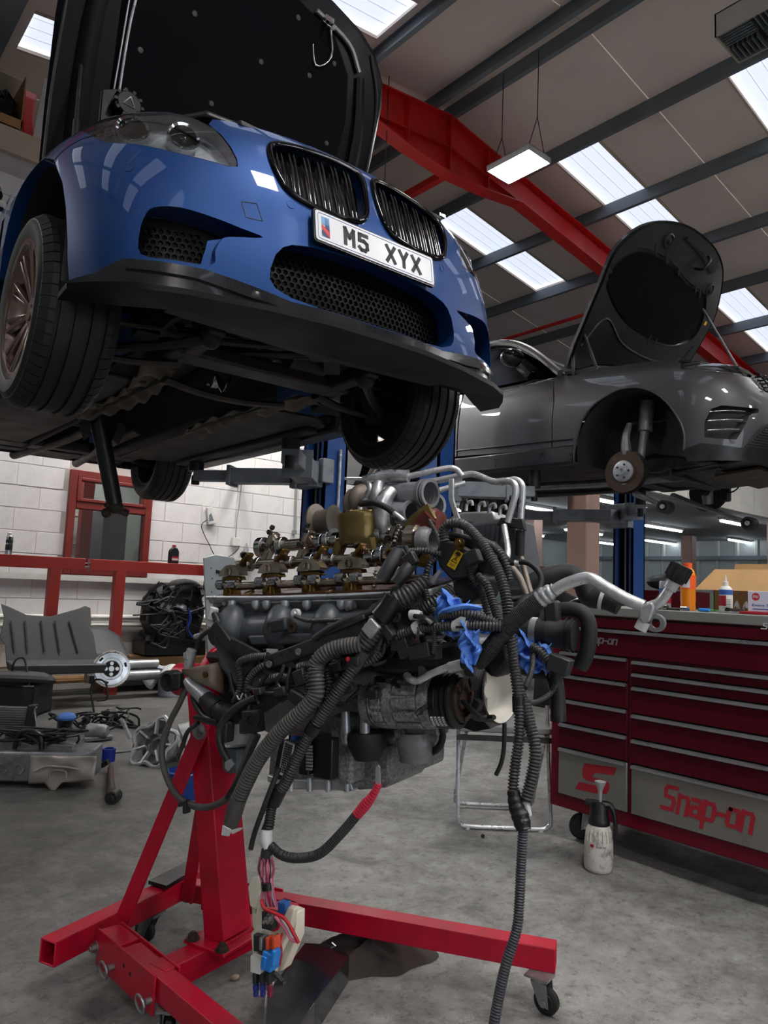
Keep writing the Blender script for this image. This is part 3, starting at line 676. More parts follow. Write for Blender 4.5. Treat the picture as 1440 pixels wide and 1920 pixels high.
def hexmesh(poly, pitch, off, shrink=.004):
    m = M(); R = pitch / math.sqrt(3); xs = [p[0] for p in poly]; ys = [p[1] for p in poly]; j = 0; y = min(ys)
    while y < max(ys):
        x = min(xs) + (pitch / 2 if j % 2 else 0)
        while x < max(xs):
            if pip((x, y), poly):
                h = [(x + R * .97 * math.sin(k * math.pi / 3), y + R * .97 * math.cos(k * math.pi / 3)) for k in range(6)]; q = [(x + R * .74 * math.sin(k * math.pi / 3), y + R * .74 * math.cos(k * math.pi / 3)) for k in range(6)]
                A = [SS(a, b) + V(-off, 0, .01) for a, b in h]; B_ = [SS(a, b) + V(-off, 0, .01) for a, b in q]; D = [p + V(-.012, 0, 0) for p in B_]
                m.add([bw(*p) for p in A + B_ + D], [(i, (i + 1) % 6, 6 + (i + 1) % 6, 6 + i) for i in range(6)] + [(6 + i, 6 + (i + 1) % 6, 12 + (i + 1) % 6, 12 + i) for i in range(6)])
            x += pitch
        y += R * 1.5; j += 1
    return m
tag(obj('lower_grille', hexmesh([(0, .16)] + [(a * 1.02, b) for a, b in cin_h] + [(0, .40)] + mir([(a * 1.02, b) for a, b in cin_h]), .0225, .085), 'grille_black', car), kind='stuff')
obj('intake_well', spanel([(-.45, .16), (.45, .16), (.45, .40), (-.45, .40)], [], .06, 0, None, lambda a, b: bw(*(SS(a, b) + V(-.12, 0, .01)))), 'ink', car)
for sg in (1, -1):
    g = (lambda P: P) if sg > 0 else mir
    tag(obj('side_grille', hexmesh(g([(.80, .24), (.80, .36), (.60, .37), (.565, .33), (.585, .235)]), .0225, .09), 'grille_black', car), kind='stuff')
    obj('intake_well', spanel(g([(.86, .20), (.86, .43), (.42, .43), (.42, .20)]), [], .06, 0, None, lambda a, b: bw(*(SS(a, b) + V(-.14, 0, .0)))), 'ink', car)
    # recessed blue fin beside the side intake
    obj('bumper_fin', spanel(g([(.425, .372), (.54, .352), (.60, .33), (.62, .24), (.585, .232), (.55, .25)]), [], .03, -.022), 'car_blue', car)
    # carbon lip under the bumper, flaring out to a winglet at the arch
    lp = [(0, .17)] + [(.33, .176), (.43, .194), (.60, .222), (.85, .230), (.95, .192), (1.074, .194), (1.074, .165), (.95, .135), (.8, .135), (.4, .135), (0, .135)]
    obj('carbon_lip', spanel(g(lp) if sg > 0 else mir(lp), [], .03, .006), 'carbon', car)
    # duct on the lip
    dp = [(.36, .150), (.43, .178), (.62, .206), (.85, .214), (.85, .196), (.63, .186), (.47, .158)]
    obj('lip_ledge', spanel(g(dp), [], .03, .018, [lambda a, b: V(-.02, 0, 0)]), 'carbon', car)
    # parking sensors
    for s_, z_ in ((.337, .510), (.842, .537)):
        c = SS(sg * s_, z_); nn = SN(sg * s_, z_); ax = BF * nn[0] + BL * nn[1] + BZ * nn[2]
        obj('parking_sensor', M().lathe(bw(*(c + nn * .0005)), ax, [(0, .0145), (.0012, .0145), (.0012, .012), (.0005, .012), (.0008, 0)], 18), 'ink_blue' if 0 else 'car_blue', car, ang=10)
tw = [(-.50, .474), (-.452, .480), (-.432, .424), (-.485, .424)]
twl = [bw(*(SS(a, b) + SN(a, b) * .0005)) for a, b in dens(smooth_loop(tw, 1), .012)]
obj('tow_cover_seam', M().tube(twl + [twl[0]], .0013, 5, 1), 'black_satin', car)
# panel gap lines
for sg in (1, -1):
    P = [bw(*(SS(sg * a, b) + SN(sg * a, b) * .0006)) for a, b in dens([(1.0, .26), (.9, .40), (.86, .44)], .03, False)]
# splitter
sp_h = [(.2, .922), (.42, .889), (.66, .825), (.79, .765), (.87, .69), (.935, .61), (.93, .50), (.80, .575), (.60, .70), (.40, .68), (.2, .655)]
spl = [(0, .927)] + sp_h + [(0, .645)] + mir(sp_h)
obj('splitter', M().add(*(lambda r: (r.v, r.f))(plate2([(a, b) for a, b in spl], [], bw(0, 0, .118), BL, BF, BZ * .018, .2))), 'splitter_black', car, bevel=.004)
# number plate
pc = bw(.882, -.012, .447); pu = -BL; pv = nrm(BZ - BF * .16); pn = np.cross(pu, pv); pn = pn if pn @ BF > 0 else -pn
np_ = obj('number_plate', plate2(rrect(.530, .121, .012), [], pc, pu, pv, pn * .012, .2), 'black_satin', car, bevel=.002)
obj('plate_face', plate2(rrect(.518, .109, .010), [], pc + pn * .012, pu, pv, pn * .003, .2), 'plate_white', np_)
pu2 = -BL  # reading direction for a viewer in front of the car: car's right hand is on the viewer's left
STROKES = {'M': [[(0, 0), (0, 1), (.5, .45), (1, 1), (1, 0)]], '5': [[(1, 1), (.08, 1), (.04, .58), (.6, .62), (.96, .48), (.98, .18), (.7, .0), (.25, .0), (.0, .14)]], 'X': [[(0, 0), (1, 1)], [(0, 1), (1, 0)]], 'Y': [[(0, 1), (.5, .46), (1, 1)], [(.5, .5), (.5, 0)]]}
def letter(ch, x, w=.048, h=.071, t=.0135):
    m = M()
    for st in STROKES[ch]:
        P = [pc + pn * .0152 + BL * (x + (a - .5) * (w - t)) + pv * ((b - .5) * (h - t)) for a, b in st]
        for p, q in zip(P[:-1], P[1:]): d = nrm(q - p) * t * .42; m.bar(p - d, q + d, t, .003, pn)
    obj('plate_letter', m, 'ink', np_)
for ch, x in zip('M5XYX', (-.124, -.066, .056, .115, .174)): letter(ch, x)
def ptxt(s_, cx, cy, h, mt, w=None, bold=.03, ext=.0165, name='plate_print'): obj(name, text(M(), s_, h, pc + pn * ext + BL * cx + pv * cy, BL, pv, 0, bold, 0, w), mt, np_)
ln = [pc + pn * .0155 + BL * a + pv * b for a, b in rrect(.500, .094, .008)]
obj('plate_border', M().tube(ln + [ln[0]], .0009, 4, 1), 'ink_blue', np_)
def stripe(poly, mt): obj('plate_stripe', M().slab([pc + pn * .0156 + BL * a + pv * b for a, b in poly], pn * .0008), mt, np_)
mat('stripe_light', '6f9fd0', .5, 0, .02, 4); mat('stripe_navy', '1d2d63', .5, 0, .02, 4); mat('stripe_red', 'c42a38', .5, 0, .02, 4)
stripe([(-.236, .036), (-.205, .036), (-.205, -.004), (-.236, .012)], 'stripe_light'); stripe([(-.222, .036), (-.212, .036), (-.205, .005), (-.205, -.012), (-.222, 0)], 'stripe_navy')
stripe([(-.236, .008), (-.205, -.014), (-.205, -.034), (-.236, -.01)], 'stripe_red'); stripe([(-.236, -.014), (-.205, -.036), (-.222, -.036), (-.236, -.028)], 'stripe_navy'); stripe([(-.236, -.030), (-.226, -.036), (-.236, -.036)], 'stripe_light')
ptxt('|||||| |||', .0, -.0475, .0035, 'ink', .03, 0, name='plate_small_print')
ptxt('M5', .330, .262, .012, 'chrome', .03, .02, .02, 'grille_badge')
# ---- bonnet, hinged up
hb = V(-.52, 0, .96); hd_ = nrm(V(.31, 0, .95)); hn = nrm(V(.95, 0, -.31))
def hp(v, t, o=0.): return bw(*(hb + V(0, v, 0) + hd_ * t + hn * (o - .05 * (v / .8) ** 2 + .03 * math.sin(min(max(t / 1.4, 0), 1) * 3.1))))
oh = [(.80, 0), (.825, .35), (.84, .7), (.835, 1.05), (.81, 1.16), (.72, 1.27), (.60, 1.33), (.40, 1.375)]
OH = [(0, 0)] + oh + [(0, 1.40)] + mir(oh)
def hpanel(poly, o, step=.09, holes=()):
    m = M(); v2, F, lps = cdt(poly, list(holes), step); m.add([hp(a, b, o) for a, b in v2], F); return m, lps
bn = obj('bonnet', hpanel(OH, -.012)[0], 'car_blue', car, ang=60)
inner = [(a * .975, .02 + b * .965) for a, b in OH]
m, lps = hpanel(inner, .006); lp = lps[0]; n = len(lp)
m.add([hp(a, b, .006) for a, b in lp] + [hp(a / .975, (b - .02) / .965, -.011) for a, b in lp], [(i, (i + 1) % n, n + (i + 1) % n, n + i) for i in range(n)])
obj('inner_panel', m, 'bonnet_inner', bn, ang=50)
padh = [(.50, .12), (.56, .30), (.58, .85), (.54, 1.06), (.42, 1.20), (.2, 1.25)]
pad = [(0, .12)] + padh + [(0, 1.26)] + mir(padh)
m, lps = hpanel(pad, .03, .07); lp = lps[0]; n = len(lp); m.add([hp(a, b, .03) for a, b in lp] + [hp(a * 1.04, b + (.02 if b > .5 else -.02), .006) for a, b in lp], [(i, (i + 1) % n, n + (i + 1) % n, n + i) for i in range(n)])
pd = obj('insulation_pad', m, 'pad_black', bn, ang=60)
hnw = BF * hn[0] + BL * hn[1] + BZ * hn[2]
for a, b in [(-.48, .3), (-.2, .22), (.12, .22), (.44, .3), (-.5, .7), (-.15, .62), (.2, .6), (.5, .7), (-.3, .95), (.05, .9), (.32, .96), (-.45, 1.08), (.45, 1.08), (-.1, 1.18), (.2, 1.18), (0, .42), (.33, .42)]:
    obj('pad_clip', M().lathe(hp(a, b, .029), hnw, [(0, .016), (.006, .012), (.008, 0)], 10), 'black_plastic', pd)
for sg in (1, -1):
    obj('bonnet_rib', M().tube([hp(sg * .67, .05, .02), hp(sg * .70, .4, .022), hp(sg * .70, .8, .02), hp(sg * .64, 1.1, .015)], [.05, .045, .04, .03], 8, 4, flat=.4), 'bonnet_inner', bn)
    obj('bonnet_seal', M().tube([hp(sg * .79, .02, .01), hp(sg * .812, .5, .01), hp(sg * .79, 1.0, .01), hp(sg * .68, 1.24, .01)], .008, 6, 4), 'rubber', bn)
    obj('bonnet_hinge', M().bar(bw(-.62, sg * .72, .90), hp(sg * .72, .18, .02), .03, .012).bar(bw(-.40, sg * .72, .88), hp(sg * .70, .32, .02), .02, .008), 'dark_metal', bn)
    obj('gas_strut', M().cyl(bw(-.15, sg * .76, .84), hp(sg * .72, .55, .02), .009).cyl(bw(-.15, sg * .76, .84), bw(-.15, sg * .76, .84) * .5 + hp(sg * .72, .55, .02) * .5, .014), 'black_satin', bn)
obj('washer_hose', M().tube([hp(-.56, .1, .05), hp(-.555, .4, .04), hp(-.56, .8, .035), hp(-.53, 1.1, .04)], .006, 6, 4).tube([hp(-.585, .1, .05), hp(-.58, .5, .04), hp(-.58, .9, .035)], .004, 6, 4), 'alu', bn)
obj('bonnet_latch', M().box(hp(.36, 1.24, .04), (.05, .05, .03)).tube([hp(.36, 1.24, .03), hp(.38, 1.2, .09), hp(.34, 1.2, .09), hp(.34, 1.24, .03)], .006, 6, 3).tube([hp(.30, 1.15, .02), hp(.34, 1.02, .04), hp(.42, 1.1, .04), hp(.38, 1.24, .04)], .005, 6, 4), 'steel', bn)
obj('bonnet_edge_strip', M().tube([hp(.30, 1.27, .02), hp(.52, 1.22, .02), hp(.62, 1.12, .02)], .012, 6, 4), 'alu', bn)
# ---- engine bay rim: slam panel, filler cap, black cover behind the headlamp
obj('slam_panel', M().slab([bw(.70, -.46, .80), bw(.70, .46, .80), bw(.30, .60, .84), bw(.30, -.60, .84)], BZ * .02), 'black_plastic', car, bevel=.005)
obj('radiator_cover', M().slab([bw(.62, -.55, .83), bw(.66, -.22, .83), bw(.40, -.12, .91), bw(.22, -.66, .93)], BZ * .025), 'black_satin', car, bevel=.01)
cp = plane_at(243, 193, bw(.05, -.62, .9), BF)
fc = obj('filler_cap', M().cyl(cp - BF * .05, cp, .055, .05, 20), 'splitter_black', car, bevel=.006)
for i in range(10):
    q = i * .628; obj('cap_rib', M().box(cp - BF * .025 + (BL * math.cos(q) + BZ * math.sin(q)) * .052, (.012, .05, .012), (BL * math.cos(q) + BZ * math.sin(q), BF, BL * -math.sin(q) + BZ * math.cos(q))), 'splitter_black', fc)
tri = [cp + BF * .003 + BL * math.sin(q) * .026 + BZ * math.cos(q) * .026 for q in (0.1, 2.19, 4.28)]
obj('warning_triangle', M().tube(tri + [tri[0]], .002, 4, 1), 'label_white', fc)
obj('filler_bracket', M().slab([cp - BF * .06 + BL * a + BZ * b for a, b in ((-.09, -.09), (.11, -.07), (.11, .0), (.05, .06), (-.04, .075), (-.09, .05))], -BF * .02), 'splitter_black', fc, bevel=.005)
# ---- body behind the arches
def ysec(z): return np.interp(z, [.16, .22, .32, .5, .7, .82, .9, .97], [.84, .92, .94, .948, .945, .93, .905, .86])
for sg in (1, -1):
    side = [(-.452, .2), (-.452, .86), (-.6, .93), (-2.0, .97), (-3.6, .97), (-3.95, .9), (-3.98, .3), (-3.42, .25)]
    arch = [(-2.966 + .40 * math.cos(a), .30 + .40 * math.sin(a)) for a in np.linspace(-.1, math.pi + .1, 14)]
    P = [(-.452, .2), (-.452, .86), (-.6, .93), (-2.0, .97), (-3.6, .97), (-3.95, .9), (-3.98, .3)] + arch[::-1]
    m = M(); v2, F, _ = cdt(P, [], .12); m.add([bw(a, sg * ysec(b), b) for a, b in v2], F); obj('body_side', m, 'car_blue', car, ang=60)
    for xg in (-.95, -2.15): obj('door_seam', M().tube([bw(xg, sg * (ysec(zq) + .001), zq) for zq in np.linspace(.24, .95, 10)], .003, 5, 1), 'ink', car)
    obj('sill', M().bar(bw(-.5, sg * .86, .2), bw(-2.55, sg * .86, .2), .14, .12), 'black_satin', car, bevel=.02)
    gh = [(-.55, .95), (-1.35, 1.36), (-2.6, 1.40), (-3.5, .98)]
    obj('side_window', M().slab([bw(a, sg * (.86 - (b - .95) * .62), b) for a, b in gh], BL * -.01 * sg), 'black_chrome', car)
    mm = obj('door_mirror', M().ell(bw(-.80, sg * 1.01, 1.0), (.12, .07, .075), (BL, BF, BZ)), 'black_satin', car); obj('mirror_arm', M().bar(bw(-.80, sg * .88, .95), bw(-.8, sg * .98, .96), .05, .03), 'black_satin', mm)
obj('roof', M().slab([bw(-1.35, -.6, 1.36), bw(-1.35, .6, 1.36), bw(-2.7, .58, 1.42), bw(-2.7, -.58, 1.42)], BZ * .03), 'car_blue', car)
obj('windscreen', M().slab([bw(-.55, -.82, .95), bw(-.55, .82, .95), bw(-1.35, .6, 1.36), bw(-1.35, -.6, 1.36)], BZ * .01), 'black_chrome', car)
obj('tail', M().slab([bw(-2.7, -.58, 1.42), bw(-2.7, .58, 1.42), bw(-3.5, .8, .98), bw(-3.5, -.8, .98)], BZ * .01), 'car_blue', car)
obj('tail_panel', M().slab([bw(-3.98, -.86, .3), bw(-3.98, .86, .3), bw(-3.9, .86, .95), bw(-3.9, -.86, .95)], BF * .02), 'car_blue', car)
# ---- wheels
WH = {}
def wheel(c, sg, name='wheel', steer=0., parent=None, par_cyl=True, r=.345, w=.265, rimr=.245):
    parent = parent or car
    q = steer + BY
    ax = nrm(V(math.cos(q), math.sin(q), 0)) * sg; o = np.asarray(c, float); h = w / 2
    prof = [(-h + .012, rimr - .01), (-h, rimr + .012), (-h - .006, (rimr + r) / 2), (-h + .006, r - .028), (-h + .03, r - .009)]
    k = [-.075, -.027, .027, .075]
    for g in k: prof += [(g - .007, r - .002 if abs(g) < .05 else r - .004), (g - .0055, r - .011), (g + .0055, r - .011), (g + .007, r - .002 if abs(g) < .05 else r - .004)]
    prof += [(h - .03, r - .009), (h - .006, r - .028), (h + .006, (rimr + r) / 2), (h, rimr + .012), (h - .012, rimr - .01)]
    ty = obj(name, M().lathe(o, ax, prof, 60), 'tyre', parent, ang=30)
    d, a, b = axes_from(ax); m = M(); N = 54
    for s_ in (-1, 1):
        for i in range(N):
            t0, t1 = 6.2832 * i / N, 6.2832 * (i + .86) / N
            P = []
            for (tt, rr) in ((s_ * .083, r), (s_ * (h - .030), r - .004), (s_ * (h - .004), r - .027)):
                for th in (t0, t1): P.append(o + d * tt + (a * math.cos(th) + b * math.sin(th)) * rr)
            Q = [p - (a * math.cos((t0 + t1) / 2) + b * math.sin((t0 + t1) / 2)) * .012 for p in P]
            m.add(P + Q, [(0, 1, 3, 2), (2, 3, 5, 4), (0, 2, 8, 6), (2, 4, 10, 8), (1, 7, 9, 3), (3, 9, 11, 5), (0, 6, 7, 1), (4, 5, 11, 10)])
    tag(obj('tread_blocks', m, 'tyre', ty, ang=20), kind='stuff')
    rm = obj('rim', M().lathe(o, ax, [(-h + .01, rimr - .004), (-h + .02, rimr - .03), (h - .05, rimr - .04), (h - .012, rimr - .022), (h - .002, rimr + .006), (h - .004, rimr - .012), (h - .03, rimr - .03)], 40), 'rim_bronze', ty, ang=40)
    return ty, o, ax, (d, a, b), h, rimr
def spokes(W, n=10, mt='rim_bronze'):
    ty, o, ax, (d, a, b), h, rimr = W
    for i in range(n):
        m = M(); t = 6.2832 * i / n
        for dt in (-.09, .09):
            e = a * math.cos(t + dt) + b * math.sin(t + dt); e2 = a * math.cos(t + dt * .5) + b * math.sin(t + dt * .5)
            m.bar(o + ax * (h - .055) + e2 * .05, o + ax * (h - .022) + e * (rimr - .02), .018, .02, ax)
        obj('spoke', m, mt, ty, bevel=.003)
    obj('hub', M().cyl(o + ax * (h - .12), o + ax * (h - .045), .075, .06, 20).cyl(o + ax * (h - .05), o + ax * (h - .038), .032, .03, 16), mt, ty)
    obj('brake_disc', M().lathe(o, ax, [(h - .15, .05), (h - .15, .19), (h - .12, .19), (h - .12, .05)], 36), 'dark_metal', ty)
    obj('brake_caliper', M().box(o + ax * (h - .13) + a * .16, (.09, .22, .09), (a, b, d)), 'black_chrome', ty, bevel=.015)
ws = [wheel(bw(.03, sg * .815, .215), sg, steer=.0) for sg in (-1, 1)] + [wheel(bw(-2.966, sg * .80, .265), sg, w=.29) for sg in (-1, 1)]
for W in ws: spokes(W)
# wheel wells
for sg in (1, -1):
    for cx in (.02, -2.966):
        m = M(); m.lathe(bw(cx, sg * .58, .30), BL * sg, [(0, .0), (0, .43), (.33, .43)], 28, (0 if sg < 0 else 0, 6.2832))
        me = M(); keep = {i for i, v in enumerate(m.v) if v[2] - BT[2] > .19}
        me.v = m.v; me.f = [f for f in m.f if all(i in keep for i in f)]; obj('arch_liner', me, 'under_black', car)
# ---- underside
U = lambda n, m, mt='under_black', **k: obj(n, m, mt, car, **k)
for sg in (1, -1):
    U('floor_panel', M().slab([bw(-.42, sg * .30, .17), bw(-.42, sg * .62, .17), bw(-.55, sg * .78, .17), bw(-2.45, sg * .78, .17), bw(-2.6, sg * .34, .17), bw(-1.6, sg * .30, .17)], BZ * .02), bevel=.006)
    U('jack_rail', M().bar(bw(-.6, sg * .72, .155), bw(-2.4, sg * .72, .155), .08, .03), bevel=.008)
    # beige heat shield flanking the open tunnel
    U('heat_shield', M().grid(lambda u, v: bw(-.10 - 1.35 * u, sg * (.30 + .14 * v - .10 * math.sin(u * 3.1)), .155 + .03 * math.sin(v * 3.1) + .012 * math.sin(u * 40)), 40, 6), 'under_beige', thick=.006)
    U('tunnel_wall', M().grid(lambda u, v: bw(-.25 - 2.6 * u, sg * (.28 - .1 * v * v), .16 + .32 * v), 8, 6), 'under_black', thick=.006)
    # front suspension
    U('control_arm', M().tube([bw(.02, sg * .33, .16), bw(.0, sg * .5, .135), bw(.0, sg * .72, .12)], [.03, .024, .02], 8, 4, flat=.6).ell(bw(.0, sg * .72, .13), .035), 'under_metal')
    U('tension_strut', M().tube([bw(.36, sg * .36, .18), bw(.22, sg * .5, .15), bw(.05, sg * .70, .13)], [.028, .02, .02], 8, 4).ell(bw(.36, sg * .36, .18), .045), 'under_metal')
    U('steering_arm', M().tube([bw(.17, sg * .28, .27), bw(.14, sg * .5, .24), bw(.12, sg * .70, .22)], .012, 8, 4).tube([bw(.17, sg * .18, .27), bw(.165, sg * .34, .26)], .03, 10, 1, corr=(.016, .008)), 'under_metal')
    U('upright', M().tube([bw(0, sg * .70, .10), bw(-.02, sg * .67, .3), bw(-.03, sg * .63, .55)], [.045, .05, .03], 10, 4), 'under_metal')
    U('spring_strut', M().cyl(bw(-.02, sg * .64, .3), bw(-.06, sg * .58, .75), .03).coil(bw(-.03, sg * .63, .45), bw(-.06, sg * .58, .75), .06, .008, 5), 'under_metal')
    U('anti_roll_link', M().tube([bw(-.12, sg * .58, .2), bw(-.14, sg * .6, .45)], .009, 8, 1), 'under_metal')
    U('rear_arm', M().tube([bw(-2.7, sg * .35, .22), bw(-2.85, sg * .55, .2), bw(-2.95, sg * .68, .2)], .03, 8, 4), 'under_metal')
U('tunnel_roof', M().slab([bw(-.25, -.2, .48), bw(-.25, .2, .48), bw(-3.2, .2, .44), bw(-3.2, -.2, .44)], BZ * .02))
U('subframe', M().bar(bw(.10, -.42, .19), bw(.10, .42, .19), .14, .06).bar(bw(.42, -.36, .2), bw(.05, -.34, .18), .07, .05).bar(bw(.42, .36, .2), bw(.05, .34, .18), .07, .05).bar(bw(.43, -.38, .22), bw(.43, .38, .22), .06, .05), 'under_metal', bevel=.012)
U('steering_rack', M().cyl(bw(.18, -.32, .27), bw(.18, .32, .27), .032).cyl(bw(.18, .08, .25), bw(.18, .26, .25), .05), 'under_metal')
U('under_tray', M().slab([bw(.70, -.62, .15), bw(.72, -.2, .145), bw(.72, .2, .145), bw(.70, .62, .15), bw(.50, .60, .17), bw(.46, 0, .17), bw(.50, -.60, .17)], BZ * .015), bevel=.004)
U('cooler_duct', M().slab([bw(.52, -.36, .18), bw(.52, .36, .18), bw(.26, .36, .28), bw(.26, -.36, .28)], BZ * .02), 'under_metal')
U('tray_label', M().slab([bw(.56, .04, .1495), bw(.60, .04, .1485), bw(.60, .13, .1485), bw(.56, .13, .1495)], BZ * -.001), 'grey_plastic')
eb = M()
for i in range(26):
    p = V(R_.uniform(-.1, .45), R_.uniform(-.5, .5), R_.uniform(.24, .4)); eb.box(bw(*p), (R_.uniform(.04, .16), R_.uniform(.04, .12), R_.uniform(.03, .09)), axes_from((R_.uniform(-1, 1), R_.uniform(-1, 1), R_.uniform(-.3, .3))))
for i in range(16): eb.tube([bw(R_.uniform(-.1, .5), R_.uniform(-.5, .5), R_.uniform(.18, .34)) for _ in range(4)], R_.uniform(.006, .016), 7, 5)
tag(U('bay_fittings', eb, 'under_metal', bevel=.006), kind='stuff')
U('bay_roof', M().slab([bw(.66, -.6, .45), bw(.66, .6, .45), bw(-.5, .6, .5), bw(-.5, -.6, .5)], BZ * .02))
U('gearbox_mount', M().tube([bw(-.22, -.30, .15), bw(-.24, -.1, .13), bw(-.24, .1, .13), bw(-.22, .30, .15)], .03, 8, 4, flat=.5), 'under_metal')
U('foil_patch', M().grid(lambda u, v: bw(-.40 + .10 * u, -.02 + .08 * v, .22 + .05 * math.sin(u * 9 + v * 5) * u), 7, 6), 'steel', thick=.003)
for y in (-.12, .14): U('exhaust_pipe', M().tube([bw(-1.7, y, .22), bw(-2.3, y, .2), bw(-3.4, y * 1.8, .2)], .035, 12, 4), 'under_metal')
U('rear_subframe', M().bar(bw(-2.75, -.5, .22), bw(-2.75, .5, .22), .2, .08).bar(bw(-3.1, -.5, .24), bw(-3.1, .5, .24), .16, .08).box(bw(-2.95, 0, .28), (.3, .4, .2)), bevel=.02)
U('rear_panel', M().slab([bw(-3.3, -.8, .2), bw(-3.3, .8, .2), bw(-3.95, .8, .3), bw(-3.95, -.8, .3)], BZ * .02))
d0 = plane_at(190, 815, bw(-1.55, 0, 0), BF); d1 = plane_at(215, 945, bw(-1.55, 0, 0), BF); ds = nrm(d1 - d0)
ps = U('hanging_shaft', M().cyl(d0 - ds * .25, d1, .052, .047, 18), 'black_satin')
obj('shaft_flange', M().tube([d1 - BL * .05, d1 + ds * .03, d1 + ds * .05 + BL * .07], .022, 8, 3).ell(d1 + ds * .06 - BL * .06, (.03, .02, .03)).ell(d1 + ds * .02, (.05, .05, .04)), 'iron_rust', ps)
for sg in (1, -1): obj('shaft_bracket', M().slab([d0 + BL * sg * .09 + BZ * .1, d0 + BL * sg * .14 + BZ * .06, d0 + BL * sg * .10 - BZ * .05, d0 + BL * sg * .06 - BZ * .02], BF * .02), 'under_metal', ps, bevel=.004)
# ================================================================== GREY CAR ON THE FAR LIFT
RT = V(6.25, 3.27, 2.0); RY = .03
RF = V(math.sin(RY), -math.cos(RY), 0); RL = V(math.cos(RY), math.sin(RY), 0)
def rw(x, y=None, z=None):
    if y is None: x, y, z = x
    return RT + RF * x + RL * y + BZ * z
RLV=[(.28,[(1.02,0), (1.01,.3), (.98,.5), (.91,.68), (.78,.82), (.65,.89), (.50,.935), (.2,.955), (-.4,.955), (-1.9,.955)]),
(.50,[(1.06,0), (1.05,.3), (1.02,.5), (.95,.68), (.82,.82), (.68,.90), (.52,.945), (.2,.965), (-.4,.965), (-1.9,.965)]),
(.75,[(1.03,0), (1.02,.3), (.99,.5), (.92,.68), (.80,.82), (.66,.90), (.50,.945), (.2,.968), (-.4,.968), (-1.9,.97)]),
(.93,[(.95,0), (.94,.3), (.90,.5), (.83,.68), (.71,.81), (.58,.885), (.43,.925), (.15,.945), (-.4,.95), (-1.9,.955)]),
(1.05,[(.83,0), (.82,.3), (.78,.5), (.69,.66), (.55,.77), (.43,.83), (.28,.87), (.05,.89), (-.45,.905), (-1.9,.935)]),
(1.16,[(.55,0), (.54,.3), (.50,.45), (.42,.58), (.32,.66), (.2,.71), (.08,.75), (-.1,.78), (-.5,.83), (-1.9,.90)])]
BZS, BPT = ZS, PT
RZS = np.array([l[0] for l in RLV]); RPT = np.array([l[1] for l in RLV])
_rq = np.array([rowpt(RPT[1], u) for u in _us]); _rsl = np.concatenate([[0], np.cumsum(np.hypot(*(np.diff(_rq, axis=0).T)))])
def RS(s_, z):
    global ZS, PT
    ZS, PT = RZS, RPT; r = S(math.copysign(np.interp(abs(s_), _rsl, _us), s_), z); ZS, PT = BZS, BPT; return r
def RN(s_, z):
    e = .004; a = RS(s_ + e, z) - RS(s_ - e, z); b = RS(s_, z + e) - RS(s_, z - e); n = nrm(np.cross(a, b)); return n if n[0] + n[1] * math.copysign(.6, s_) > 0 else -n
mat('car_grey', '434447', .45, .4, .03, 2, coat=1.0, rv=.02)
mat('bonnet_grey', '2a2b2d', .35, .3, .08, 3, coat=.3)
rov = thing('car', rw(0, 0, 0), 'dark grey car on the far lift, bonnet propped open and front wheel off', 'car')
def rpanel(outer, holes, step, off=0., lips=None, fn=None):
    m = M(); v2, F, loops = cdt(outer, holes, step); f = fn or (lambda a, b: rw(*(RS(a, b) + (RN(a, b) * off if off else 0))))
    m.add([f(a, b) for a, b in v2], F)
    for lp, lip in zip(loops, lips or []):
        if not lip: continue
        n = len(lp); A = [RS(a, b) for a, b in lp]; o = [p + np.asarray(lip(a, b), float) for p, (a, b) in zip(A, lp)]
        m.add([rw(*p) for p in A] + [rw(*p) for p in o], [(i, (i + 1) % n, n + (i + 1) % n, n + i) for i in range(n)])
    return m
sx = lambda x: 1.738 - x if x < .2 else np.interp(-x, -_rq[:, 0], _rsl)
archp = [(sx(x), z) for x, z in [(.55, .33), (.545, .44), (.51, .56), (.42, .72), (.31, .83), (.18, .89), (.02, .90), (-.14, .855), (-.27, .78), (-.35, .68), (-.40, .52), (-.42, .42)]]
vent = [(1.045, .42), (1.05, .53), (1.0, .635), (.925, .66), (.76, .65), (.63, .648), (.635, .62), (.72, .59), (.81, .40), (.95, .405)]
lampz = [(.90, 1.14), (.82, 1.115), (.75, 1.05), (.55, 1.04), (.47, 1.0), (.60, .925), (.785, .932), (.94, .955), (1.075, 1.0)]
upg = [(0, .80), (.46, .80), (.55, .83), (.57, .92), (.44, .985), (0, 1.0)]
lowg = [(0, .335), (.50, .335), (.74, .345), (.70, .42), (.63, .51), (.545, .54), (0, .55)]
wing = [(0, .30), (.5, .315), (.78, .30), (1.07, .315), (1.19, .32)] + archp + [(2.384, .47), (2.384, 1.165), (2.15, 1.20), (1.71, 1.175), (1.28, 1.16), (1.0, 1.165)] + lampz[:5][0:1] + [(1.075, 1.0), (.94, .955), (.785, .932), (.60, .925), (.57, .925)] + [(.57, .92), (.55, .83), (.46, .80), (0, .80)]
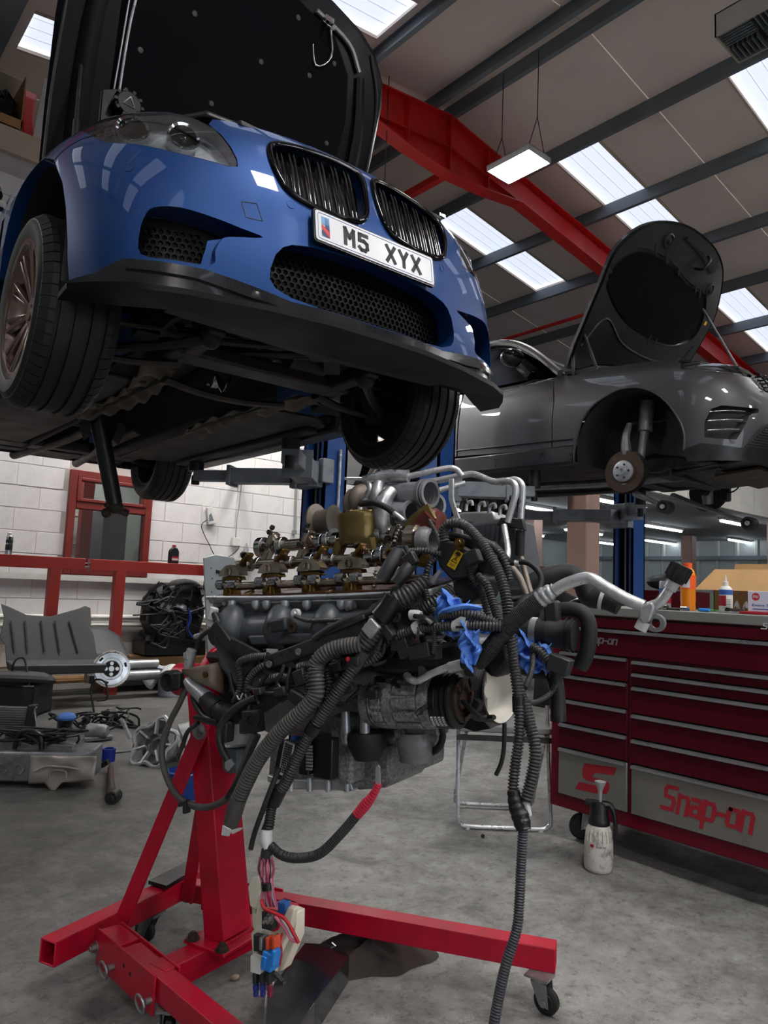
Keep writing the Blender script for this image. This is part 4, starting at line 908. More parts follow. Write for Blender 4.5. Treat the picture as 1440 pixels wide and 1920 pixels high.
for sg in (1, -1):
    g = (lambda P: P) if sg > 0 else mir
    obj('front_wing', rpanel(g(wing), [g(vent), g([q for q in lowg if q[0] > 0] + [(.001, .55), (.001, .335)][::1])] if 0 else [g(vent)], .05, 0, [lambda a, b: V(-.01, -.03 * math.copysign(1, a), 0), lambda a, b: V(-.06, 0, 0)]), 'car_grey', rov, ang=50)
    vw = obj('vent_well', rpanel(g([(1.08, .38), (1.08, .68), (.6, .68), (.6, .38)]), [], .06, -.06), 'ink', rov)
    for k, zz in enumerate((.455, .53, .60)):
        P = [rw(*(RS(sg * a, zz + .012 * (1 - abs(a - .85) * 3)) + RN(sg * a, zz) * -.015)) for a in np.linspace(1.03, .70 + .03 * (2 - k), 8)]
        obj('vent_blade', M().tube(P, .012, 6, 1, flat=.6), 'car_grey' if k < 2 else 'black_satin', vw)
        obj('blade_trim', M().tube([p + BZ * .012 + RF * .004 for p in P[:-1]], .004, 5, 1), 'steel', vw)
    obj('lower_grille', rpanel(g(lowg), [], .05, .004), 'black_plastic', rov)
    m = M()
    for zz in np.arange(.35, .54, .02): m.tube([rw(*(RS(sg * a, zz) + RN(sg * a, zz) * .008)) for a in np.linspace(.02, .74 - max(0, zz - .345) * 1.0, 10)], .004, 5, 1)
    obj('grille_bars', m, 'dark_metal', rov)['kind'] = 'stuff'
    H = g(lampz); hd = obj('headlamp', rpanel(H, [], .04, -.03), 'lamp_dark', rov)
    obj('lamp_blade', M().tube([rw(*(RS(sg * a, b) + RN(sg * a, b) * -.008)) for a, b in ((.62, .95), (.80, .957), (.95, .98), (1.03, 1.01))], .007, 6, 4), 'chrome', hd)
    obj('lens', rpanel(H, [], .04, .002), 'lens', hd)
    obj('upper_grille', rpanel(g(upg), [], .05, -.02), 'ink', rov)
    m = M()
    for i in range(6): m.tube([rw(*(RS(sg * a, .82 + i * .032) + RN(sg * a, .82) * (.004 + .008 * math.cos(a * 60)))) for a in np.linspace(.01, .52 - .012 * i, 26)], .006, 5, 1)
    obj('grille_bars', m, 'black_chrome', rov)['kind'] = 'stuff'
    obj('arch_trim', M().tube([rw(*(RS(sg * a, b) + RN(sg * a, b) * .002)) for a, b in archp], .008, 6, 3), 'car_grey', rov)
    obj('front_skirt', rpanel(g([(0, .24), (1.15, .24), (1.19, .33), (1.07, .375), (.79, .34), (0, .335)]), [], .05, .006), 'black_satin', rov)
    # front door, rear door
    obj('front_door', rpanel(g([(2.392, .47), (2.392, 1.16), (3.51, 1.17), (3.51, .52)]), [], .12, 0, [lambda a, b: V(0, -.03 * math.copysign(1, a), 0)]), 'car_grey', rov, ang=50)
    yb = lambda z: float(np.interp(z, [.28, .5, .75, .93, 1.05, 1.17], [.955, .965, .97, .955, .935, .90]))
    arch = [(-2.874 + .42 * math.cos(a), .36 + .45 * math.sin(a)) for a in np.linspace(0, math.pi, 14)]
    P = [(-1.79, .52), (-1.79, 1.17), (-3.2, 1.2), (-3.7, 1.1), (-3.72, .4), (-3.4, .36)] + arch[::-1][1:]
    m = M(); v2, F, _ = cdt(P, [], .15); m.add([rw(a, sg * yb(b), b) for a, b in v2], F); obj('rear_side', m, 'car_grey', rov, ang=50)
    obj('sill', M().bar(rw(-.42, sg * .92, .40), rw(-2.46, sg * .92, .43), .10, .17), 'black_satin', rov, bevel=.02)
    obj('sill_trim', M().tube([rw(-.44, sg * .972, .53), rw(-1.78, sg * .975, .575)], .012, 6, 1, flat=.5), 'black_satin', rov)
    obj('belt_trim', M().tube([rw(-.66, sg * .955, 1.115), rw(-1.1, sg * .955, 1.10), rw(-1.3, sg * .955, 1.09)], .012, 6, 3, flat=.5), 'steel', rov)
    # greenhouse
    obj('side_window', M().slab([rw(-.78, sg * .89, 1.18), rw(-1.32, sg * .76, 1.62), rw(-1.75, sg * .72, 1.66), rw(-3.0, sg * .74, 1.60), rw(-3.3, sg * .88, 1.2)], RL * -.01 * sg), 'black_chrome', rov)
    obj('roof_rail', M().tube([rw(-.62, sg * .90, 1.17), rw(-1.0, sg * .82, 1.48), rw(-1.35, sg * .77, 1.65), rw(-1.8, sg * .74, 1.69), rw(-3.1, sg * .75, 1.62)], .035, 8, 5), 'car_grey', rov)
    mm = obj('door_mirror', M().ell(rw(-1.06, sg * 1.05, 1.36), (.13, .09, .075), (RL, RF, BZ)), 'black_satin', rov); obj('mirror_cap', M().ell(rw(-1.04, sg * 1.05, 1.385), (.125, .085, .06), (RL, RF, BZ)), 'black_chrome', mm); obj('mirror_arm', M().bar(rw(-.98, sg * .9, 1.22), rw(-1.02, sg * 1.0, 1.3), .06, .04), 'black_satin', mm)
    # wheel well and bare hub
    m = M(); m.lathe(rw(.07, sg * .50, .42), RL * sg, [(0, 0), (0, .48), (.44, .48)], 30); keep = {i for i, v in enumerate(m.v) if v[2] - RT[2] > .25}
    me = M(); me.v = m.v; me.f = [f for f in m.f if all(i in keep for i in f)]; obj('arch_liner', me, 'under_black', rov)
    hc = rw(0.0, sg * .80, .235) if sg > 0 else atd(1166, 883, 6.1)
    hb_ = obj('brake_disc', M().lathe(hc, -RL if sg < 0 else RL, [(-.06, .06), (-.06, .175), (-.035, .178), (-.035, .10), (-.02, .095)], 40), 'iron_rust', rov, ang=40)
    ax = -RL if sg < 0 else RL
    obj('hub_face', M().lathe(hc, ax, [(-.03, .095), (-.012, .09), (-.008, .075), (-.008, .035), (.012, .032), (.012, .02), (0, .018), (0, 0)], 30), 'alu', hb_, ang=30)
    d, a, b = axes_from(ax)
    for i in range(5): q = i * 1.2566; obj('wheel_stud', M().cyl(hc + (a * math.cos(q) + b * math.sin(q)) * .057 - ax * .01, hc + (a * math.cos(q) + b * math.sin(q)) * .057 - ax * .0, .009, n=8), 'ink', hb_)
    obj('disc_shield', M().lathe(hc, ax, [(-.075, .02), (-.08, .19), (-.078, .19), (-.07, .02)], 30), 'dark_metal', hb_)
    obj('knuckle', M().tube([hc - ax * .08 - BZ * .12, hc - ax * .1 + BZ * .05, hc - ax * .06 + BZ * .28, hc - ax * .12 + BZ * .42], [.05, .06, .035, .025], 10, 4), 'alu_dark', rov)
    obj('damper', M().cyl(hc - ax * .16 + RF * .06, hc - ax * .2 + RF * .10 + BZ * .40, .036).cyl(hc - ax * .2 + RF * .10 + BZ * .36, hc - ax * .22 + RF * .11 + BZ * .62, .06, n=16), 'alu_dark', rov)
    obj('upper_arm', M().tube([hc - ax * .12 + BZ * .42, hc - ax * .3 + BZ * .46 + RF * .1, hc - ax * .34 + BZ * .47 + RF * .25], .018, 8, 3), 'dark_metal', rov)
    obj('brake_hose', M().tube([hc - ax * .1 + RF * .1 + BZ * .1, hc - ax * .1 + RF * .2 + BZ * -.02, hc - ax * .2 + RF * .34 + BZ * .02, hc - ax * .3 + RF * .3 + BZ * .1], .007, 6, 4), 'rubber', rov)
    obj('drive_shaft', M().cyl(hc - ax * .1, hc - ax * .5 + BZ * .05, .022).tube([hc - ax * .12, hc - ax * .24], .05, 12, 1, corr=(.02, .012)), 'dark_metal', rov)
    if sg > 0:
        obj('rear_caliper', M().box(hc - ax * .05 + RF * .15, (.08, .1, .2)), 'dark_metal', rov, bevel=.02)
# loose lower arms hanging from the front subframe
def rarm(pts, r): return [atd(x, y, d) for x, y, d in pts], r
for P, e, ed in (([(1190, 925, 6.2), (1220, 938, 6.1), (1248, 951, 6.0)], (1248, 951), 6.0), ([(1262, 930, 6.6), (1330, 955, 6.3), (1405, 980, 6.0)], (1406, 982), 6.0)):
    Q = [atd(*p) for p in P]; c = atd(*e, ed)
    ar = obj('lower_arm', M().tube(Q, [.05, .035, .03], 8, 4, flat=.6), 'alu_dark', rov); obj('arm_bush', M().lathe(c + RL * .05, -RL, [(0, .0), (0, .055), (.10, .055), (.10, .035), (.09, .03), (.09, .015), (.11, .012), (.11, 0)], 20), 'rubber', ar, ang=30)
    obj('bush_core', M().cyl(c - RL * .05, c - RL * .062, .02, n=12), 'alu', ar)
# bonnet
rb0 = rw(-.55, 0, 1.17); rbd = RF * math.cos(math.radians(57)) + BZ * math.sin(math.radians(57)); rbn = np.cross(rbd, RL); rbn = rbn if rbn @ RF > 0 else -rbn
def rh(v, t, o=0.): return rb0 + RL * v + rbd * t + rbn * (o - .05 * (v / .9) ** 2 - .03 * (t - .7) ** 2)
RO = smooth_loop([(-.85, .02), (-.95, .48), (-.985, .76), (-1.02, 1.02), (-.98, 1.16), (-.89, 1.29), (-.77, 1.39), (-.61, 1.47), (-.4, 1.535), (-.17, 1.565), (.10, 1.565), (.32, 1.545), (.54, 1.485), (.71, 1.385), (.90, 1.18), (.99, 1.015), (1.0, .80), (.98, .50), (.90, .02), (.6, .12), (.3, .20), (0, .22), (-.3, .20), (-.6, .12)], 2)
RP = [(-.85, .775), (-.9, .935), (-.83, 1.08), (-.65, 1.18), (-.28, 1.205), (.13, 1.15), (.55, 1.125), (.74, .845), (.56, .66), (.29, .59), (-.13, .57), (-.5, .62)]
RP = smooth_loop(RP, 3)
def rhp(poly, o, step=.1, holes=()): m = M(); v2, F, l_ = cdt(poly, list(holes), step); m.add([rh(a, b, o) for a, b in v2], F); return m, l_
m, l_ = rhp(RO, -.03); lp = l_[0]; n = len(lp); m.add([rh(a, b, -.03) for a, b in lp] + [rh(a, b, 0) for a, b in lp], [(i, (i + 1) % n, n + (i + 1) % n, n + i) for i in range(n)])
rbn_ = obj('bonnet', m, 'car_grey', rov, ang=50)
cx_, cy_ = 0, .8
m, l_ = rhp([((a - cx_) * .97, cy_ + (b - cy_) * .97) for a, b in RO], .004, .1, [[(a * 1.06 - .0, .85 + (b - .85) * 1.08) for a, b in RP]])
lp = l_[1]; n = len(lp); m.add([rh(a, b, .004) for a, b in lp] + [rh(a, b, -.03) for a, b in lp], [(i, (i + 1) % n, n + (i + 1) % n, n + i) for i in range(n)])
obj('inner_panel', m, 'bonnet_grey', rbn_, ang=40)
m, l_ = rhp(RP, -.008, .08); obj('insulation_pad', m, 'pad_black', rbn_)
rnw = rbn
for v, t in ((-.45, 1.36), (.55, 1.22)): obj('bonnet_catch', M().lathe(rh(v, t, .0), rnw, [(0, .07), (.015, .065), (.02, .05), (.008, .045), (.012, .03), (.03, .02), (.03, 0)], 18), 'dark_metal', rbn_, ang=40)
obj('catch_hook', M().tube([rh(.12, 1.3, .0), rh(.13, 1.32, .08), rh(.15, 1.4, .09), rh(.15, 1.44, .05)], .014, 8, 4), 'black_satin', rbn_)
obj('press_rib', M().tube([rh(-.25, 1.45, .005), rh(.1, 1.42, .005), rh(.4, 1.35, .005)], .03, 6, 4, flat=.4), 'bonnet_grey', rbn_)
for v, t in ((-.55, 1.25), (-.35, 1.23), (-.1, 1.2), (.3, 1.16), (.42, 1.14), (.0, .56), (.12, .56)): obj('panel_slot', M().box(rh(v, t, .004), (.09, .022, .004), (nrm(RL * .7 - rbd * .7 if t > 1 else rbd), nrm(RL * .7 + rbd * .7 if t > 1 else RL), rbn)), 'ink', rbn_)
for v, t in ((-.3, 1.43), (-.3, 1.36), (.3, 1.28), (.32, 1.21), (-.93, .9), (-.93, .83), (-.94, .97), (.85, .55), (.86, .7)): obj('panel_hole', M().lathe(rh(v, t, .005), rnw, [(0, .014), (.002, 0)], 8), 'ink', rbn_)
obj('sticker', M().slab([rh(.80, .93, .006), rh(.85, .93, .006), rh(.85, .97, .006), rh(.80, .97, .006)], rbn * .002), 'label_yellow', rbn_)
obj('edge_rib', M().tube([rh(-.84, .25, .005), rh(-.72, .55, .005), rh(-.35, .42, .005), rh(.2, .40, .005), rh(.7, .50, .005), rh(.84, .70, .005)], .014, 6, 5), 'bonnet_grey', rbn_)
pr0, pr1 = plane_at(1318, 580, rh(.6, .6, 0), rbn), rw(.6, .78, 1.02)
obj('prop_rod', M().cyl(pr0, plane_at(1382, 688, rw(.55, 0, 0), RF), .012, n=8), 'alu', rov)
obj('hinge_strut', M().cyl(rw(-.30, -.80, 1.15), rh(-.86, .35, .0), .014).bar(rw(-.52, -.84, 1.12), rh(-.86, .14, 0), .03, .012), 'dark_metal', rov)
obj('cowl', M().slab([rw(-.6, -.86, 1.16), rw(-.6, .86, 1.16), rw(-.3, .8, 1.15), rw(-.3, -.8, 1.15)], BZ * .03), 'black_plastic', rov)
obj('windscreen', M().slab([rw(-.62, -.86, 1.18), rw(-.62, .86, 1.18), rw(-1.35, .74, 1.65), rw(-1.35, -.74, 1.65)], BZ * .012), mat('screen_glass', '5a6468', .05, .2, .03, 3, coat=1), rov)
obj('roof', M().slab([rw(-1.35, -.76, 1.655), rw(-1.35, .76, 1.655), rw(-2.0, .75, 1.70), rw(-3.1, .75, 1.63), rw(-3.1, -.75, 1.63), rw(-2.0, -.75, 1.70)], BZ * .02), 'car_grey', rov)
obj('tailgate', M().slab([rw(-3.1, -.75, 1.63), rw(-3.1, .75, 1.63), rw(-3.7, .88, 1.1), rw(-3.7, .9, .4), rw(-3.7, -.9, .4), rw(-3.7, -.88, 1.1)], RF * .02), 'car_grey', rov)
obj('slam_panel', M().slab([rw(.82, -.6, 1.0), rw(.82, .6, 1.0), rw(.4, .68, 1.1), rw(.4, -.68, 1.1)], BZ * .02), 'black_plastic', rov)
# underside
obj('floor_pan', M().slab([rw(-.5, -.88, .36), rw(-.5, .88, .36), rw(-2.5, .88, .40), rw(-3.6, .85, .45), rw(-3.6, -.85, .45), rw(-2.5, -.88, .40)], BZ * .03), 'under_black', rov)
obj('engine_tray', M().slab([rw(.9, -.55, .28), rw(.9, .55, .28), rw(.3, .5, .22), rw(-.4, .4, .26), rw(-.4, -.4, .26), rw(.3, -.5, .22)], BZ * .03), 'dark_metal', rov, bevel=.01)
obj('subframe', M().bar(rw(.15, -.5, .26), rw(.15, .5, .26), .14, .09).bar(rw(-.25, -.45, .26), rw(-.25, .45, .26), .14, .08).bar(rw(.6, -.42, .28), rw(-.3, -.40, .26), .08, .08).bar(rw(.6, .42, .28), rw(-.3, .40, .26), .08, .08), 'dark_metal', rov, bevel=.01)
obj('rust_guard', M().slab([rw(.85, -.30, .24), rw(.85, .5, .24), rw(.55, .5, .20), rw(.5, -.3, .21)], BZ * .02), 'iron_rust', rov)
obj('exhaust_pipe', M().tube([rw(.2, -.2, .25), rw(-.6, -.15, .26), rw(-1.5, -.2, .28), rw(-2.4, -.2, .3)], .04, 10, 5), 'galvanised', rov)
obj('bay_block', M().box(rw(.1, 0, .55), (.9, .7, .5)), 'under_black', rov)
for sg in (1, -1):
    W = wheel(rw(-2.874, sg * .83, .30), sg, parent=rov, r=.365, rimr=.25); spokes(W, 7, 'galvanised')
# ================================================================== LIFT POSTS AND ARMS
def post(c, face, wx, wy, h, label):
    t = thing('lift_post', (c[0], c[1], 0), label, 'car lift', 'blue lift posts')
    x, y = wx / 2, wy / 2; f = face; th = .02
    m = M()
    m.b2((c[0] - x, c[1] - y, 0), (c[0] + x, c[1] - y + th, h)); m.b2((c[0] - x, c[1] + y - th, 0), (c[0] + x, c[1] + y, h))
    bx0 = c[0] + x - th if f < 0 else c[0] - x; m.b2((bx0, c[1] - y, 0), (bx0 + th, c[1] + y, h))
    fx = c[0] - x if f < 0 else c[0] + x - th
    m.b2((fx, c[1] - y, 0), (fx + th, c[1] - y + .045, h)); m.b2((fx, c[1] + y - .06, 0), (fx + th, c[1] + y, h))
    obj('column', m, 'lift_blue', t)
    obj('base_plate', M().b2((c[0] - .22, c[1] - .2, 0), (c[0] + .22, c[1] + .2, .02)), 'lift_blue', t)
    obj('channel_back', M().b2((c[0] - .02, c[1] - y + th, .02), (c[0] + .02, c[1] + y - th, h)), 'ink', t)
    obj('lifting_chain', M().b2((c[0] + f * .05 - .012, c[1] + .0, .1), (c[0] + f * .05 + .012, c[1] + .022, h)), 'galvanised', t)
    return t
pA = post((3.02, 4.20), -1, .20, .26, 2.85, 'blue lift post behind the engine, carrying the blue car')
pB = post((4.69, 4.76), 1, .21, .26, 3.4, 'blue lift post between the two cars, seen from its plain back')
pC = post((7.78, 4.62), -1, .27, .25, 3.2, 'blue lift post under the nose of the grey car above the tool chest')
def arm(t, a, b_, w=.13, h=.11, pad=None, sec=.6):
    a = V(*a); b_ = V(*b_); mid = a + (b_ - a) * sec
    r_ = obj('lift_arm', M().bar(a, mid, w, h), 'lift_grey', t, bevel=.006)
    obj('arm_extension', M().bar(mid - (b_ - a) * .05, b_, w * .72, h * .72), 'lift_grey', r_, bevel=.006)
    obj('arm_collar', M().bar(mid - (b_ - a) * .02, mid + (b_ - a) * .015, w * 1.25, h * 1.35), 'lift_grey', r_)
    obj('lift_pad', M().cyl(b_ + BZ * h * .3, b_ + BZ * (.12 if pad is None else pad), .055, n=16).cyl(b_ - BZ * h * .6, b_, .03), 'dark_metal', r_)
zA = 1.93
obj('carriage', M().b2((2.80, 4.08, zA - .08), (2.93, 4.32, zA + .10)).b2((2.88, 4.03, zA - .05), (2.98, 4.09, zA + .12)), 'lift_grey', pA, bevel=.008)
obj('carriage_pin', M().cyl((2.80, 4.24, zA - .09), (2.80, 4.24, zA + .10), .028), 'galvanised', pA)
q = bw(-2.15, .74, 0); arm(pA, (2.82, 4.30, zA), (q[0], q[1], zA + .0), .13, .105, .10, .62)
q = bw(-.85, .74, 0); arm(pA, (2.82, 4.12, zA), (q[0], q[1], zA), .15, .13, .10, .62)
obj('toe_guard', M().tube([(3.08, 4.04, zA), (3.2, 3.92, zA), (3.3, 3.95, zA - .02), (3.34, 4.0, zA - .2), (3.3, 4.02, zA - .22)], .011, 8, 3).tube([(3.12, 4.0, zA - .12), (3.22, 3.95, zA - .12), (3.32, 3.98, zA - .13)], .009, 8, 3).cyl((3.04, 4.05, zA - .25), (3.04, 4.05, zA + .2), .012), 'alu_pipe', pA)
zB = 2.12
obj('carriage', M().b2((4.80, 4.64, zB - .12), (4.92, 4.88, zB + .12)), 'lift_grey', pB, bevel=.008)
q = rw(-.95, -.80, 0); arm(pB, (4.92, 4.70, zB), (q[0], q[1], zB), .16, .14, .2, .65)
q = rw(-2.2, -.80, 0); arm(pB, (4.92, 4.84, zB), (q[0], q[1], zB), .16, .14, .2, .6)
obj('carriage', M().b2((7.52, 4.48, zB - .14), (7.64, 4.76, zB + .14)).b2((7.2, 4.5, zB - .1), (7.55, 4.74, zB + .04)), 'lift_grey', pC, bevel=.008)
q = rw(-.75, .80, 0); arm(pC, (7.5, 4.52, zB), (q[0], q[1], zB), .16, .14, .2, .6)
q = rw(-2.3, .80, 0); arm(pC, (7.5, 4.74, zB), (q[0], q[1], zB), .16, .14, .2, .6)
# ================================================================== RED ENGINE STAND
EP = V(1.13, 1.93, 0); ED = nrm(V(.32, -.947, 0)); EN = nrm(V(-.947, -.32, 0))
def e(x, y, b=0.): return plane_at(x, y, EP + EN * b, EN)
_t = math.radians(4.2); EX = ED * math.cos(_t) + BZ * math.sin(_t); EZ = -ED * math.sin(_t) + BZ * math.cos(_t); EA = (EX, EN, EZ)
st = thing('engine_stand', (1.13, 1.93, 0), 'bright red steel engine stand on castors holding the bare engine', 'engine stand')
zt, zb = .166, .100; ZU = BZ * (zt + zb) / 2
def hollow(p0, p1, w, h, t=.005, up=(0, 0, 1)):
    d, a, b = axes_from(np.asarray(p1) - np.asarray(p0), up); m = M()
    for s_ in (-1, 1):
        m.bar(p0 + a * s_ * (w - t) / 2, p1 + a * s_ * (w - t) / 2, t, h, up); m.bar(p0 + b * s_ * (h - t) / 2, p1 + b * s_ * (h - t) / 2, w, t, up)
    return m
def flat(v): return V(v[0], v[1], 0)
A0 = flat(atz(90, 1763, zt)); A1 = flat(atz(372, 1628, zt)); ca = nrm(A1 - A0); A0 = A0 + ca * .0
cb_ = obj('cross_tube', hollow(A0 + ZU, A1 + ca * .02 + ZU, .062, .066), 'stand_red', st, bevel=.003)
N0 = flat(atz(205, 1735, zt)); N1 = flat(atz(357, 1862, zt)); nl = nrm(flat(atz(455, 1920, zt)) - flat(atz(257, 1762, zt)))
nstart = flat(atz(236, 1760, zt)) ; 
obj('hinge_stub', M().bar(nstart - nl * .10 + ZU, nstart + nl * .022 + ZU, .060, .066), 'stand_red', st, bevel=.003)
leg_n = obj('leg', M().bar(nstart + nl * .036 + ZU, nstart + nl * .98 + ZU, .056, .060), 'stand_red', st, bevel=.003)
nside = nrm(np.cross(nl, BZ))
for s_ in (-1, 1):
    pl = obj('hinge_plate', M().bar(nstart - nl * .10 + nside * s_ * .034 + ZU - BZ * .012, nstart + nl * .24 + nside * s_ * .034 + ZU - BZ * .012, .006, .098), 'stand_red', st, bevel=.002)
cs = nside if nside @ EN > 0 else -nside
def bolt(p, ax, r, parent, mt='galvanised', h=.012, name='bolt'):
    ax = nrm(ax); o = obj(name, M().cyl(p, p + ax * h * .25, r * 1.45, n=16).hexnut(p + ax * h * .25, ax, r, h).cyl(p + ax * h * 1.2, p + ax * h * 1.7, r * .55, n=10), mt, parent, ang=25); return o
for (x, y) in ((180, 1776), ):
    p = plane_at(x, y, nstart + cs * .037, cs); bolt(p, cs, .012, st)
for (x, y) in ((213, 1812), (283, 1875)):
    p = plane_at(x, y, nstart + cs * .037, cs); pn_ = obj('lock_pin', M().cyl(p - cs * .08, p + cs * .016, .008), 'galvanised', st)
    c = p + cs * .018 - ca * .0 - nl * .022 - BZ * .012
    ring = [c + (nl * math.cos(q) + BZ * math.sin(q)) * .022 + cs * .004 * math.sin(q) for q in np.linspace(0, 6.2832, 24)]
    obj('pin_ring', M().tube(ring, .0034, 6, 1), 'galvanised', pn_)
for x, y in ((232, 1810), (244, 1826)): p = plane_at(x, y, nstart + cs * .037, cs); obj('plate_hole', M().lathe(p, cs, [(.0005, .006), (.001, 0)], 10), 'ink', st)
F1 = flat(atz(1043, 1771, zt)); F0 = flat(atz(430, 1662, zt)); fl_ = nrm(F1 - F0)
leg_f = obj('leg', hollow(F0 + ZU, F1 + ZU, .066, .066), 'stand_red', st, bevel=.003)
obj('hinge_stub', M().bar(F0 - fl_ * .22 + ZU, F0 + fl_ * .06 + ZU, .055, .058), 'stand_red', st, bevel=.003)
fs = nrm(np.cross(fl_, BZ)); fs = fs if fs @ EN > 0 else -fs
for s_ in (-1, 1): obj('hinge_plate', M().bar(F0 - fl_ * .08 + fs * s_ * .036 + ZU, F0 + fl_ * .18 + fs * s_ * .036 + ZU, .006, .078), 'stand_red', st, bevel=.002)
bolt(plane_at(350, 1682, A1 + fs * .03, fs), fs, .013, st)
X0 = flat(atz(296, 1812, zt)); X1 = EP - EN * .30; xd = nrm(X1 - X0)
obj('cross_tube', M().bar(X0 + ZU, flat(X1) + ZU, .066, .066), 'stand_red', st, bevel=.003)
cb0 = EP + ED * .0 + BZ * zt; ct0 = EP - ED * .135 + BZ * .86
cbp = obj('base_plate', M().box(cb0 + BZ * .005, (.15, .20, .010), (ED, EN, BZ)), 'stand_red', st, bevel=.002)
for q in ((.055, .085), (.055, -.085), (-.055, .085)): bolt(cb0 + ED * q[0] + EN * q[1] + BZ * .010, BZ, .014, cbp, 'iron_rust')
colu = obj('column', M().bar(cb0 + BZ * .008, ct0, .118, .074, ED), 'stand_red', st, bevel=.004)
obj('weld_bead', M().tube([cb0 + BZ * .012 + ED * a + EN * b for a, b in ((.040, .062), (.040, -.062))], .005, 6, 1, corr=(.006, .002)), 'stand_red', colu)
fb0 = e(378, 1370, .066); bolt(fb0 + EN * .008, EN, .017, st)
def strap(p, q, w, t, nn): d = nrm(q - p); s_ = nrm(np.cross(d, nn)); return M().slab([p - s_ * w / 2 - d * .03, p + s_ * w / 2 - d * .03, q + s_ * w / 2, q - s_ * w / 2], nrm(nn) * t)
bq = atz(232, 1722, zt); obj('brace', strap(fb0, bq, .052, .008, EN), 'stand_red', st, bevel=.002)
fb1 = e(400, 1385, -.066); bq1 = atz(352, 1688, .15); obj('brace', strap(fb1, bq1, .048, .008, EN), 'stand_red', st, bevel=.002)
obj('tool_tray_arm', M().slab([atz(278, 1658, .17), atz(352, 1620, .17), atz(358, 1640, .17), atz(312, 1668, .17)], BZ * .012), 'black_satin', st)
hd0 = e(380, 1275, .0); obj('mount_head', M().cyl(hd0 - EX * .10, hd0 + EX * .10, .05, n=24).cyl(hd0 + EX * .08, hd0 + EX * .10, .11, n=24), 'stand_red', st, bevel=.004)
for q in (0.6, 2.2, 3.7, 5.3): obj('mount_arm', M().bar(hd0 + EX * .11, hd0 + EX * .16 + (EN * math.cos(q) + EZ * math.sin(q)) * .15, .04, .02), 'dark_metal', st, bevel=.003)
def castor(p, yaw, parent, r=.036, name='castor'):
    d = V(math.cos(yaw), math.sin(yaw), 0); s_ = V(-d[1], d[0], 0); wc = p + d * .022 + BZ * (r - p[2])
    k = obj(name, M().box(p - BZ * .003, (.07, .06, .006), (d, s_, BZ)).cyl(p - BZ * .016, p - BZ * .004, .024, n=16), 'galvanised', parent)
    for q in (-1, 1): obj('fork', M().slab([p - BZ * .014 + s_ * q * .021 - d * .02, p - BZ * .014 + s_ * q * .021 + d * .028, wc + s_ * q * .021 + d * .014 - BZ * .012, wc + s_ * q * .021 - d * .014 - BZ * .008], s_ * .003), 'galvanised', k)
    obj('castor_wheel', M().lathe(wc - s_ * .015, s_, [(0, .01), (0, r * .62), (.002, r * .66), (.003, r - .006), (.007, r), (.023, r), (.027, r - .006), (.028, r * .66), (.030, r * .62), (.030, .01)], 28), 'rubber', k, ang=30)
    obj('axle_bolt', M().hexnut(wc + s_ * .022, s_, .009, .008).hexnut(wc - s_ * .022, -s_, .009, .008), 'galvanised', k); return k
castor(flat(atz(1012, 1826, zb)) + BZ * zb, math.atan2(-.9, .2), st)
castor(A1 - ca * .30 + BZ * zb - fl_ * .03, 2.4, st); castor(nstart + nl * .26 + BZ * zb, 1.0, st); castor(A0 + ca * .40 + BZ * zb, 2.0, st)
# ================================================================== THE ENGINE
en = thing('engine', hd0 + EX * .3 - EZ * .2, 'stripped V8 engine with bare camshafts and hanging wiring loom on red stand', 'engine')
mat('manifold_black', '43474d', .42, 0, .15, 5, dirt=('5a5d62', .35, 7)); mat('conduit', '343437', .42, 0, .2, 25, dirt=('4b4b4c', .3, 14))
mat('braid', '202122', .5, .2, .4, 180); mat('pulley_white', 'c9c5bc', .5, .2, .1, 9, dirt=('8c857a', .4, 10)); mat('brown_red', '5a221c', .35, .1, .3, 12)
def H(name, pts, r, mt='conduit', corr=None, n=10, sm=5, parent=None, **k): return obj(name, M().tube([e(*q) for q in pts], r, n, sm, corr, **k), mt, parent or en, ang=50 if not corr else 80)
CO = (.0062, .0026)
def boxe(x, y, b, w, h, dpt, rot=0.): # box seen face on around a pixel; w,h in metres along engine axis / up
    c = e(x, y, b); q = math.radians(rot); u = EX * math.cos(q) + EZ * math.sin(q); v = -EX * math.sin(q) + EZ * math.cos(q); return M().box(c, (w, dpt, h), (u, EN, v))
# block, heads, sump
blk = obj('engine_block', M().slab([e(405, 1165, .0), e(895, 1130, .0), e(905, 1345, .0), e(735, 1400, .0), e(500, 1375, .0), e(410, 1330, .0)], -EN * .26), 'alu_dark', en, bevel=.01)
obj('block_flank', M().slab([e(520, 1215, .12), e(830, 1200, .12), e(830, 1340, .10), e(730, 1395, .08), e(520, 1370, .08)], -EN * .14), 'alu_dark', en, bevel=.012)
# near cylinder head: gasket rail, tilted outwards
rail = [(388, 1121), (404, 1118), (418, 1106), (470, 1112), (600, 1108), (700, 1110), (782, 1104), (800, 1098)]
RI = EZ * .034 - EN * .22
rl = [e(x, y, .27) for x, y in ((388, 1122), (520, 1120), (660, 1116), (800, 1107))]
obj('head_rail', M().slab([rl[0], rl[-1], rl[-1] + RI, rl[0] + RI], -EZ * .014 - EN * .010), 'alu', en, bevel=.003)
obj('oily_deck', M().slab([p + EZ * .001 + RI * q for p, q in ((rl[0] + EX * .012, .03), (rl[-1] - EX * .008, .03), (rl[-1] - EX * .008, .97), (rl[0] + EX * .012, .97))], EZ * .004), 'oil_brown', en)
obj('rail_lip', M().tube([rl[0] + EZ * .003, *rl[1:3], rl[3]], .0045, 6, 3).tube([rl[0], rl[0] + RI], .0045, 6, 2), 'alu', en)
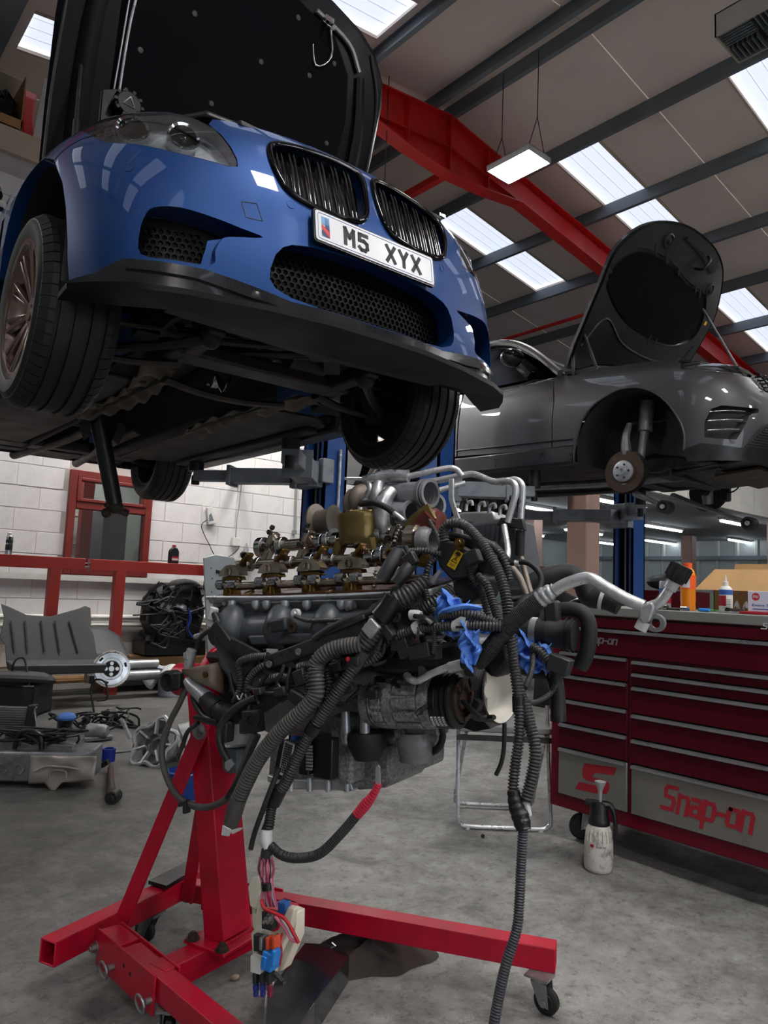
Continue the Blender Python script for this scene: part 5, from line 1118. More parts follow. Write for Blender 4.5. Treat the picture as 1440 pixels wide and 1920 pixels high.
obj('head_side', M().slab([rl[0] - EZ * .012 - EN * .015, rl[-1] - EZ * .012 - EN * .015, rl[-1] - EZ * .10 - EN * .07, rl[0] - EZ * .10 - EN * .07], -EN * .10), 'alu_rough', en, bevel=.006)
for x in (435, 480, 500, 535, 575, 640, 655): p = e(x, 1126, .268); obj('rail_boss', M().lathe(p, -EZ, [(0, .011), (.012, .011), (.02, .008), (.026, 0)], 12), 'alu', en)
for x, y in ((435, 1138), (655, 1136)): p = e(x, y, .262); obj('bolt_ear', M().lathe(p - EN * .01, EN, [(0, .014), (.016, .012), (.016, .005), (.010, .004), (.010, 0)], 16), 'alu', en, ang=30)
for x, y in ((468, 1112), (620, 1107)): p = e(x, y, .255); obj('gasket_ring', M().lathe(p, EZ + EN * .5, [(0, .014), (.003, .014), (.003, .007), (0, .007)], 16), 'bronze_oily', en)
# valvetrain: rocker carriers with torsion springs, eccentric shaft, two camshafts
sh0, sh1 = e(425, 1100, .235), e(790, 1085, .235); obj('eccentric_shaft', M().cyl(sh0, sh1, .0105, n=18), 'steel_oily', en)
ru = [(432, 1072), (506, 1066), (580, 1062), (657, 1057)]
R3 = np.array([EX, nrm(EN * .82 - EZ * .0), EZ])
for i, (x, y) in enumerate(ru):
    c = e(x, y, .235)
    u = obj('rocker_carrier', M().slab([c + EX * a + EZ * b for a, b in ((-.032, -.022), (-.012, -.022), (-.004, -.045), (.010, -.045), (.014, -.022), (.030, -.022), (.026, -.012), (-.028, -.012))], -EN * .03), 'bronze_oily', en, bevel=.002)
    fan = [(-.036, -.012), (-.030, .004), (-.012, .018), (.004, .020), (.024, .012), (.036, -.004), (.036, -.012)]
    obj('rocker_lever', M().slab([c + EN * .006 + EX * a + EZ * b * .9 for a, b in fan], -EN * .034), 'steel_oily', u, ang=8)
    ch_ = M()
    for k in range(14): q = k * .95; ch_.ell(c + EN * .010 + EX * (.0075 * math.cos(q) - .002) + EZ * (.0105 * math.sin(q)), .003, None, 6, 4)
    obj('roller_links', ch_, 'steel_oily', u)['kind'] = 'stuff'
    for s_ in (-1, 1):
        p = c + EX * s_ * .0215 - EZ * .034 + EN * .012
        obj('torsion_spring', M().coil(p - EX * .0115, p + EX * .0115, .0112, .0021, 5.5, 6).cyl(p - EX * .011, p + EX * .011, .007, n=10), 'steel', u)
    obj('carrier_bolt', M().hexnut(c - EZ * .052 + EN * .008, EN, .007, .008).cyl(c - EZ * .075, c - EZ * .045, .012, n=12), 'bronze_oily', u)
    obj('lower_bracket', M().slab([c + EN * .008 + EX * a + EZ * b for a, b in ((-.018, -.046), (.018, -.046), (.022, -.078), (-.020, -.078))], -EN * .03), 'bronze_oily', u, bevel=.002)
def cam_shaft(p0, p1, lobes, r, name='camshaft'):
    L = np.linalg.norm(p1 - p0); ax = nrm(p1 - p0); c = obj(name, M().cyl(p0, p1, r, n=20), 'steel_oily', en)
    d, a, b = axes_from(ax)
    for (t, w, rr, ph) in lobes:
        off = (a * math.cos(ph) + b * math.sin(ph)); o = p0 + ax * (t * L - w / 2)
        w *= 1.6; o = p0 + ax * (t * L - w / 2); poly = []
        for q in np.linspace(0, 6.2832, 26)[:-1]:
            cq = math.cos(q - ph); poly.append((rr * math.cos(q) + max(cq, 0) ** 2 * .008 * math.cos(ph) * (ph > 0), rr * math.sin(q) + max(cq, 0) ** 2 * .008 * math.sin(ph) * (ph > 0)))
        obj('cam_lobe', M().prism(poly, o, a, b, ax * w), 'steel', c, bevel=.0015, ang=25)
    return c
cam_shaft(e(448, 1060, .15), e(800, 1040, .15), [(.06, .013, .0185, 0), (.11, .008, .013, 1.2), (.26, .014, .022, 2.1), (.31, .010, .0175, 0), (.42, .013, .020, .9), (.49, .014, .023, 2.2), (.54, .008, .0175, 0), (.66, .013, .018, 4.), (.74, .016, .023, 0), (.79, .010, .023, 2.), (.83, .014, .022, 0), (.9, .02, .026, 0)], .0125)
cam_shaft(e(488, 1027, .04), e(800, 1000, .04), [(.015, .014, .030, 0), (.10, .010, .0225, 1.), (.145, .013, .026, 0), (.40, .012, .027, 0), (.44, .010, .022, 2.), (.50, .012, .0255, 0), (.66, .012, .024, 1.3), (.70, .012, .026, 0), (.75, .010, .022, 2.3), (.80, .014, .026, 0), (.87, .012, .0255, 0), (.955, .022, .029, 0)], .0165)
for x, y, b in ((460, 1052, .17), (527, 1045, .17), (600, 1040, .17), (672, 1036, .17)):
    c = e(x, y, b); u_ = nrm(EX * .6 + EZ * .7); v_ = np.cross(EN, u_)
    k = obj('cam_cap', M().box(c, (.054, .030, .010), (u_, EN, v_)).box(c - u_ * .03, (.022, .034, .015), (u_, EN, v_)), 'bronze_oily', en, bevel=.003); obj('cap_bolt', M().hexnut(c + v_ * .006 + u_ * .015 + EN * .012, v_, .007, .008).cyl(c + v_ * .006 + u_ * .015 + EN * .012, c + v_ * .008 + u_ * .015 + EN * .012, .010), 'dark_metal', k)
for x, y, b in ((510, 1015, .06), (576, 1012, .06), (740, 1000, .06)):
    c = e(x, y, b); u_ = nrm(EX * .45 + EZ * .9); v_ = np.cross(EN, u_)
    k = obj('cam_cap', M().box(c, (.056, .036, .016), (u_, EN, v_)).box(c - u_ * .042 + v_ * -.003, (.045, .028, .020), (u_, EN, v_)), 'steel_oily', en, bevel=.004)
    for q in (-.016, .026): obj('cap_bolt', M().hexnut(c + u_ * q + EN * .02 + v_ * .0, EN, .008, .01).hexnut(c + u_ * (q + .01) + v_ * .013, v_, .008, .008), 'dark_metal', k)
# gold cast pump housing standing over the camshaft
g0 = e(679, 996, .035)
prof = [(-.040, .052), (-.036, .0545), (-.010, .0535), (.030, .0565), (.038, .0585), (.045, .0575), (.046, .045), (.050, .04), (.050, 0)]
obj('pump_housing', M().lathe(g0, EZ, [(t_, r_ * 1.17) for t_, r_ in prof], 40), 'gold_cast', en, ang=40)
for s_ in (-1, 1): obj('pump_foot', M().tube([g0 + EX * s_ * .047 - EZ * .03 + EN * .03, g0 + EX * s_ * .057 - EZ * .06 + EN * .035, g0 + EX * s_ * .066 - EZ * .09 + EN * .03], [.018, .016, .017], 8, 3), 'gold_cast', en)
obj('pump_gasket', M().tube([g0 + EZ * .049 + (EX * math.cos(q) * (.045 + .008 * math.sin(3 * q)) + EN * math.sin(q) * (.045 + .006 * math.cos(4 * q))) for q in np.linspace(0, 6.2832, 30)], .004, 6, 1), 'gold_cast', en)
for q in (.4, 2.4, 4.4): obj('pump_bolt', M().hexnut(g0 + EZ * .048 + (EX * math.cos(q) + EN * math.sin(q)) * .042, EZ, .007, .008), 'dark_metal', en)
# chain end: sprocket, guides, phasers
sp = e(752, 1012, .05); m = M(); m.cyl(sp, sp + EX * .012, .033, n=24)
for i in range(22): q = i * .2856; m.box(sp + EX * .006 + (EN * math.cos(q) + EZ * math.sin(q)) * .035, (.008, .006, .006), (EX, EN * math.cos(q) + EZ * math.sin(q), -EN * math.sin(q) + EZ * math.cos(q)))
obj('cam_sprocket', m, 'steel_oily', en)
for P in ([(762, 1000, .08), (775, 985, .08), (792, 970, .08), (810, 958, .08)], [(770, 1010, .10), (790, 985, .10), (806, 968, .10)]):
    H('chain_guide', P, .011, 'gold_cast' if P[0][0] == 762 else 'brown_red', n=6, flat=2.2)
H('timing_chain', [(700, 1108, .24), (703, 1090, .24), (704, 1070, .24)], .006, 'steel_oily', (.008, .003), n=6, sm=2)
H('timing_chain', [(740, 1016, .09), (746, 998, .09), (756, 985, .09)], .007, 'steel', (.009, .003), n=6, sm=2)
obj('cam_phaser', M().lathe(e(800, 990, .0), EX, [(0, 0), (0, .045), (.006, .05), (.03, .05), (.036, .042), (.046, .040), (.05, 0)], 32), 'brown_red', en, ang=35)
obj('cam_phaser', M().lathe(e(765, 1012, .13), EX, [(0, 0), (0, .032), (.004, .035), (.03, .035), (.034, .028), (.05, .026), (.055, .0)], 32), 'steel_oily', en, ang=35)
obj('phaser_cap', M().lathe(e(790, 1018, .14), EX, [(0, .038), (.012, .040), (.03, .032), (.032, .024), (.012, .02), (.012, 0)], 32), 'alu_dark', en, ang=35)
for x, y, b, r in ((795, 1048, .18, .02), (735, 1038, .2, .013)): obj('solenoid', M().lathe(e(x, y, b), EN, [(0, r), (.012, r), (.014, r * .6), (.006, r * .55), (.006, 0)], 20), 'bronze_oily', en, ang=30)
# turbochargers in the vee
mat('turbo_iron', '7d746c', .55, .6, .25, 12, dirt=('4a3a2e', .5, 9), bump=.3)
t0 = e(622, 978, -.06)
obj('turbine_flange', M().lathe(t0 - EX * .045 + EN * .02, EX, [(0, .034), (0, .052), (.008, .054), (.012, .042), (.014, .034), (.05, .034), (.07, .045), (.07, 0)], 32), 'turbo_iron', en, ang=35)
t1 = e(668, 948, -.06); obj('turbine_housing', M().lathe(t1 - EX * .02, EX, [(0, .02), (0, .042), (.01, .05), (.03, .05), (.04, .040), (.06, .035), (.06, 0)], 32), 'turbo_iron', en, ang=35)
obj('turbine_volute', M().tube([t1 + EX * .02 + (EZ * math.cos(q) + EN * math.sin(q)) * .035 for q in np.linspace(0, 5.6, 16)], list(np.linspace(.026, .012, 16)), 12, 2), 'turbo_iron', en)
obj('turbo_bolt_flange', M().lathe(e(628, 1000, .02), EN, [(0, .014), (.01, .014), (.01, .006), (.014, .006), (.014, 0)], 14), 'alu', en)
mat('turbo_alu', 'b4b6ba', .4, .8, .12, 14, dirt=('7b7975', .4, 9), bump=.25, bscale=130)
t2 = e(716, 935, -.03)
obj('compressor_housing', M().ell(t2, (.05, .05, .05), EA, 20, 12).tube([t2 + EX * .01 + (EZ * math.cos(q) + EN * math.sin(q)) * .045 for q in np.linspace(.5, 6., 18)], list(np.linspace(.016, .034, 18)), 12, 2), 'turbo_alu', en)
def pipe_end(name, P, r, mt='turbo_alu', wall=.004, parent=None):
    Q = [e(*q) for q in P]; d = nrm(Q[-1] - Q[-2]); o = obj(name, M().tube(Q, r, 20, 4, cap=False).lathe(Q[-1] - d * .012, d, [(0, r), (.002, r + .004), (.012, r + .004), (.012, r - wall), (-.06, r - wall), (-.06, 0)], 28), mt, parent or en, ang=40); return o
pipe_end('compressor_outlet', [(722, 930, -.03), (760, 928, -.02), (808, 925, -.0)], .034)
pipe_end('compressor_inlet', [(715, 955, .0), (745, 962, .01), (772, 962, .02)], .030)
pipe_end('compressor_outlet', [(770, 950, -.12), (800, 948, -.10), (818, 948, -.08)], .030)
obj('outlet_clamp', M().lathe(e(792, 926, 0), nrm(e(808, 925, 0) - e(760, 928, -.02)), [(0, .034), (0, .0385), (.012, .0385), (.012, .034)], 28), 'galvanised', en)
mat('foil', 'd3d5d8', .25, .9, .2, 30, bump=.8, bscale=60)
H('foil_sleeve', [(682, 900, .0), (700, 897, .0), (730, 893, -.01), (766, 893, -.02)], [.012, .016, .019, .018], 'foil', None, 12)
H('oil_pipe', [(684, 900, .0), (692, 908, .01), (694, 920, .02), (688, 936, .02), (678, 950, .03), (676, 958, .035)], .009, 'turbo_alu', n=10)
H('braided_line', [(676, 945, .06), (700, 942, .08), (725, 952, .09), (738, 962, .09)], .0085, 'braid', (.003, .0008)); H('oil_pipe', [(736, 960, .09), (745, 966, .09), (756, 975, .08)], .006, 'alu_pipe')
H('casting_arm', [(735, 920, .02), (722, 935, .04), (715, 958, .05), (718, 985, .05), (726, 1000, .04)], [.018, .022, .024, .02, .018], 'turbo_alu', n=12)
H('coolant_pipe', [(764, 894, -.02), (800, 886, -.03), (838, 878, -.05), (855, 880, -.06), (866, 892, -.07)], .0082, 'alu_pipe')
H('coolant_pipe', [(786, 906, -.06), (830, 899, -.08), (880, 889, -.1), (900, 893, -.1), (925, 903, -.1), (945, 902, -.1), (962, 905, -.1), (967, 922, -.1), (960, 950, -.1), (952, 980, -.1)], .0090, 'alu_pipe', sm=7)
H('coolant_pipe', [(940, 905, -.13), (965, 899, -.13), (978, 908, -.13), (980, 930, -.13), (977, 965, -.13), (976, 1010, -.13)], .0085, 'alu_pipe', sm=7)
H('coolant_pipe', [(812, 923, -.12), (845, 913, -.14), (872, 906, -.16)], .008, 'alu_pipe'); H('coolant_pipe', [(945, 985, -.08), (952, 1030, -.05), (950, 1048, -.03)], .008, 'alu_pipe')
obj('lifting_eye', M().slab([e(x, y, -.02) for x, y in ((841, 898), (850, 897), (850, 930), (851, 940), (864, 978), (868, 1005), (856, 1006), (852, 975), (840, 935))], -EN * .008), 'alu', en, bevel=.002)
# far bank: silver cover and black plastic behind
obj('far_head_cover', M().slab([e(838, 972, -.18), e(866, 960, -.18), e(925, 958, -.18), e(930, 975, -.18), e(900, 985, -.18)], -EN * .10), 'turbo_alu', en, bevel=.006)
obj('far_head_block', M().slab([e(845, 985, -.14), e(965, 968, -.14), e(985, 1100, -.14), e(840, 1110, -.14)], -EN * .16), 'manifold_black', en, bevel=.012)
for i in range(5): obj('cover_rib', M().bar(e(905 + i * 10, 985, -.135), e(903 + i * 9, 1040, -.135), .006, .01, EN), 'manifold_black', en)
for x, y in ((872, 948), (882, 950), (905, 952), (925, 955), (945, 958)): obj('pipe_clip', M().tube([e(x - 8, y + 8, -.16), e(x - 6, y - 6, -.16), e(x + 2, y - 10, -.16), e(x + 4, y - 2, -.16)], .005, 6, 3), 'black_plastic' if x < 880 else 'alu', en)
obj('plastic_flange', M().slab([e(x, y, -.1) for x, y in ((938, 970), (980, 972), (984, 995), (966, 990), (930, 985))], -EN * .02), 'black_plastic', en, bevel=.003)
H('foam_sleeve', [(976, 995, -.12), (975, 1042, -.12)], .012, 'rubber', sm=1); H('coolant_pipe', [(976, 1042, -.12), (985, 1075, -.1), (993, 1105, -.08), (1003, 1130, -.06)], .0075, 'turbo_iron'); H('coolant_pipe', [(958, 1062, -.05), (975, 1085, -.04), (985, 1112, -.03), (990, 1130, -.03)], .009, 'turbo_iron')
# intake manifold: black plastic runners under the rail
obj('manifold_log', M().tube([e(410, 1185, .24), e(520, 1183, .25), e(640, 1180, .25), e(760, 1170, .25)], [.040, .046, .046, .040], 14, 4, flat=1.0), 'manifold_black', en)
obj('manifold_flange', M().slab([e(400, 1148, .255), e(770, 1140, .255), e(770, 1152, .255), e(400, 1162, .255)], -EN * .06), 'manifold_black', en, bevel=.004)
for x in (440, 530, 620, 715): obj('intake_runner', M().tube([e(x + 4, 1148, .23), e(x - 2, 1160, .27), e(x - 8, 1180, .285), e(x - 6, 1205, .27)], [.030, .036, .038, .03], 14, 4), 'manifold_black', en)
obj('manifold_step', M().slab([e(462, 1192, .305), e(610, 1186, .305), e(640, 1204, .305), e(470, 1212, .305)], -EN * .05), 'manifold_black', en, bevel=.006)
obj('manifold_end', M().slab([e(x, y, .30) for x, y in ((396, 1185), (418, 1178), (440, 1225), (480, 1250), (505, 1290), (480, 1330), (440, 1290), (408, 1250))], -EN * .12), 'manifold_black', en, bevel=.012)
obj('coil_channel', M().bar(e(404, 1170, .32), e(470, 1262, .32), .03, .022, EN).bar(e(430, 1212, .325), e(482, 1240, .325), .05, .012, EN), 'black_plastic', en, bevel=.003)
for x, y, r in ((475, 1205, 30), (470, 1262, 10)): boxe(x, y, .3, .05, .03, .03)
mp_ = obj('pressure_sensor', boxe(528, 1172, .315, .045, .03, .03, 8), 'dark_plastic', en, bevel=.005)
for s_ in (-1, 1): p = e(528 + s_ * 20, 1176, .318); obj('sensor_ear', M().lathe(p - EN * .004, EN, [(0, .013), (.008, .013), (.008, .006), (.003, .005), (.003, 0)], 14), 'iron_rust', mp_, ang=30)
obj('sensor_stem', M().lathe(e(553, 1150, .315) - EN * .01, EN, [(0, .011), (.012, .011), (.012, .005), (.018, .005), (.018, 0)], 14), 'label_white', mp_)
obj('manifold_sticker', M().slab([e(500, 1216, .312), e(521, 1217, .312), e(521, 1226, .312), e(500, 1225, .312)], EN * .001), 'label_white', en)
H('thin_conduit', [(553, 1155, .32), (575, 1163, .32), (610, 1163, .32), (650, 1162, .32)], .0055, 'conduit', (.004, .0016), 8)
# cable tray crossing the flank
tr0, tr1, tr2 = e(498, 1244, .34), e(600, 1207, .345), e(690, 1170, .345)
tray = obj('cable_tray', M().bar(tr0, tr1, .032, .014, EN).bar(tr1 - nrm(tr1 - tr0) * .005, tr2, .034, .014, EN).bar(tr1 + EZ * .016, tr2 + EZ * .016 + EN * .006, .012, .02, EN), 'dark_plastic', en, bevel=.003)
for t in np.linspace(.08, .95, 9):
    c = tr0 + (tr2 - tr0) * t; d = nrm(tr2 - tr0); obj('tray_slot', M().box(c + EN * .0072 + np.cross(EN, d) * .004, (.012, .002, .006), (d, EN, np.cross(EN, d))), 'ink', tray)
for x, y in ((505, 1245), (560, 1222), (689, 1175)): p = e(x, y, .353); obj('tray_washer', M().lathe(p, EN, [(0, .008), (.003, .008), (.003, .0045), (.001, .004), (.001, 0)], 14), 'galvanised', tray)
H('grey_pipe', [(724, 1140, .345), (690, 1149, .35), (650, 1163, .355), (615, 1180, .355), (588, 1198, .355)], .0072, 'dark_plastic')
# --- wiring conduits (pixel path with depth from the engine's middle plane)
HG = 'hose_grey'
main = H('wiring_conduit', [(676, 1208, .37), (640, 1213, .38), (612, 1224, .39), (593, 1246, .395), (593, 1275, .40), (592, 1303, .40), (568, 1333, .405), (526, 1371, .41), (486, 1421, .41), (461, 1468, .41), (446, 1502, .41)], .0178, HG, (.0072, .0028), 14)
H('taped_end', [(448, 1496, .41), (440, 1520, .41), (431, 1552, .41)], [.018, .019, .016], HG, n=12, parent=main)
obj('torn_tape', M().slab([e(x, y, .43) for x, y in ((417, 1548), (432, 1556), (428, 1568), (415, 1566))], -EN * .004).slab([e(x, y, .432) for x, y in ((428, 1558), (446, 1553), (454, 1552), (452, 1556), (436, 1564))], -EN * .003), 'label_white', main)
sec = H('wiring_conduit', [(674, 1238, .36), (656, 1264, .375), (614, 1326, .39), (584, 1370, .395), (560, 1414, .40), (537, 1465, .40), (520, 1490, .40)], .0132, 'conduit', CO, 12)
H('dusty_sleeve', [(684, 1222, .36), (672, 1240, .364), (660, 1258, .37)], .0138, 'dark_plastic', n=12, parent=sec)
H('taped_joint', [(526, 1478, .40), (518, 1494, .40), (512, 1506, .40)], .016, 'black_satin', n=10, parent=sec); H('taped_joint', [(592, 1358, .395), (582, 1374, .395)], .0152, 'black_satin', n=10, sm=1, parent=sec)
H('wiring_conduit', [(512, 1500, .40), (508, 1520, .405), (504, 1548, .41), (498, 1560, .41)], .0118, 'hose_black', (.005, .0022), 12, parent=sec)
H('wiring_trunk', [(800, 1088, .30), (768, 1112, .32), (742, 1128, .33), (718, 1160, .34), (694, 1192, .35), (676, 1212, .355)], [.014, .019, .021, .020, .022, .020], 'conduit', (.0085, .003), 14)
obj('trunk_wrap', M().tube([e(738, 1120, .34), e(727, 1140, .345), e(712, 1158, .35)], .0235, 12, 3), 'black_satin', en)
obj('metal_clamp', M().box(e(696, 1178, .37), (.035, .012, .03), (nrm(EX + EZ), EN, nrm(EZ - EX))), 'alu_rough', en, bevel=.003)
H('wiring_conduit', [(448, 1250, .33), (452, 1240, .335), (475, 1232, .34), (502, 1230, .34)], .0095, 'conduit', CO)
H('wiring_conduit', [(448, 1250, .33), (452, 1275, .335), (448, 1300, .34), (440, 1315, .33)], .0085, 'conduit', CO)
H('wiring_conduit', [(500, 1245, .345), (482, 1256, .35), (468, 1274, .35), (466, 1300, .35)], .0088, 'conduit', CO)
H('wiring_conduit', [(492, 1278, .345), (520, 1270, .35), (545, 1272, .35)], .011, 'conduit', CO); H('wiring_conduit', [(560, 1252, .35), (585, 1246, .35), (600, 1250, .35)], .011, 'conduit', CO)
H('wiring_conduit', [(625, 1240, .34), (650, 1248, .34), (690, 1240, .34), (715, 1222, .33)], .0105, 'conduit', CO)
H('wiring_conduit', [(612, 1262, .36), (616, 1290, .36), (606, 1325, .36), (596, 1350, .36)], .012, 'black_satin', CO)
H('wiring_conduit', [(574, 1262, .36), (580, 1285, .36), (576, 1310, .36)], .010, 'conduit', CO)
for P, r in (([(533, 1246, .365), (528, 1262, .37), (520, 1280, .37), (534, 1300, .37), (545, 1305, .37)], .0045), ([(545, 1250, .365), (540, 1270, .37), (538, 1292, .37)], .004), ([(502, 1262, .36), (490, 1280, .36), (480, 1300, .36), (486, 1320, .36)], .005), ([(466, 1290, .36), (500, 1300, .365), (535, 1298, .37)], .006), ([(470, 1300, .35), (466, 1330, .36), (462, 1350, .36)], .006), ([(722, 1205, .33), (715, 1228, .33), (690, 1236, .33)], .005), ([(430, 1262, .33), (436, 1290, .33), (444, 1310, .33)], .005)):
    H('loose_wire', P, r, 'hose_black', n=8)
H('white_tie', [(443, 1300, .345), (449, 1312, .35), (455, 1300, .35)], .002, 'label_white', n=5); H('white_tie', [(460, 1302, .345), (464, 1311, .35)], .0025, 'label_white', n=5)
# braided hose and fittings at the left
H('braided_hose', [(398, 1322, .31), (420, 1336, .32), (450, 1338, .33), (490, 1318, .33), (522, 1296, .33), (540, 1288, .32)], .0235, 'braid', (.004, .0012), 14)
H('alu_fitting', [(352, 1276, .29), (362, 1288, .295), (376, 1300, .30), (388, 1311, .305)], [.013, .017, .020, .022], 'alu', n=14); H('fitting_sleeve', [(386, 1310, .305), (400, 1322, .31)], .0215, 'rubber', n=14, sm=1); H('hose_collar', [(400, 1322, .312), (410, 1330, .315)], .026, 'dark_metal', n=14, sm=1)
H('sensor_body', [(353, 1252, .27), (357, 1228, .27), (360, 1218, .27)], [.012, .014, .013], 'alu', n=12); obj('sensor_lug', M().slab([e(x, y, .285) for x, y in ((343, 1224), (350, 1222), (352, 1238), (342, 1236))], -EN * .015), 'alu', en, bevel=.002)
obj('mount_bracket', M().grid(lambda u, v: e(343 + 76 * u, 1254 - 14 * u + (10 + 52 * u) * v, .27 + .04 * math.sin(3.1 * u)), 10, 5), 'bracket_tan', en, thick=.006)
obj('bracket_stud', M().lathe(e(386, 1265, .318), EN, [(0, .008), (.004, .008), (.006, .004), (.006, 0)], 10), 'bronze_oily', en)
obj('rubber_mount', M().lathe(e(330, 1275, .25), EN, [(0, .028), (.03, .028), (.034, .02), (.02, .016), (.02, 0)], 20), 'rubber', en, ang=30); obj('clip_plate', M().slab([e(x, y, .29) for x, y in ((322, 1262), (336, 1262), (336, 1292), (326, 1292))], -EN * .02), 'black_plastic', en, bevel=.003)
H('tape_tail', [(396, 1160, .31), (402, 1140, .31)], .012, 'label_white', n=6, sm=1); obj('paper_tag', M().slab([e(x, y, .31) for x, y in ((384, 1166), (398, 1146), (408, 1150), (396, 1178))], EN * .001), 'label_white', en)
H('wire_loom', [(402, 1150, .315), (408, 1168, .32), (404, 1180, .32), (390, 1184, .31), (376, 1196, .30), (370, 1215, .29)], [.008, .010, .009, .006, .006, .008], 'hose_black', n=8)
H('alu_stub', [(378, 1190, .25), (366, 1194, .25)], .007, 'alu', sm=1)
# hanging cables at the left
H('ground_cable', [(350, 1288, .26), (335, 1322, .27), (318, 1355, .28), (304, 1400, .29), (310, 1450, .30), (336, 1496, .31), (380, 1514, .33), (425, 1498, .35), (446, 1462, .37), (462, 1420, .38), (478, 1375, .38)], .0082, 'hose_grey', n=10, sm=7)
obj('cable_clip', M().box(e(345, 1506, .32), (.028, .016, .012), (nrm(EX + EZ * .3), EN, EZ)).box(e(350, 1515, .325), (.010, .02, .024), EA), 'black_plastic', en, bevel=.002)
H('loose_wire', [(372, 1355, .29), (352, 1372, .29), (342, 1398, .28), (330, 1425, .28)], .006, 'hose_black', (.004, .001), 8); H('loose_wire', [(360, 1290, .28), (366, 1318, .29), (385, 1345, .31), (410, 1352, .33)], .008, 'hose_black', n=8)
H('cable_boot', [(366, 1345, .30), (388, 1348, .31), (405, 1354, .32)], [.006, .012, .009], 'black_satin', n=10)
H('earth_lead', [(480, 1308, .36), (450, 1322, .37), (424, 1345, .375), (411, 1375, .375), (416, 1405, .375), (428, 1428, .37)], .0088, 'hose_black', n=10); obj('earth_lug', M().slab([e(x, y, .375) for x, y in ((424, 1428), (434, 1422), (441, 1432), (430, 1446), (424, 1440))], EN * .004), 'alu', en)
H('thin_hose', [(485, 1378, .385), (470, 1410, .385), (452, 1452, .385), (425, 1496, .38)], .006, 'hose_black', n=8)
H('thin_hose', [(523, 1440, .41), (500, 1500, .42), (478, 1560, .42), (470, 1592, .42)], .0058, 'hose_black', n=8)
# connectors
def conn(x, y, b, w, h, dp, rot, mt='black_plastic', name='connector'): return obj(name, boxe(x, y, b, w, h, dp, rot), mt, en, bevel=.003)
conn(425, 1372, .36, .024, .045, .03, -4); conn(475, 1352, .37, .036, .05, .04, 6); conn(462, 1362, .37, .02, .03, .03, 0)
obj('round_connector', M().lathe(e(475, 1350, .39), EN + EX * .3, [(0, .018), (.012, .018), (.012, .012), (.004, .012), (.004, 0)], 20), 'black_satin', en, ang=30)
for x, y, b, w, h, r in ((528, 1296, .37, .03, .02, 12), (487, 1296, .37, .02, .016, 10), (560, 1310, .37, .045, .026, -25), (565, 1270, .36, .03, .035, 20), (632, 1250, .35, .03, .02, 10), (665, 1240, .37, .032, .02, 0), (700, 1300, .27, .03, .02, 0), (650, 1282, .33, .03, .04, 35)): conn(x, y, b, w, h, .022, r)
conn(478, 1296, .372, .008, .012, .01, 0, 'wire_red', 'red_clip'); conn(652, 1236, .385, .008, .010, .01, 0, 'wire_red', 'red_clip')
ec = obj('ecu_plug', boxe(536, 1425, .33, .034, .085, .03, -14), 'black_plastic', en, bevel=.003); obj('plug_face', boxe(537, 1423, .346, .026, .075, .006, -14), 'white_plastic', ec)
m = M()
for i in range(5):
    for j in range(13): c = e(537, 1423, .3505); q = math.radians(-14); u = EX * math.cos(q) + EZ * math.sin(q); v = -EX * math.sin(q) + EZ * math.cos(q); m.box(c + u * (i - 2) * .0045 + v * (j - 6) * .0052, (.0022, .002, .003), (u, EN, v))
obj('plug_pins', m, 'ink', ec)['kind'] = 'stuff'
conn(578, 1415, .31, .028, .085, .03, -5, 'black_satin', 'control_module'); conn(612, 1420, .30, .05, .09, .03, -3, 'black_satin', 'control_module')
m = M()
for j in range(8): m.box(e(580, 1400 + j * 6, .328), (.016, .004, .004), EA)
obj('module_pins', m, 'alu', en)['kind'] = 'stuff'
# oil filter, sump, brackets
of = e(443, 1385, .24); obj('filter_housing', M().lathe(of + EZ * .04, -EZ, [(0, 0), (0, .036), (.02, .038), (.05, .034), (.055, .04), (.06, 0)], 24), 'alu_rough', en, ang=40); obj('filter_cup', M().lathe(of - EZ * .018, -EZ, [(0, .034), (.004, .036), (.05, .033), (.062, .026), (.066, 0)], 12), mat('filter_grey', '4c5860', .45, 0, .15, 8), en, ang=25)
obj('sump', M().slab([e(x, y, .14) for x, y in ((505, 1400), (640, 1395), (735, 1395), (732, 1470), (660, 1478), (540, 1478), (500, 1462))], -EN * .30), 'cast_speckle', en, bevel=.012)
obj('sump_flange', M().slab([e(x, y, .155) for x, y in ((500, 1452), (530, 1462), (655, 1462), (662, 1484), (540, 1480), (500, 1466))], -EN * .32), 'alu', en, bevel=.005)
for x in (515, 545, 580, 615, 650): obj('sump_bolt', M().lathe(e(x, 1474, .16), EZ, [(-.012, 0), (-.012, .008), (.008, .009), (.02, .006), (.02, 0)], 10), 'alu', en)
obj('sump_rear', M().slab([e(x, y, .13) for x, y in ((668, 1385), (735, 1380), (735, 1460), (720, 1478), (668, 1482))], -EN * .2), 'alu_dark', en, bevel=.006)
for i in range(9): obj('sump_rib', M().bar(e(675 + i * 7, 1425, .134), e(674 + i * 7, 1470, .134), .004, .006, EN), 'alu_dark', en)
obj('engine_bracket', M().slab([e(x, y, .20) for x, y in ((622, 1340), (690, 1342), (688, 1372), (662, 1380), (658, 1470), (634, 1474), (628, 1400), (618, 1375))], -EN * .07), 'cast_speckle', en, bevel=.008)
for x in (648, 684): obj('bracket_post', M().lathe(e(x, 1350, .225), -EZ, [(-.02, 0), (-.02, .010), (.03, .012), (.03, .014), (.05, .010), (.06, 0)], 14), 'alu', en, ang=30)
obj('engine_mount', M().lathe(e(688, 1382, .2), EZ, [(-.05, 0), (-.05, .03), (-.02, .045), (.0, .048), (.012, .044), (.016, .03), (.016, 0)], 24), 'rubber', en, ang=30)
obj('starter', M().cyl(e(640, 1290, .2), e(720, 1280, .2), .042, n=24), 'alu_dark', en, bevel=.006)
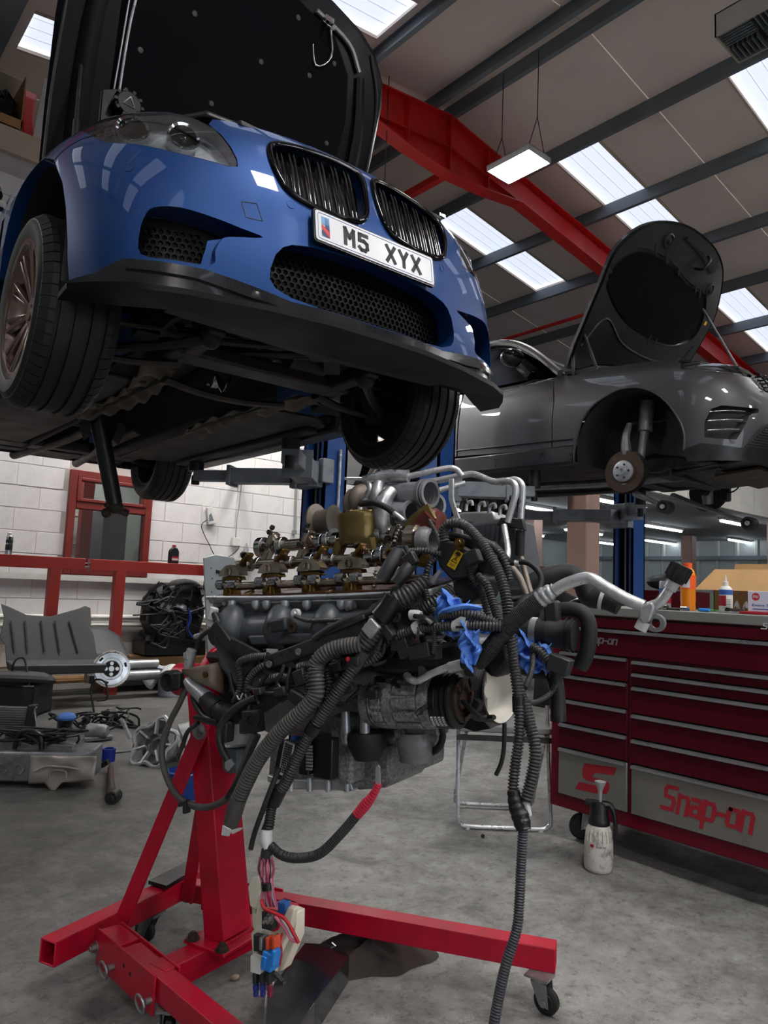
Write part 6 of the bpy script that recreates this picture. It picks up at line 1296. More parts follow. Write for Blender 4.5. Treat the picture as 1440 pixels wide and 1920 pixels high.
obj('front_cup', M().lathe(e(779, 1372, .16), -EZ, [(0, 0), (0, .045), (.02, .046), (.05, .040), (.065, .038), (.068, .030), (.05, .028), (.05, 0)], 28), 'alu_dark', en, ang=40)
obj('cup_flange', M().slab([e(x, y, .18) for x, y in ((735, 1366), (815, 1362), (822, 1380), (790, 1390), (740, 1384))], -EN * .06), 'alu_dark', en, bevel=.005)
for x, y in ((752, 1376), (812, 1382)): bolt(e(x, y, .19), EN, .008, en)
H('small_hose', [(822, 1358, .16), (830, 1380, .16), (822, 1402, .16), (804, 1414, .14)], .0085, 'rubber', n=8)
# air-con compressor with its clutch pulley
c0, c1 = e(690, 1314, .20), e(822, 1314, .20); cl = np.linalg.norm(c1 - c0); cx = nrm(c1 - c0)
comp = obj('compressor', M().lathe(c0, cx, [(0, 0), (0, .05), (.008, .057), (.028, .058), (.029, .060), (.036, .060), (.037, .057), (.07, .057), (.072, .062), (.09, .062), (.092, .056), (cl * .86, .056), (cl * .88, .062), (cl, .060), (cl, 0)], 36), 'cast_speckle', en, ang=30)
d, a, b_ = axes_from(cx)
for i in range(12):
    q = i * .5236
    for t0_, t1_ in ((.036, .07), (.092, cl * .86)):
        r_ = a * math.cos(q) + b_ * math.sin(q); obj('casting_pad', M().box(c0 + cx * (t0_ + t1_) / 2 + r_ * .057, (t1_ - t0_ - .006, .024, .008), (cx, np.cross(cx, r_), r_)), 'cast_speckle', comp, bevel=.003)
obj('seam_seal', M().lathe(c0 + cx * .0325, cx, [(-.001, .0602), (-.001, .0612), (.001, .0612), (.001, .0602)], 36), 'brown_red', comp)
k0 = c1 + cx * .004
obj('clutch_pulley', M().lathe(k0, cx, [(0, .03), (0, .058), (.012, .060), (.014, .0575), (.016, .060), (.022, .060), (.024, .056), (.028, .060), (.034, .060), (.036, .056), (.040, .060), (.046, .060), (.050, .054), (.052, .05), (.044, .046), (.044, .03)], 40), 'black_satin', comp, ang=25)
obj('clutch_plate', M().lathe(k0 + cx * .045, cx, [(0, .02), (0, .047), (.012, .047), (.016, .044), (.014, .036), (.006, .034), (.006, .02), (.012, .018), (.012, 0)], 32), 'iron_rust', comp, ang=30)
for i in range(3): q = i * 2.094 + .3; obj('clutch_rivet', M().cyl(k0 + cx * .05 + (a * math.cos(q) + b_ * math.sin(q)) * .04, k0 + cx * .064 + (a * math.cos(q) + b_ * math.sin(q)) * .04, .006, n=8), 'iron_rust', comp)
m = M()
for i in range(4):
    for j in range(5): q = 2.6 + j * .12; r_ = a * math.cos(q) + b_ * math.sin(q); m.box(k0 + cx * (.004 + i * .009) - EZ * .0 + EN * .0 + (EN * math.cos(-.9 + .1 * j) + EZ * math.sin(-.9 + .1 * j)) * .0603, (.006, .004, .001), (cx, EZ, EN))
obj('printed_code', m, 'label_white', comp)['kind'] = 'stuff'
# ribbed pulley with its pale dished face
px_ = nrm(EX + EN * .20); pc0 = e(936, 1296, .02) - px_ * .060
prof = [(0, 0), (0, .068)]
for i in range(8): prof += [(.004 + i * .0065, .074), (.007 + i * .0065, .0705)]
prof += [(.058, .0765), (.064, .0765), (.066, .073)]
obj('crank_pulley', M().lathe(pc0, px_, prof, 48), 'dark_metal', en, ang=25)
obj('pulley_face', M().lathe(pc0, px_, [(.066, .0735), (.064, .070), (.03, .060), (.022, .052), (.022, .02), (.03, .018), (.03, 0)], 48), 'pulley_white', en, ang=30)
obj('pulley_guard', M().slab([e(x, y, .0) for x, y in ((860, 1345), (905, 1350), (920, 1366), (890, 1372), (850, 1358))], -EN * .08), 'rubber', en)
obj('timing_cover', M().slab([e(830, 1200, .04), e(900, 1195, .04), e(905, 1345, .04), e(830, 1350, .04)], -EN * .25), 'alu_dark', en, bevel=.01)
# --- upper right cluster
bxl = obj('loom_box', M().slab([e(x, y, .22) for x, y in ((824, 1010), (852, 1016), (884, 1032), (894, 1060), (880, 1085), (846, 1088), (822, 1062), (816, 1036))], -EN * .09), 'black_plastic', en, bevel=.006)
q4 = [e(x, y, .228) for x, y in ((855, 1030), (869, 1038), (853, 1069), (838, 1060))]
yl = obj('warning_label', M().slab(q4, EN * .001), 'label_yellow', bxl)
uY = nrm((q4[1] - q4[0])); vY = nrm(q4[0] - q4[3]); cY = (q4[0] + q4[2]) / 2 + EN * .0018
def sgn(name, m): obj(name, m, 'ink', yl)
tri = [cY + uY * a * .0075 + vY * b * .0075 for a, b in ((-1, -.8), (1, -.8), (0, .95))]; sgn('triangle_mark', M().tube(tri + [tri[0]], .0009, 5, 1).bar(cY + vY * .003, cY - vY * .002, .0014, .0008, EN))
sgn('hand_mark', M().slab([cY + vY * .013 + uY * a * .007 + vY * b * .006 for a, b in ((-1, 0), (-.6, .9), (.3, 1), (1, .5), (.6, -.3), (0, -.5))], EN * .0006).bar(cY + vY * .0085 - uY * .007, cY + vY * .0085 + uY * .004, .0012, .0006, EN))
sgn('text_mark', M().bar(cY - vY * .012 - uY * .006, cY - vY * .012 + uY * .006, .001, .0006, EN).bar(cY - vY * .015 - uY * .006, cY - vY * .015 + uY * .003, .001, .0006, EN))
obj('loom_lid', M().slab([e(x, y, .21) for x, y in ((818, 1008), (842, 996), (900, 1010), (930, 1045), (900, 1080), (884, 1032), (852, 1016))], -EN * .10), 'black_satin', en, bevel=.006)
obj('loom_body', M().slab([e(x, y, .20) for x, y in ((846, 1086), (895, 1062), (915, 1085), (905, 1120), (870, 1135), (850, 1115))], -EN * .09), 'black_plastic', en, bevel=.008)
bolt(e(862, 1020, .23), EN, .009, en, 'bronze_oily')
H('coil_boot', [(747, 1032, .27), (732, 1060, .29), (716, 1088, .30)], [.014, .0165, .0165], 'dark_plastic', n=14); H('coil_boot', [(774, 1054, .28), (758, 1074, .30), (742, 1094, .31)], [.014, .016, .015], 'black_plastic', n=12); conn(770, 1050, .29, .03, .03, .02, 30)
CW = 'conduit'
for P, r in (([(834, 1015, .24), (831, 994, .24), (846, 981, .24), (872, 986, .24), (900, 1014, .25), (922, 1048, .26), (940, 1086, .27), (950, 1128, .28), (954, 1172, .29)], .0112), ([(769, 1034, .25), (796, 1033, .25), (828, 1040, .24)], .0082), ([(760, 1026, .26), (768, 1040, .27), (772, 1056, .28)], .006), ([(805, 976, .12), (818, 1000, .15), (826, 1024, .2)], .0055),
    ([(788, 1148, .28), (818, 1128, .27), (846, 1108, .24)], .0175), ([(708, 1170, .33), (740, 1142, .32), (780, 1114, .30)], .0165), ([(797, 1120, .27), (797, 1085, .26), (806, 1058, .25), (818, 1046, .24)], .0072), ([(818, 1152, .29), (804, 1130, .28), (796, 1100, .27), (800, 1075, .26)], .0078),
    ([(744, 1192, .33), (790, 1178, .33), (850, 1174, .33), (905, 1174, .33), (942, 1175, .32)], .0105), ([(826, 1158, .32), (850, 1152, .33), (880, 1152, .33), (915, 1162, .32), (944, 1176, .31)], .0095), ([(896, 1080, .22), (912, 1096, .23), (924, 1130, .24), (936, 1168, .26)], .0092), ([(884, 1085, .2), (900, 1100, .21), (912, 1140, .22), (918, 1165, .22)], .0088), ([(800, 1140, .25), (830, 1124, .25), (856, 1128, .25), (860, 1140, .25)], .013),
    ([(900, 1012, .18), (930, 1030, .18), (948, 1058, .18), (955, 1090, .18)], .0095), ([(730, 1196, .31), (752, 1190, .32), (790, 1180, .32)], .0135), ([(690, 1220, .30), (730, 1196, .31), (760, 1180, .32)], .010), ([(812, 1175, .33), (815, 1200, .33), (812, 1225, .33)], .006), ([(722, 1168, .34), (714, 1200, .34), (700, 1232, .34), (680, 1236, .34)], .006), ([(878, 1042, .23), (880, 1075, .22), (894, 1100, .22)], .007)):
    H('wiring_conduit', P, r, CW, CO if r > .0065 else (.0042, .0016), 12 if r > .009 else 8)
obj('white_label', M().lathe(e(850, 1174, .33), nrm(e(880, 1174, .33) - e(850, 1174, .33)), [(0, .0112), (.034, .0112)], 14), 'label_white', en); obj('label_tab', M().slab([e(x, y, .345) for x, y in ((848, 1165), (864, 1156), (874, 1158), (870, 1170))], EN * .001), 'label_white', en)
obj('label_print', M().box(e(862, 1176, .3425), (.018, .001, .005), EA), 'ink', en)
H('pale_tape', [(770, 1153, .33), (780, 1153, .33), (788, 1156, .33)], .011, 'label_white', n=10); H('pale_tape', [(778, 1180, .335), (786, 1176, .335)], .0145, 'label_white', n=10, sm=1); H('coil_wire', [(766, 1210, .33), (780, 1200, .345), (784, 1182, .345), (772, 1170, .34)], .003, 'iron_rust', n=6)
H('black_strap', [(780, 1155, .335), (800, 1160, .34), (812, 1170, .34)], .012, 'black_satin', n=8, flat=.5)
for x, y, b, w, h, r in ((790, 1220, .32, .05, .03, 10), (745, 1205, .32, .02, .035, 0), (760, 1215, .32, .03, .04, 20), (810, 1222, .31, .035, .03, 0), (726, 1180, .34, .02, .05, 40), (765, 1195, .31, .04, .04, 10), (700, 1215, .33, .04, .03, 30), (888, 1045, .24, .03, .03, 20), (752, 1112, .3, .04, .02, -20)): conn(x, y, b, w, h, .03, r)
obj('washer_eye', M().lathe(e(745, 1158, .335), EN, [(0, .010), (.006, .010), (.006, .005), (0, .005)], 14), 'black_plastic', en)
obj('alu_clip', M().slab([e(x, y, .2) for x, y in ((784, 1082), (802, 1078), (812, 1082), (806, 1096), (786, 1102))], -EN * .02), 'alu', en, bevel=.003); obj('alu_clip', M().slab([e(x, y, .24) for x, y in ((806, 1088), (822, 1068), (826, 1072), (812, 1096))], -EN * .01), 'alu', en)
obj('plastic_shroud', M().slab([e(x, y, .27) for x, y in ((700, 1225), (760, 1222), (850, 1200), (880, 1215), (872, 1250), (830, 1252), (760, 1265), (690, 1262))], -EN * .10), 'black_satin', en, bevel=.012)
obj('plastic_shroud', M().slab([e(x, y, .22) for x, y in ((895, 1215), (950, 1190), (960, 1240), (940, 1270), (915, 1272), (900, 1250))], -EN * .06), 'black_satin', en, bevel=.015)
H('oil_line', [(762, 1266, .27), (770, 1274, .28), (785, 1276, .28), (812, 1262, .28), (838, 1252, .28), (862, 1247, .28)], .0082, 'alu_pipe'); H('line_ferrule', [(842, 1252, .28), (866, 1246, .28)], .0115, 'alu', sm=1, n=12); H('line_hose', [(866, 1246, .28), (880, 1243, .28), (905, 1234, .28)], .0105, 'rubber', n=12)
# big air-con hose, its pipe and block end
H('aircon_hose', [(895, 1242, .29), (920, 1215, .30), (955, 1172, .30), (985, 1145, .30), (1012, 1124, .30)], .0185, 'braid', (.0035, .001), 14)
H('hose_ferrule', [(1010, 1126, .30), (1024, 1115, .30), (1040, 1106, .30)], [.017, .0185, .014], 'alu', (.012, .0016), 14)
H('aircon_pipe', [(1038, 1108, .30), (1066, 1093, .30), (1103, 1084, .30), (1132, 1099, .30), (1172, 1122, .30), (1207, 1137, .30)], .0118, 'alu_pipe', n=14, sm=7)
bk = obj('block_end', M().slab([e(x, y, .315) for x, y in ((1200, 1135), (1222, 1128), (1228, 1140), (1218, 1165), (1205, 1170), (1196, 1160))], -EN * .03), 'alu', en, bevel=.004)
obj('port_plug', M().cyl(e(1208, 1165, .30), e(1200, 1181, .30), .0115, n=14), 'label_white', bk); obj('port_ring', M().lathe(e(1232, 1168, .28), EN, [(0, .0165), (.02, .0165), (.02, .009), (0, .009)], 18), 'alu_dark', bk)
H('branch_pipe', [(1216, 1138, .30), (1236, 1130, .30), (1250, 1112, .30), (1258, 1100, .30)], .0095, 'alu_pipe'); H('valve_body', [(1254, 1104, .30), (1266, 1086, .30)], .013, 'alu', sm=1, n=14)
cpx = H('valve_cap', [(1263, 1090, .30), (1270, 1078, .30), (1280, 1060, .30)], [.016, .019, .018], 'rubber', n=14)
v0, v1 = e(1266, 1085, .30), e(1279, 1062, .30); d, a, b_ = axes_from(v1 - v0)
for i in range(12): q = i * .5236; obj('cap_rib', M().bar(v0 + (a * math.cos(q) + b_ * math.sin(q)) * .0185, v1 + (a * math.cos(q) + b_ * math.sin(q)) * .0185, .004, .004), 'rubber', cpx)
# coolant hoses at the front
th = H('thermostat_hose', [(958, 1182, .15), (1000, 1184, .15), (1030, 1187, .15)], .029, 'rubber', n=20); H('thermostat_neck', [(1028, 1187, .15), (1058, 1190, .15), (1078, 1192, .15)], [.031, .030, .0325], 'black_plastic', n=24, sm=2)
obj('hose_clamp', M().lathe(e(998, 1184, .15), nrm(e(1030, 1187, .15) - e(998, 1184, .15)), [(0, .0295), (0, .031), (.014, .031), (.014, .0295)], 24), 'galvanised', en); obj('neck_ring', M().lathe(e(1062, 1190, .15), nrm(e(1078, 1192, .15) - e(1058, 1190, .15)), [(0, .03), (0, .036), (.004, .036), (.004, .033), (.012, .033), (.012, .037), (.016, .037), (.016, .03)], 28), 'black_satin', en)
obj('neck_post', M().box(e(1036, 1150, .15), (.032, .03, .055), EA), 'black_plastic', en, bevel=.006)
H('elbow_hose', [(1042, 1146, .12), (1072, 1143, .12), (1096, 1153, .12), (1105, 1182, .12), (1099, 1225, .12), (1086, 1252, .12)], .017, 'rubber', n=14)
H('wiring_conduit', [(996, 1212, .2), (1012, 1222, .2), (1034, 1246, .2)], .0105, 'conduit', CO, 12); conn(1050, 1246, .2, .045, .035, .035, -20, 'dark_plastic'); H('connector_boot', [(1030, 1240, .2), (1044, 1258, .2), (1040, 1275, .2)], [.012, .018, .012], 'black_satin', n=10)
H('lower_hose', [(985, 1250, .1), (1010, 1258, .1), (1036, 1268, .12), (1045, 1300, .14), (1047, 1348, .15)], [.02, .02, .018, .016, .0165], 'rubber', n=16); obj('hose_mouth', M().lathe(e(1047, 1352, .15), -EZ, [(-.012, .0168), (0, .0168), (0, .013), (-.01, .012), (-.01, 0)], 18), 'black_satin', en, ang=30)
H('sensor_wire', [(984, 1318, .29), (1008, 1315, .25), (1032, 1300, .21), (1043, 1282, .2)], .0055, 'conduit', (.004, .0014), 8)
H('thin_conduit', [(1000, 1225, .2), (996, 1260, .24), (984, 1290, .28)], .006, 'conduit', (.004, .0014), 8)
H('radiator_hose', [(985, 1096, -.16), (1025, 1082, -.18), (1062, 1076, -.2), (1092, 1092, -.2), (1106, 1118, -.2), (1132, 1121, -.2), (1162, 1134, -.2)], [.022, .026, .027, .027, .028, .029, .027], 'rubber', n=18); obj('hose_clamp', M().lathe(e(1128, 1121, -.2), nrm(e(1140, 1125, -.2) - e(1128, 1121, -.2)), [(0, .03), (.010, .03)], 20), 'label_white', en)
H('vent_hose', [(952, 1057, .05), (988, 1055, .05), (1012, 1076, .05), (1012, 1102, .06), (990, 1119, .08), (950, 1124, .1)], .0068, 'rubber', n=10); H('pale_tape', [(966, 1056, .05), (974, 1056, .05)], .008, 'label_white', sm=1)
H('small_pipe', [(958, 1146, .1), (975, 1135, .1), (990, 1122, .08)], .013, 'rubber'); H('pipe_clamp', [(962, 1143, .1), (968, 1139, .1)], .0155, 'galvanised', sm=1)
# long loom hanging on the right down to the floor
lm = H('wiring_conduit', [(953, 1170, .29), (957, 1201, .29), (964, 1253, .29), (972, 1314, .30), (974, 1375, .31), (966, 1436, .32), (962, 1482, .33), (967, 1508, .335)], .0108, 'conduit', CO, 12)
H('taped_joint', [(962, 1482, .333), (968, 1510, .336), (976, 1532, .34), (982, 1556, .345)], [.012, .016, .0175, .015], 'black_satin', (.012, .001), 12, parent=lm)
H('wiring_conduit', [(981, 1552, .345), (977, 1623, .36), (974, 1687, .375), (969, 1742, .39), (950, 1804, .41), (936, 1865, .42), (926, 1922, .43), (915, 1985, .43)], .0096, mat('conduit_blue', '3a3b42', .45, 0, .15, 30), (.0046, .0016), 12, parent=lm)
H('wiring_conduit', [(983, 1316, .29), (994, 1360, .30), (1004, 1406, .31), (998, 1455, .32), (986, 1502, .33)], .0122, 'conduit', CO, 12, parent=lm); conn(988, 1516, .33, .012, .03, .014, 10, 'label_white', 'white_plug')
H('taped_joint', [(972, 1305, .30), (973, 1335, .30)], .0125, 'black_satin', sm=1, parent=lm)
H('wiring_conduit', [(962, 1190, .27), (966, 1250, .27), (976, 1290, .28), (983, 1318, .29)], .009, 'conduit', CO, 10)
H('rubber_tube', [(946, 1356, .20), (945, 1400, .20), (940, 1430, .20), (930, 1453, .20)], .0048, 'rubber', n=8)
# starter cable with its red boot
sc = H('starter_cable', [(508, 1586, .42), (528, 1603, .42), (560, 1609, .42), (600, 1600, .42), (640, 1562, .42), (674, 1522, .42)], .0102, 'hose_black', (.0046, .002), 12)
H('red_boot', [(670, 1527, .42), (686, 1508, .42), (700, 1490, .42), (710, 1470, .42)], [.0108, .0115, .0085, .007], mat('boot_red', 'c2233f', .45, 0, .1, 20), (.006, .0005), 12, parent=sc); obj('cable_lug', M().slab([e(x, y, .42) for x, y in ((705, 1472), (714, 1470), (713, 1438), (710, 1434), (706, 1438))], EN * .003), 'alu', sc)
H('paper_wrap', [(500, 1556, .415), (499, 1575, .418), (503, 1592, .42)], [.013, .0145, .012], 'label_white', n=10); H('tape_wrap', [(502, 1588, .42), (499, 1606, .42)], .0125, 'dark_plastic', n=8, sm=1)
# fuse box hanging from its pink wires
for i in range(13):
    q = i / 12; x0 = 488 + 22 * q; H('wire', [(x0, 1606, .42), (484 + 30 * q + 4 * math.sin(i * 2.1), 1630, .42 + .01 * math.sin(i)), (489 + 22 * q, 1650, .422), (492 + 20 * q, 1662, .42), (490 + 26 * q + 3 * math.sin(i), 1680, .42), (496 + 24 * q, 1700, .415)], .0019, ['wire_pink', 'wire_pink', 'hose_black', 'wire_pink', 'label_white', 'wire_pink', 'wire_red'][i % 7], n=6, sm=4)
H('wire_tape', [(501, 1654, .42), (502, 1668, .42)], .013, 'black_satin', n=10, sm=1)
FP = [e(x, y, .42) for x, y in ((478, 1645), (466, 1660), (468, 1690), (480, 1705), (478, 1740), (470, 1750), (473, 1790), (470, 1820), (476, 1835), (473, 1865), (500, 1870), (520, 1800), (545, 1740), (552, 1705), (540, 1700), (520, 1745), (505, 1752), (490, 1745), (494, 1700), (486, 1668), (490, 1648))]
fx_ = obj('fuse_carrier', M().slab(FP, -EN * .016), mat('cream_plastic', 'd9d3c2', .5, 0, .08, 20), en, bevel=.003)
obj('torn_bracket', M().slab([e(x, y, .425) for x, y in ((470, 1645), (484, 1640), (490, 1662), (484, 1690), (478, 1706), (468, 1700), (464, 1665))], -EN * .02).slab([e(x, y, .41) for x, y in ((470, 1690), (480, 1690), (482, 1740), (474, 1744))], -EN * .03), 'cream_plastic', fx_, bevel=.003)
obj('side_wall', M().slab([e(x, y, .40) for x, y in ((540, 1706), (556, 1712), (555, 1760), (530, 1820), (520, 1822), (536, 1760))], -EN * .03), 'cream_plastic', fx_, bevel=.002)
def fb(name, x, y, w, h, mt, b=.432, rot=0, dp=.02): return obj(name, boxe(x, y, b, w, h, dp, rot), mt, fx_, bevel=.0015)
fb('black_housing', 506, 1724, .028, .034, 'black_plastic', .43); obj('terminal_stud', M().lathe(e(507, 1722, .442), EN, [(0, .011), (.003, .011), (.003, .008), (.012, .008), (.012, .004), (.022, .004), (.022, 0)], 6), 'steel', fx_)
fb('blue_tab', 533, 1700, .02, .022, 'ink_blue', .40); fb('fuse_block', 496, 1768, .044, .032, 'black_plastic', .422)
for x, mt in ((494, 'galvanised'), (506, 'fuse_orange'), (518, 'fuse_orange')):
    mat('fuse_orange', 'd9502c', .4, 0, .05, 9); f_ = fb('fuse', x, 1767, .0075, .024, mt, .437)
mat('plug_blue', '2380d8', .4, 0, .08, 12)
pb = fb('blue_plug', 508, 1798, .026, .034, 'plug_blue', .438, -12, .03); fb('plug_rib', 499, 1803, .010, .026, 'plug_blue', .446, -12, .02); fb('plug_rib', 516, 1794, .008, .030, 'plug_blue', .446, -12, .02)
fb('white_socket', 484, 1806, .026, .032, 'white_plastic', .432)
for x, mt in ((480, 'fuse_navy'), (493, 'fuse_navy'), (506, 'fuse_maroon')):
    mat('fuse_navy', '1b2a80', .25, 0, .1, 9); mat('fuse_maroon', '7a1838', .25, 0, .1, 9)
    p = e(x, 1850, .432); obj('fuse_link', M().lathe(p + EZ * .016, -EZ, [(0, 0), (0, .005), (.008, .006), (.010, .005), (.012, .0065), (.022, .0065), (.024, .005), (.028, .006), (.034, .005), (.034, 0)], 12), mt, fx_); fb('link_holder', x + 2, 1832, .009, .02, 'black_plastic', .43)
H('red_wire', [(490, 1688, .43), (496, 1704, .44), (515, 1712, .445), (535, 1724, .445), (548, 1745, .44), (560, 1768, .435)], .0036, 'wire_red', n=8, parent=fx_); H('red_wire', [(515, 1718, .44), (532, 1738, .44), (545, 1760, .44), (556, 1766, .435)], .003, 'wire_pink', n=8, parent=fx_); H('white_wire', [(526, 1720, .44), (540, 1742, .44), (548, 1758, .44)], .0022, 'label_white', n=6, parent=fx_)
for P in ([(520, 1750, .425), (528, 1780, .42), (524, 1810, .42)], [(530, 1750, .42), (522, 1775, .43), (515, 1790, .43)]): H('fuse_wire', P, .0025, 'wire_red', n=6, parent=fx_)
obj('black_clip', M().box(e(524, 1835, .43), (.03, .01, .006), (nrm(EX - EZ * .6), EN, nrm(EZ + EX * .6))).box(e(526, 1842, .43), (.02, .01, .005), (nrm(EX + EZ * .4), EN, EZ)), 'black_plastic', fx_)
# small bits filling the gaps between the looms
fm = M()
for i in range(90):
    x, y = R_.uniform(420, 900), R_.uniform(1170, 1340); bb = .16 + R_.uniform(0, .10)
    if x < 560 and y > 1300: continue
    fm.box(e(x, y, bb), (R_.uniform(.012, .05), R_.uniform(.01, .03), R_.uniform(.008, .03)), axes_from((R_.uniform(-1, 1), R_.uniform(-1, 1), R_.uniform(-.5, .5))))
for i in range(34):
    x, y = R_.uniform(430, 880), R_.uniform(1170, 1330); q = [(x, y, .24)]
    for k in range(3): x += R_.uniform(-45, 45); y += R_.uniform(-22, 30); q.append((x, min(y, 1345), .22 + R_.uniform(0, .08)))
    fm.tube([e(*p) for p in q], R_.uniform(.003, .007), 6, 5)
tag(obj('loom_bits', fm, 'black_plastic', en, bevel=.002), kind='stuff')
# gloves stuffed between the hoses
def glove(pts, palm, label, r=.011):
    t = None
    for i, (P, rr) in enumerate(pts): t = (t or M()).tube([e(q[0], q[1], q[2] - .022) for q in P], [x * .95 for x in rr], 12, 6, flat=.45)
    v = np.array(t.v); o = thing('nitrile_glove', v.mean(0), label, 'glove', 'blue nitrile gloves'); obj('glove_fabric', t, 'glove_blue', o, ang=60)
    for P, w in palm:
        Q = [e(q[0], q[1], q[2] - .022) for q in P]; m = M(); n = len(Q)
        def f(u, v_):
            k = u * (n - 1); i = min(int(k), n - 2); p = Q[i] + (Q[i + 1] - Q[i]) * (k - i); return p + EZ * (v_ - .5) * w * 1.5 * (1 - .3 * math.sin(7 * u + 2) + .12 * math.sin(19 * u)) + EX * .008 * math.sin(9 * v_ + 5 * u) + EN * (.010 + .009 * math.sin(13 * u + 9 * v_) + .004 * math.sin(31 * u - 12 * v_))
        m.grid(f, 40, 20); obj('cuff', m, 'glove_blue', o, thick=.0015, ang=60)
    return o
glove([([(828, 1150, .335), (850, 1143, .35), (875, 1138, .345), (902, 1141, .33)], [.012, .018, .016, .010]), ([(850, 1150, .33), (880, 1148, .34), (900, 1152, .33)], [.012, .014, .007]), ([(826, 1166, .33), (838, 1182, .33), (850, 1190, .33), (864, 1188, .33)], [.010, .016, .014, .009])], [([(822, 1150, .325), (850, 1150, .33), (880, 1156, .325)], .05)], 'blue nitrile glove caught between hoses above the white cable label')
glove([([(886, 1172, .345), (884, 1190, .355), (882, 1205, .355)], [.010, .017, .018]), ([(868, 1204, .35), (876, 1222, .355), (886, 1245, .35)], [.010, .016, .007]), ([(895, 1210, .345), (890, 1230, .35), (888, 1246, .35)], [.010, .013, .006]), ([(902, 1186, .33), (912, 1186, .33), (925, 1182, .325)], [.006, .010, .006])], [([(866, 1206, .345), (884, 1212, .35), (900, 1208, .345)], .05)], 'blue nitrile glove hanging in crumpled folds below the cable label')
glove([([(968, 1216, .19), (990, 1232, .20), (1015, 1240, .2), (1028, 1252, .2)], [.010, .016, .016, .008]), ([(1005, 1222, .2), (1022, 1212, .2), (1034, 1232, .2)], [.012, .014, .008])], [([(966, 1214, .185), (995, 1228, .19), (1032, 1236, .19)], .05)], 'blue nitrile glove tucked under the thermostat hose at the right')
# ================================================================== TOOL CHEST AND WHAT STANDS ON IT
mat('chest_red', '4c0216', .4, 0, .05, 3, rv=.04, spec=.25); mat('chest_red_bright', '680520', .4, 0, .06, 4, spec=.3)  # one paint in two tones: drawers coloured as if in shade, frame lighter
mat('brushed', '8d8b86', .4, .6, .1, 3, dirt=('a9a7a2', .3, 5)); mat('trim_alu', 'a9a9ae', .35, .8, .06, 9)
CXF = 3.06; cy1 = atx(1031, 1507, CXF)[1]; cy0 = .35; zbot = atx(1031, 1507, CXF)[2]; ztop = atx(1062, 1134, CXF)[2]
ch = thing('tool_chest', (CXF + .36, (cy0 + cy1) / 2, 0), 'dark red roll cabinet tool chest with steel lower drawers and grey worktop', 'tool chest')
obj('chest_body', M().b2((CXF, cy0, zbot), (CXF + .72, cy1, ztop - .042)), 'chest_red_bright', ch, bevel=.006)
obj('worktop', M().b2((CXF - .02, cy0 - .02, ztop - .042), (CXF + .74, cy1 + .02, ztop)), mat('worktop_grey', '8e8f8d', .45, .3, .08, 5), ch, bevel=.004)
zL = lambda y: atx(1120, y, CXF)[2]; zR = lambda y: atx(1300, y, CXF)[2]; yD = atx(1187, 1300, CXF)[1]; yDl = yD + .022; yL = cy1 - .055
YT = V(0, -1, 0)
def drawer(ya, yb, za, zb_, mt='chest_red', name='drawer', pull=True):
    d = obj(name, M().b2((CXF - .012, yb, za), (CXF + .02, ya, zb_ - .002)), mt, ch, bevel=.003)
    obj('seam', M().b2((CXF - .002, yb - .004, za - .004), (CXF + .001, ya + .004, zb_ + .003)), 'ink', d)
    if pull: obj('drawer_pull', M().prism([(0, 0), (-.014, -.004), (-.016, -.014), (-.010, -.016), (0, -.012)], (CXF - .012, yb + .004, zb_), (1, 0, 0), (0, 0, 1), (0, ya - yb - .008, 0)), 'trim_alu', d, ang=20)
    return d
zp0 = zL(1178); drawer(yL, cy0 + .02, zp0 + .004, ztop - .05, pull=False)
zA_ = zL(1228); p1 = drawer(yL, cy0 + .02, zA_ + .006, zp0)
ls = [1228, 1273, 1321, 1368, 1416]; zs = [zL(y) for y in ls] + [zL(1506)]
for i in range(4): drawer(yL, yDl, zs[i + 1] + .006, zs[i])
sl_ = drawer(yL, yDl, zs[5], zs[4], 'brushed', 'steel_drawer')
rs = [1251, 1276, 1303, 1358, 1408, 1459]; zs2 = [zR(y) for y in rs] + [zR(1558)]
for i in range(5): drawer(yD, cy0 + .02, zs2[i + 1] + .006, zs2[i])
sr_ = drawer(yD, cy0 + .02, zs2[6], zs2[5], 'brushed', 'steel_drawer')
GLY = {'S': [[(1.05, 1.32), (.12, 1.32), (.0, 1.15), (.05, .78), (.85, .70), (.95, .5), (.85, .06), (-.15, .06)]], 'n': [[(0, -.04), (0, 1.0)], [(0, .93), (.72, .93), (.86, .78), (.86, -.04)]], 'a': [[(.06, .93), (.76, .93), (.86, .78), (.86, -.02)], [(.86, .52), (.12, .52), (.02, .38), (.02, .14), (.12, .04), (.86, .04)]], 'p': [[(0, -.45), (0, 1.0)], [(0, .93), (.76, .93), (.88, .78), (.88, .18), (.76, .04), (0, .04)]], '-': [[(-.1, .5), (.62, .5)]], 'o': [[(.12, .93), (.76, .93), (.88, .78), (.88, .18), (.76, .04), (.12, .04), (0, .18), (0, .78), (.12, .93)]]}
def block(s_, c, h, w, mt, par, name, t=.24, shear=.28):
    """slanted slab lettering cut from flat strokes, one mesh per word"""
    m = M(); adv = [1.42 if q == 'S' else .98 if q == '-' else 1.22 for q in s_]; tot = sum(adv) - .3; kx = w / tot; ky = h / 1.35; x0 = 0; tk = t * min(kx, ky)
    for ch_, a_ in zip(s_, adv):
        for st_ in GLY[ch_]:
            P = [c + YT * ((x0 + x + shear * (y - .5)) * kx - w / 2) + BZ * (y - .6) * ky for x, y in st_]
            for p, q in zip(P[:-1], P[1:]): d = nrm(q - p) * tk * .45; k_ = V(-.00025 * ((len(m.f) // 6) % 7), 0, 0); m.bar(p - d + k_, q + d + k_, tk, .001, V(-1, 0, 0))
        x0 += a_
    return obj(name, m, mt, par)
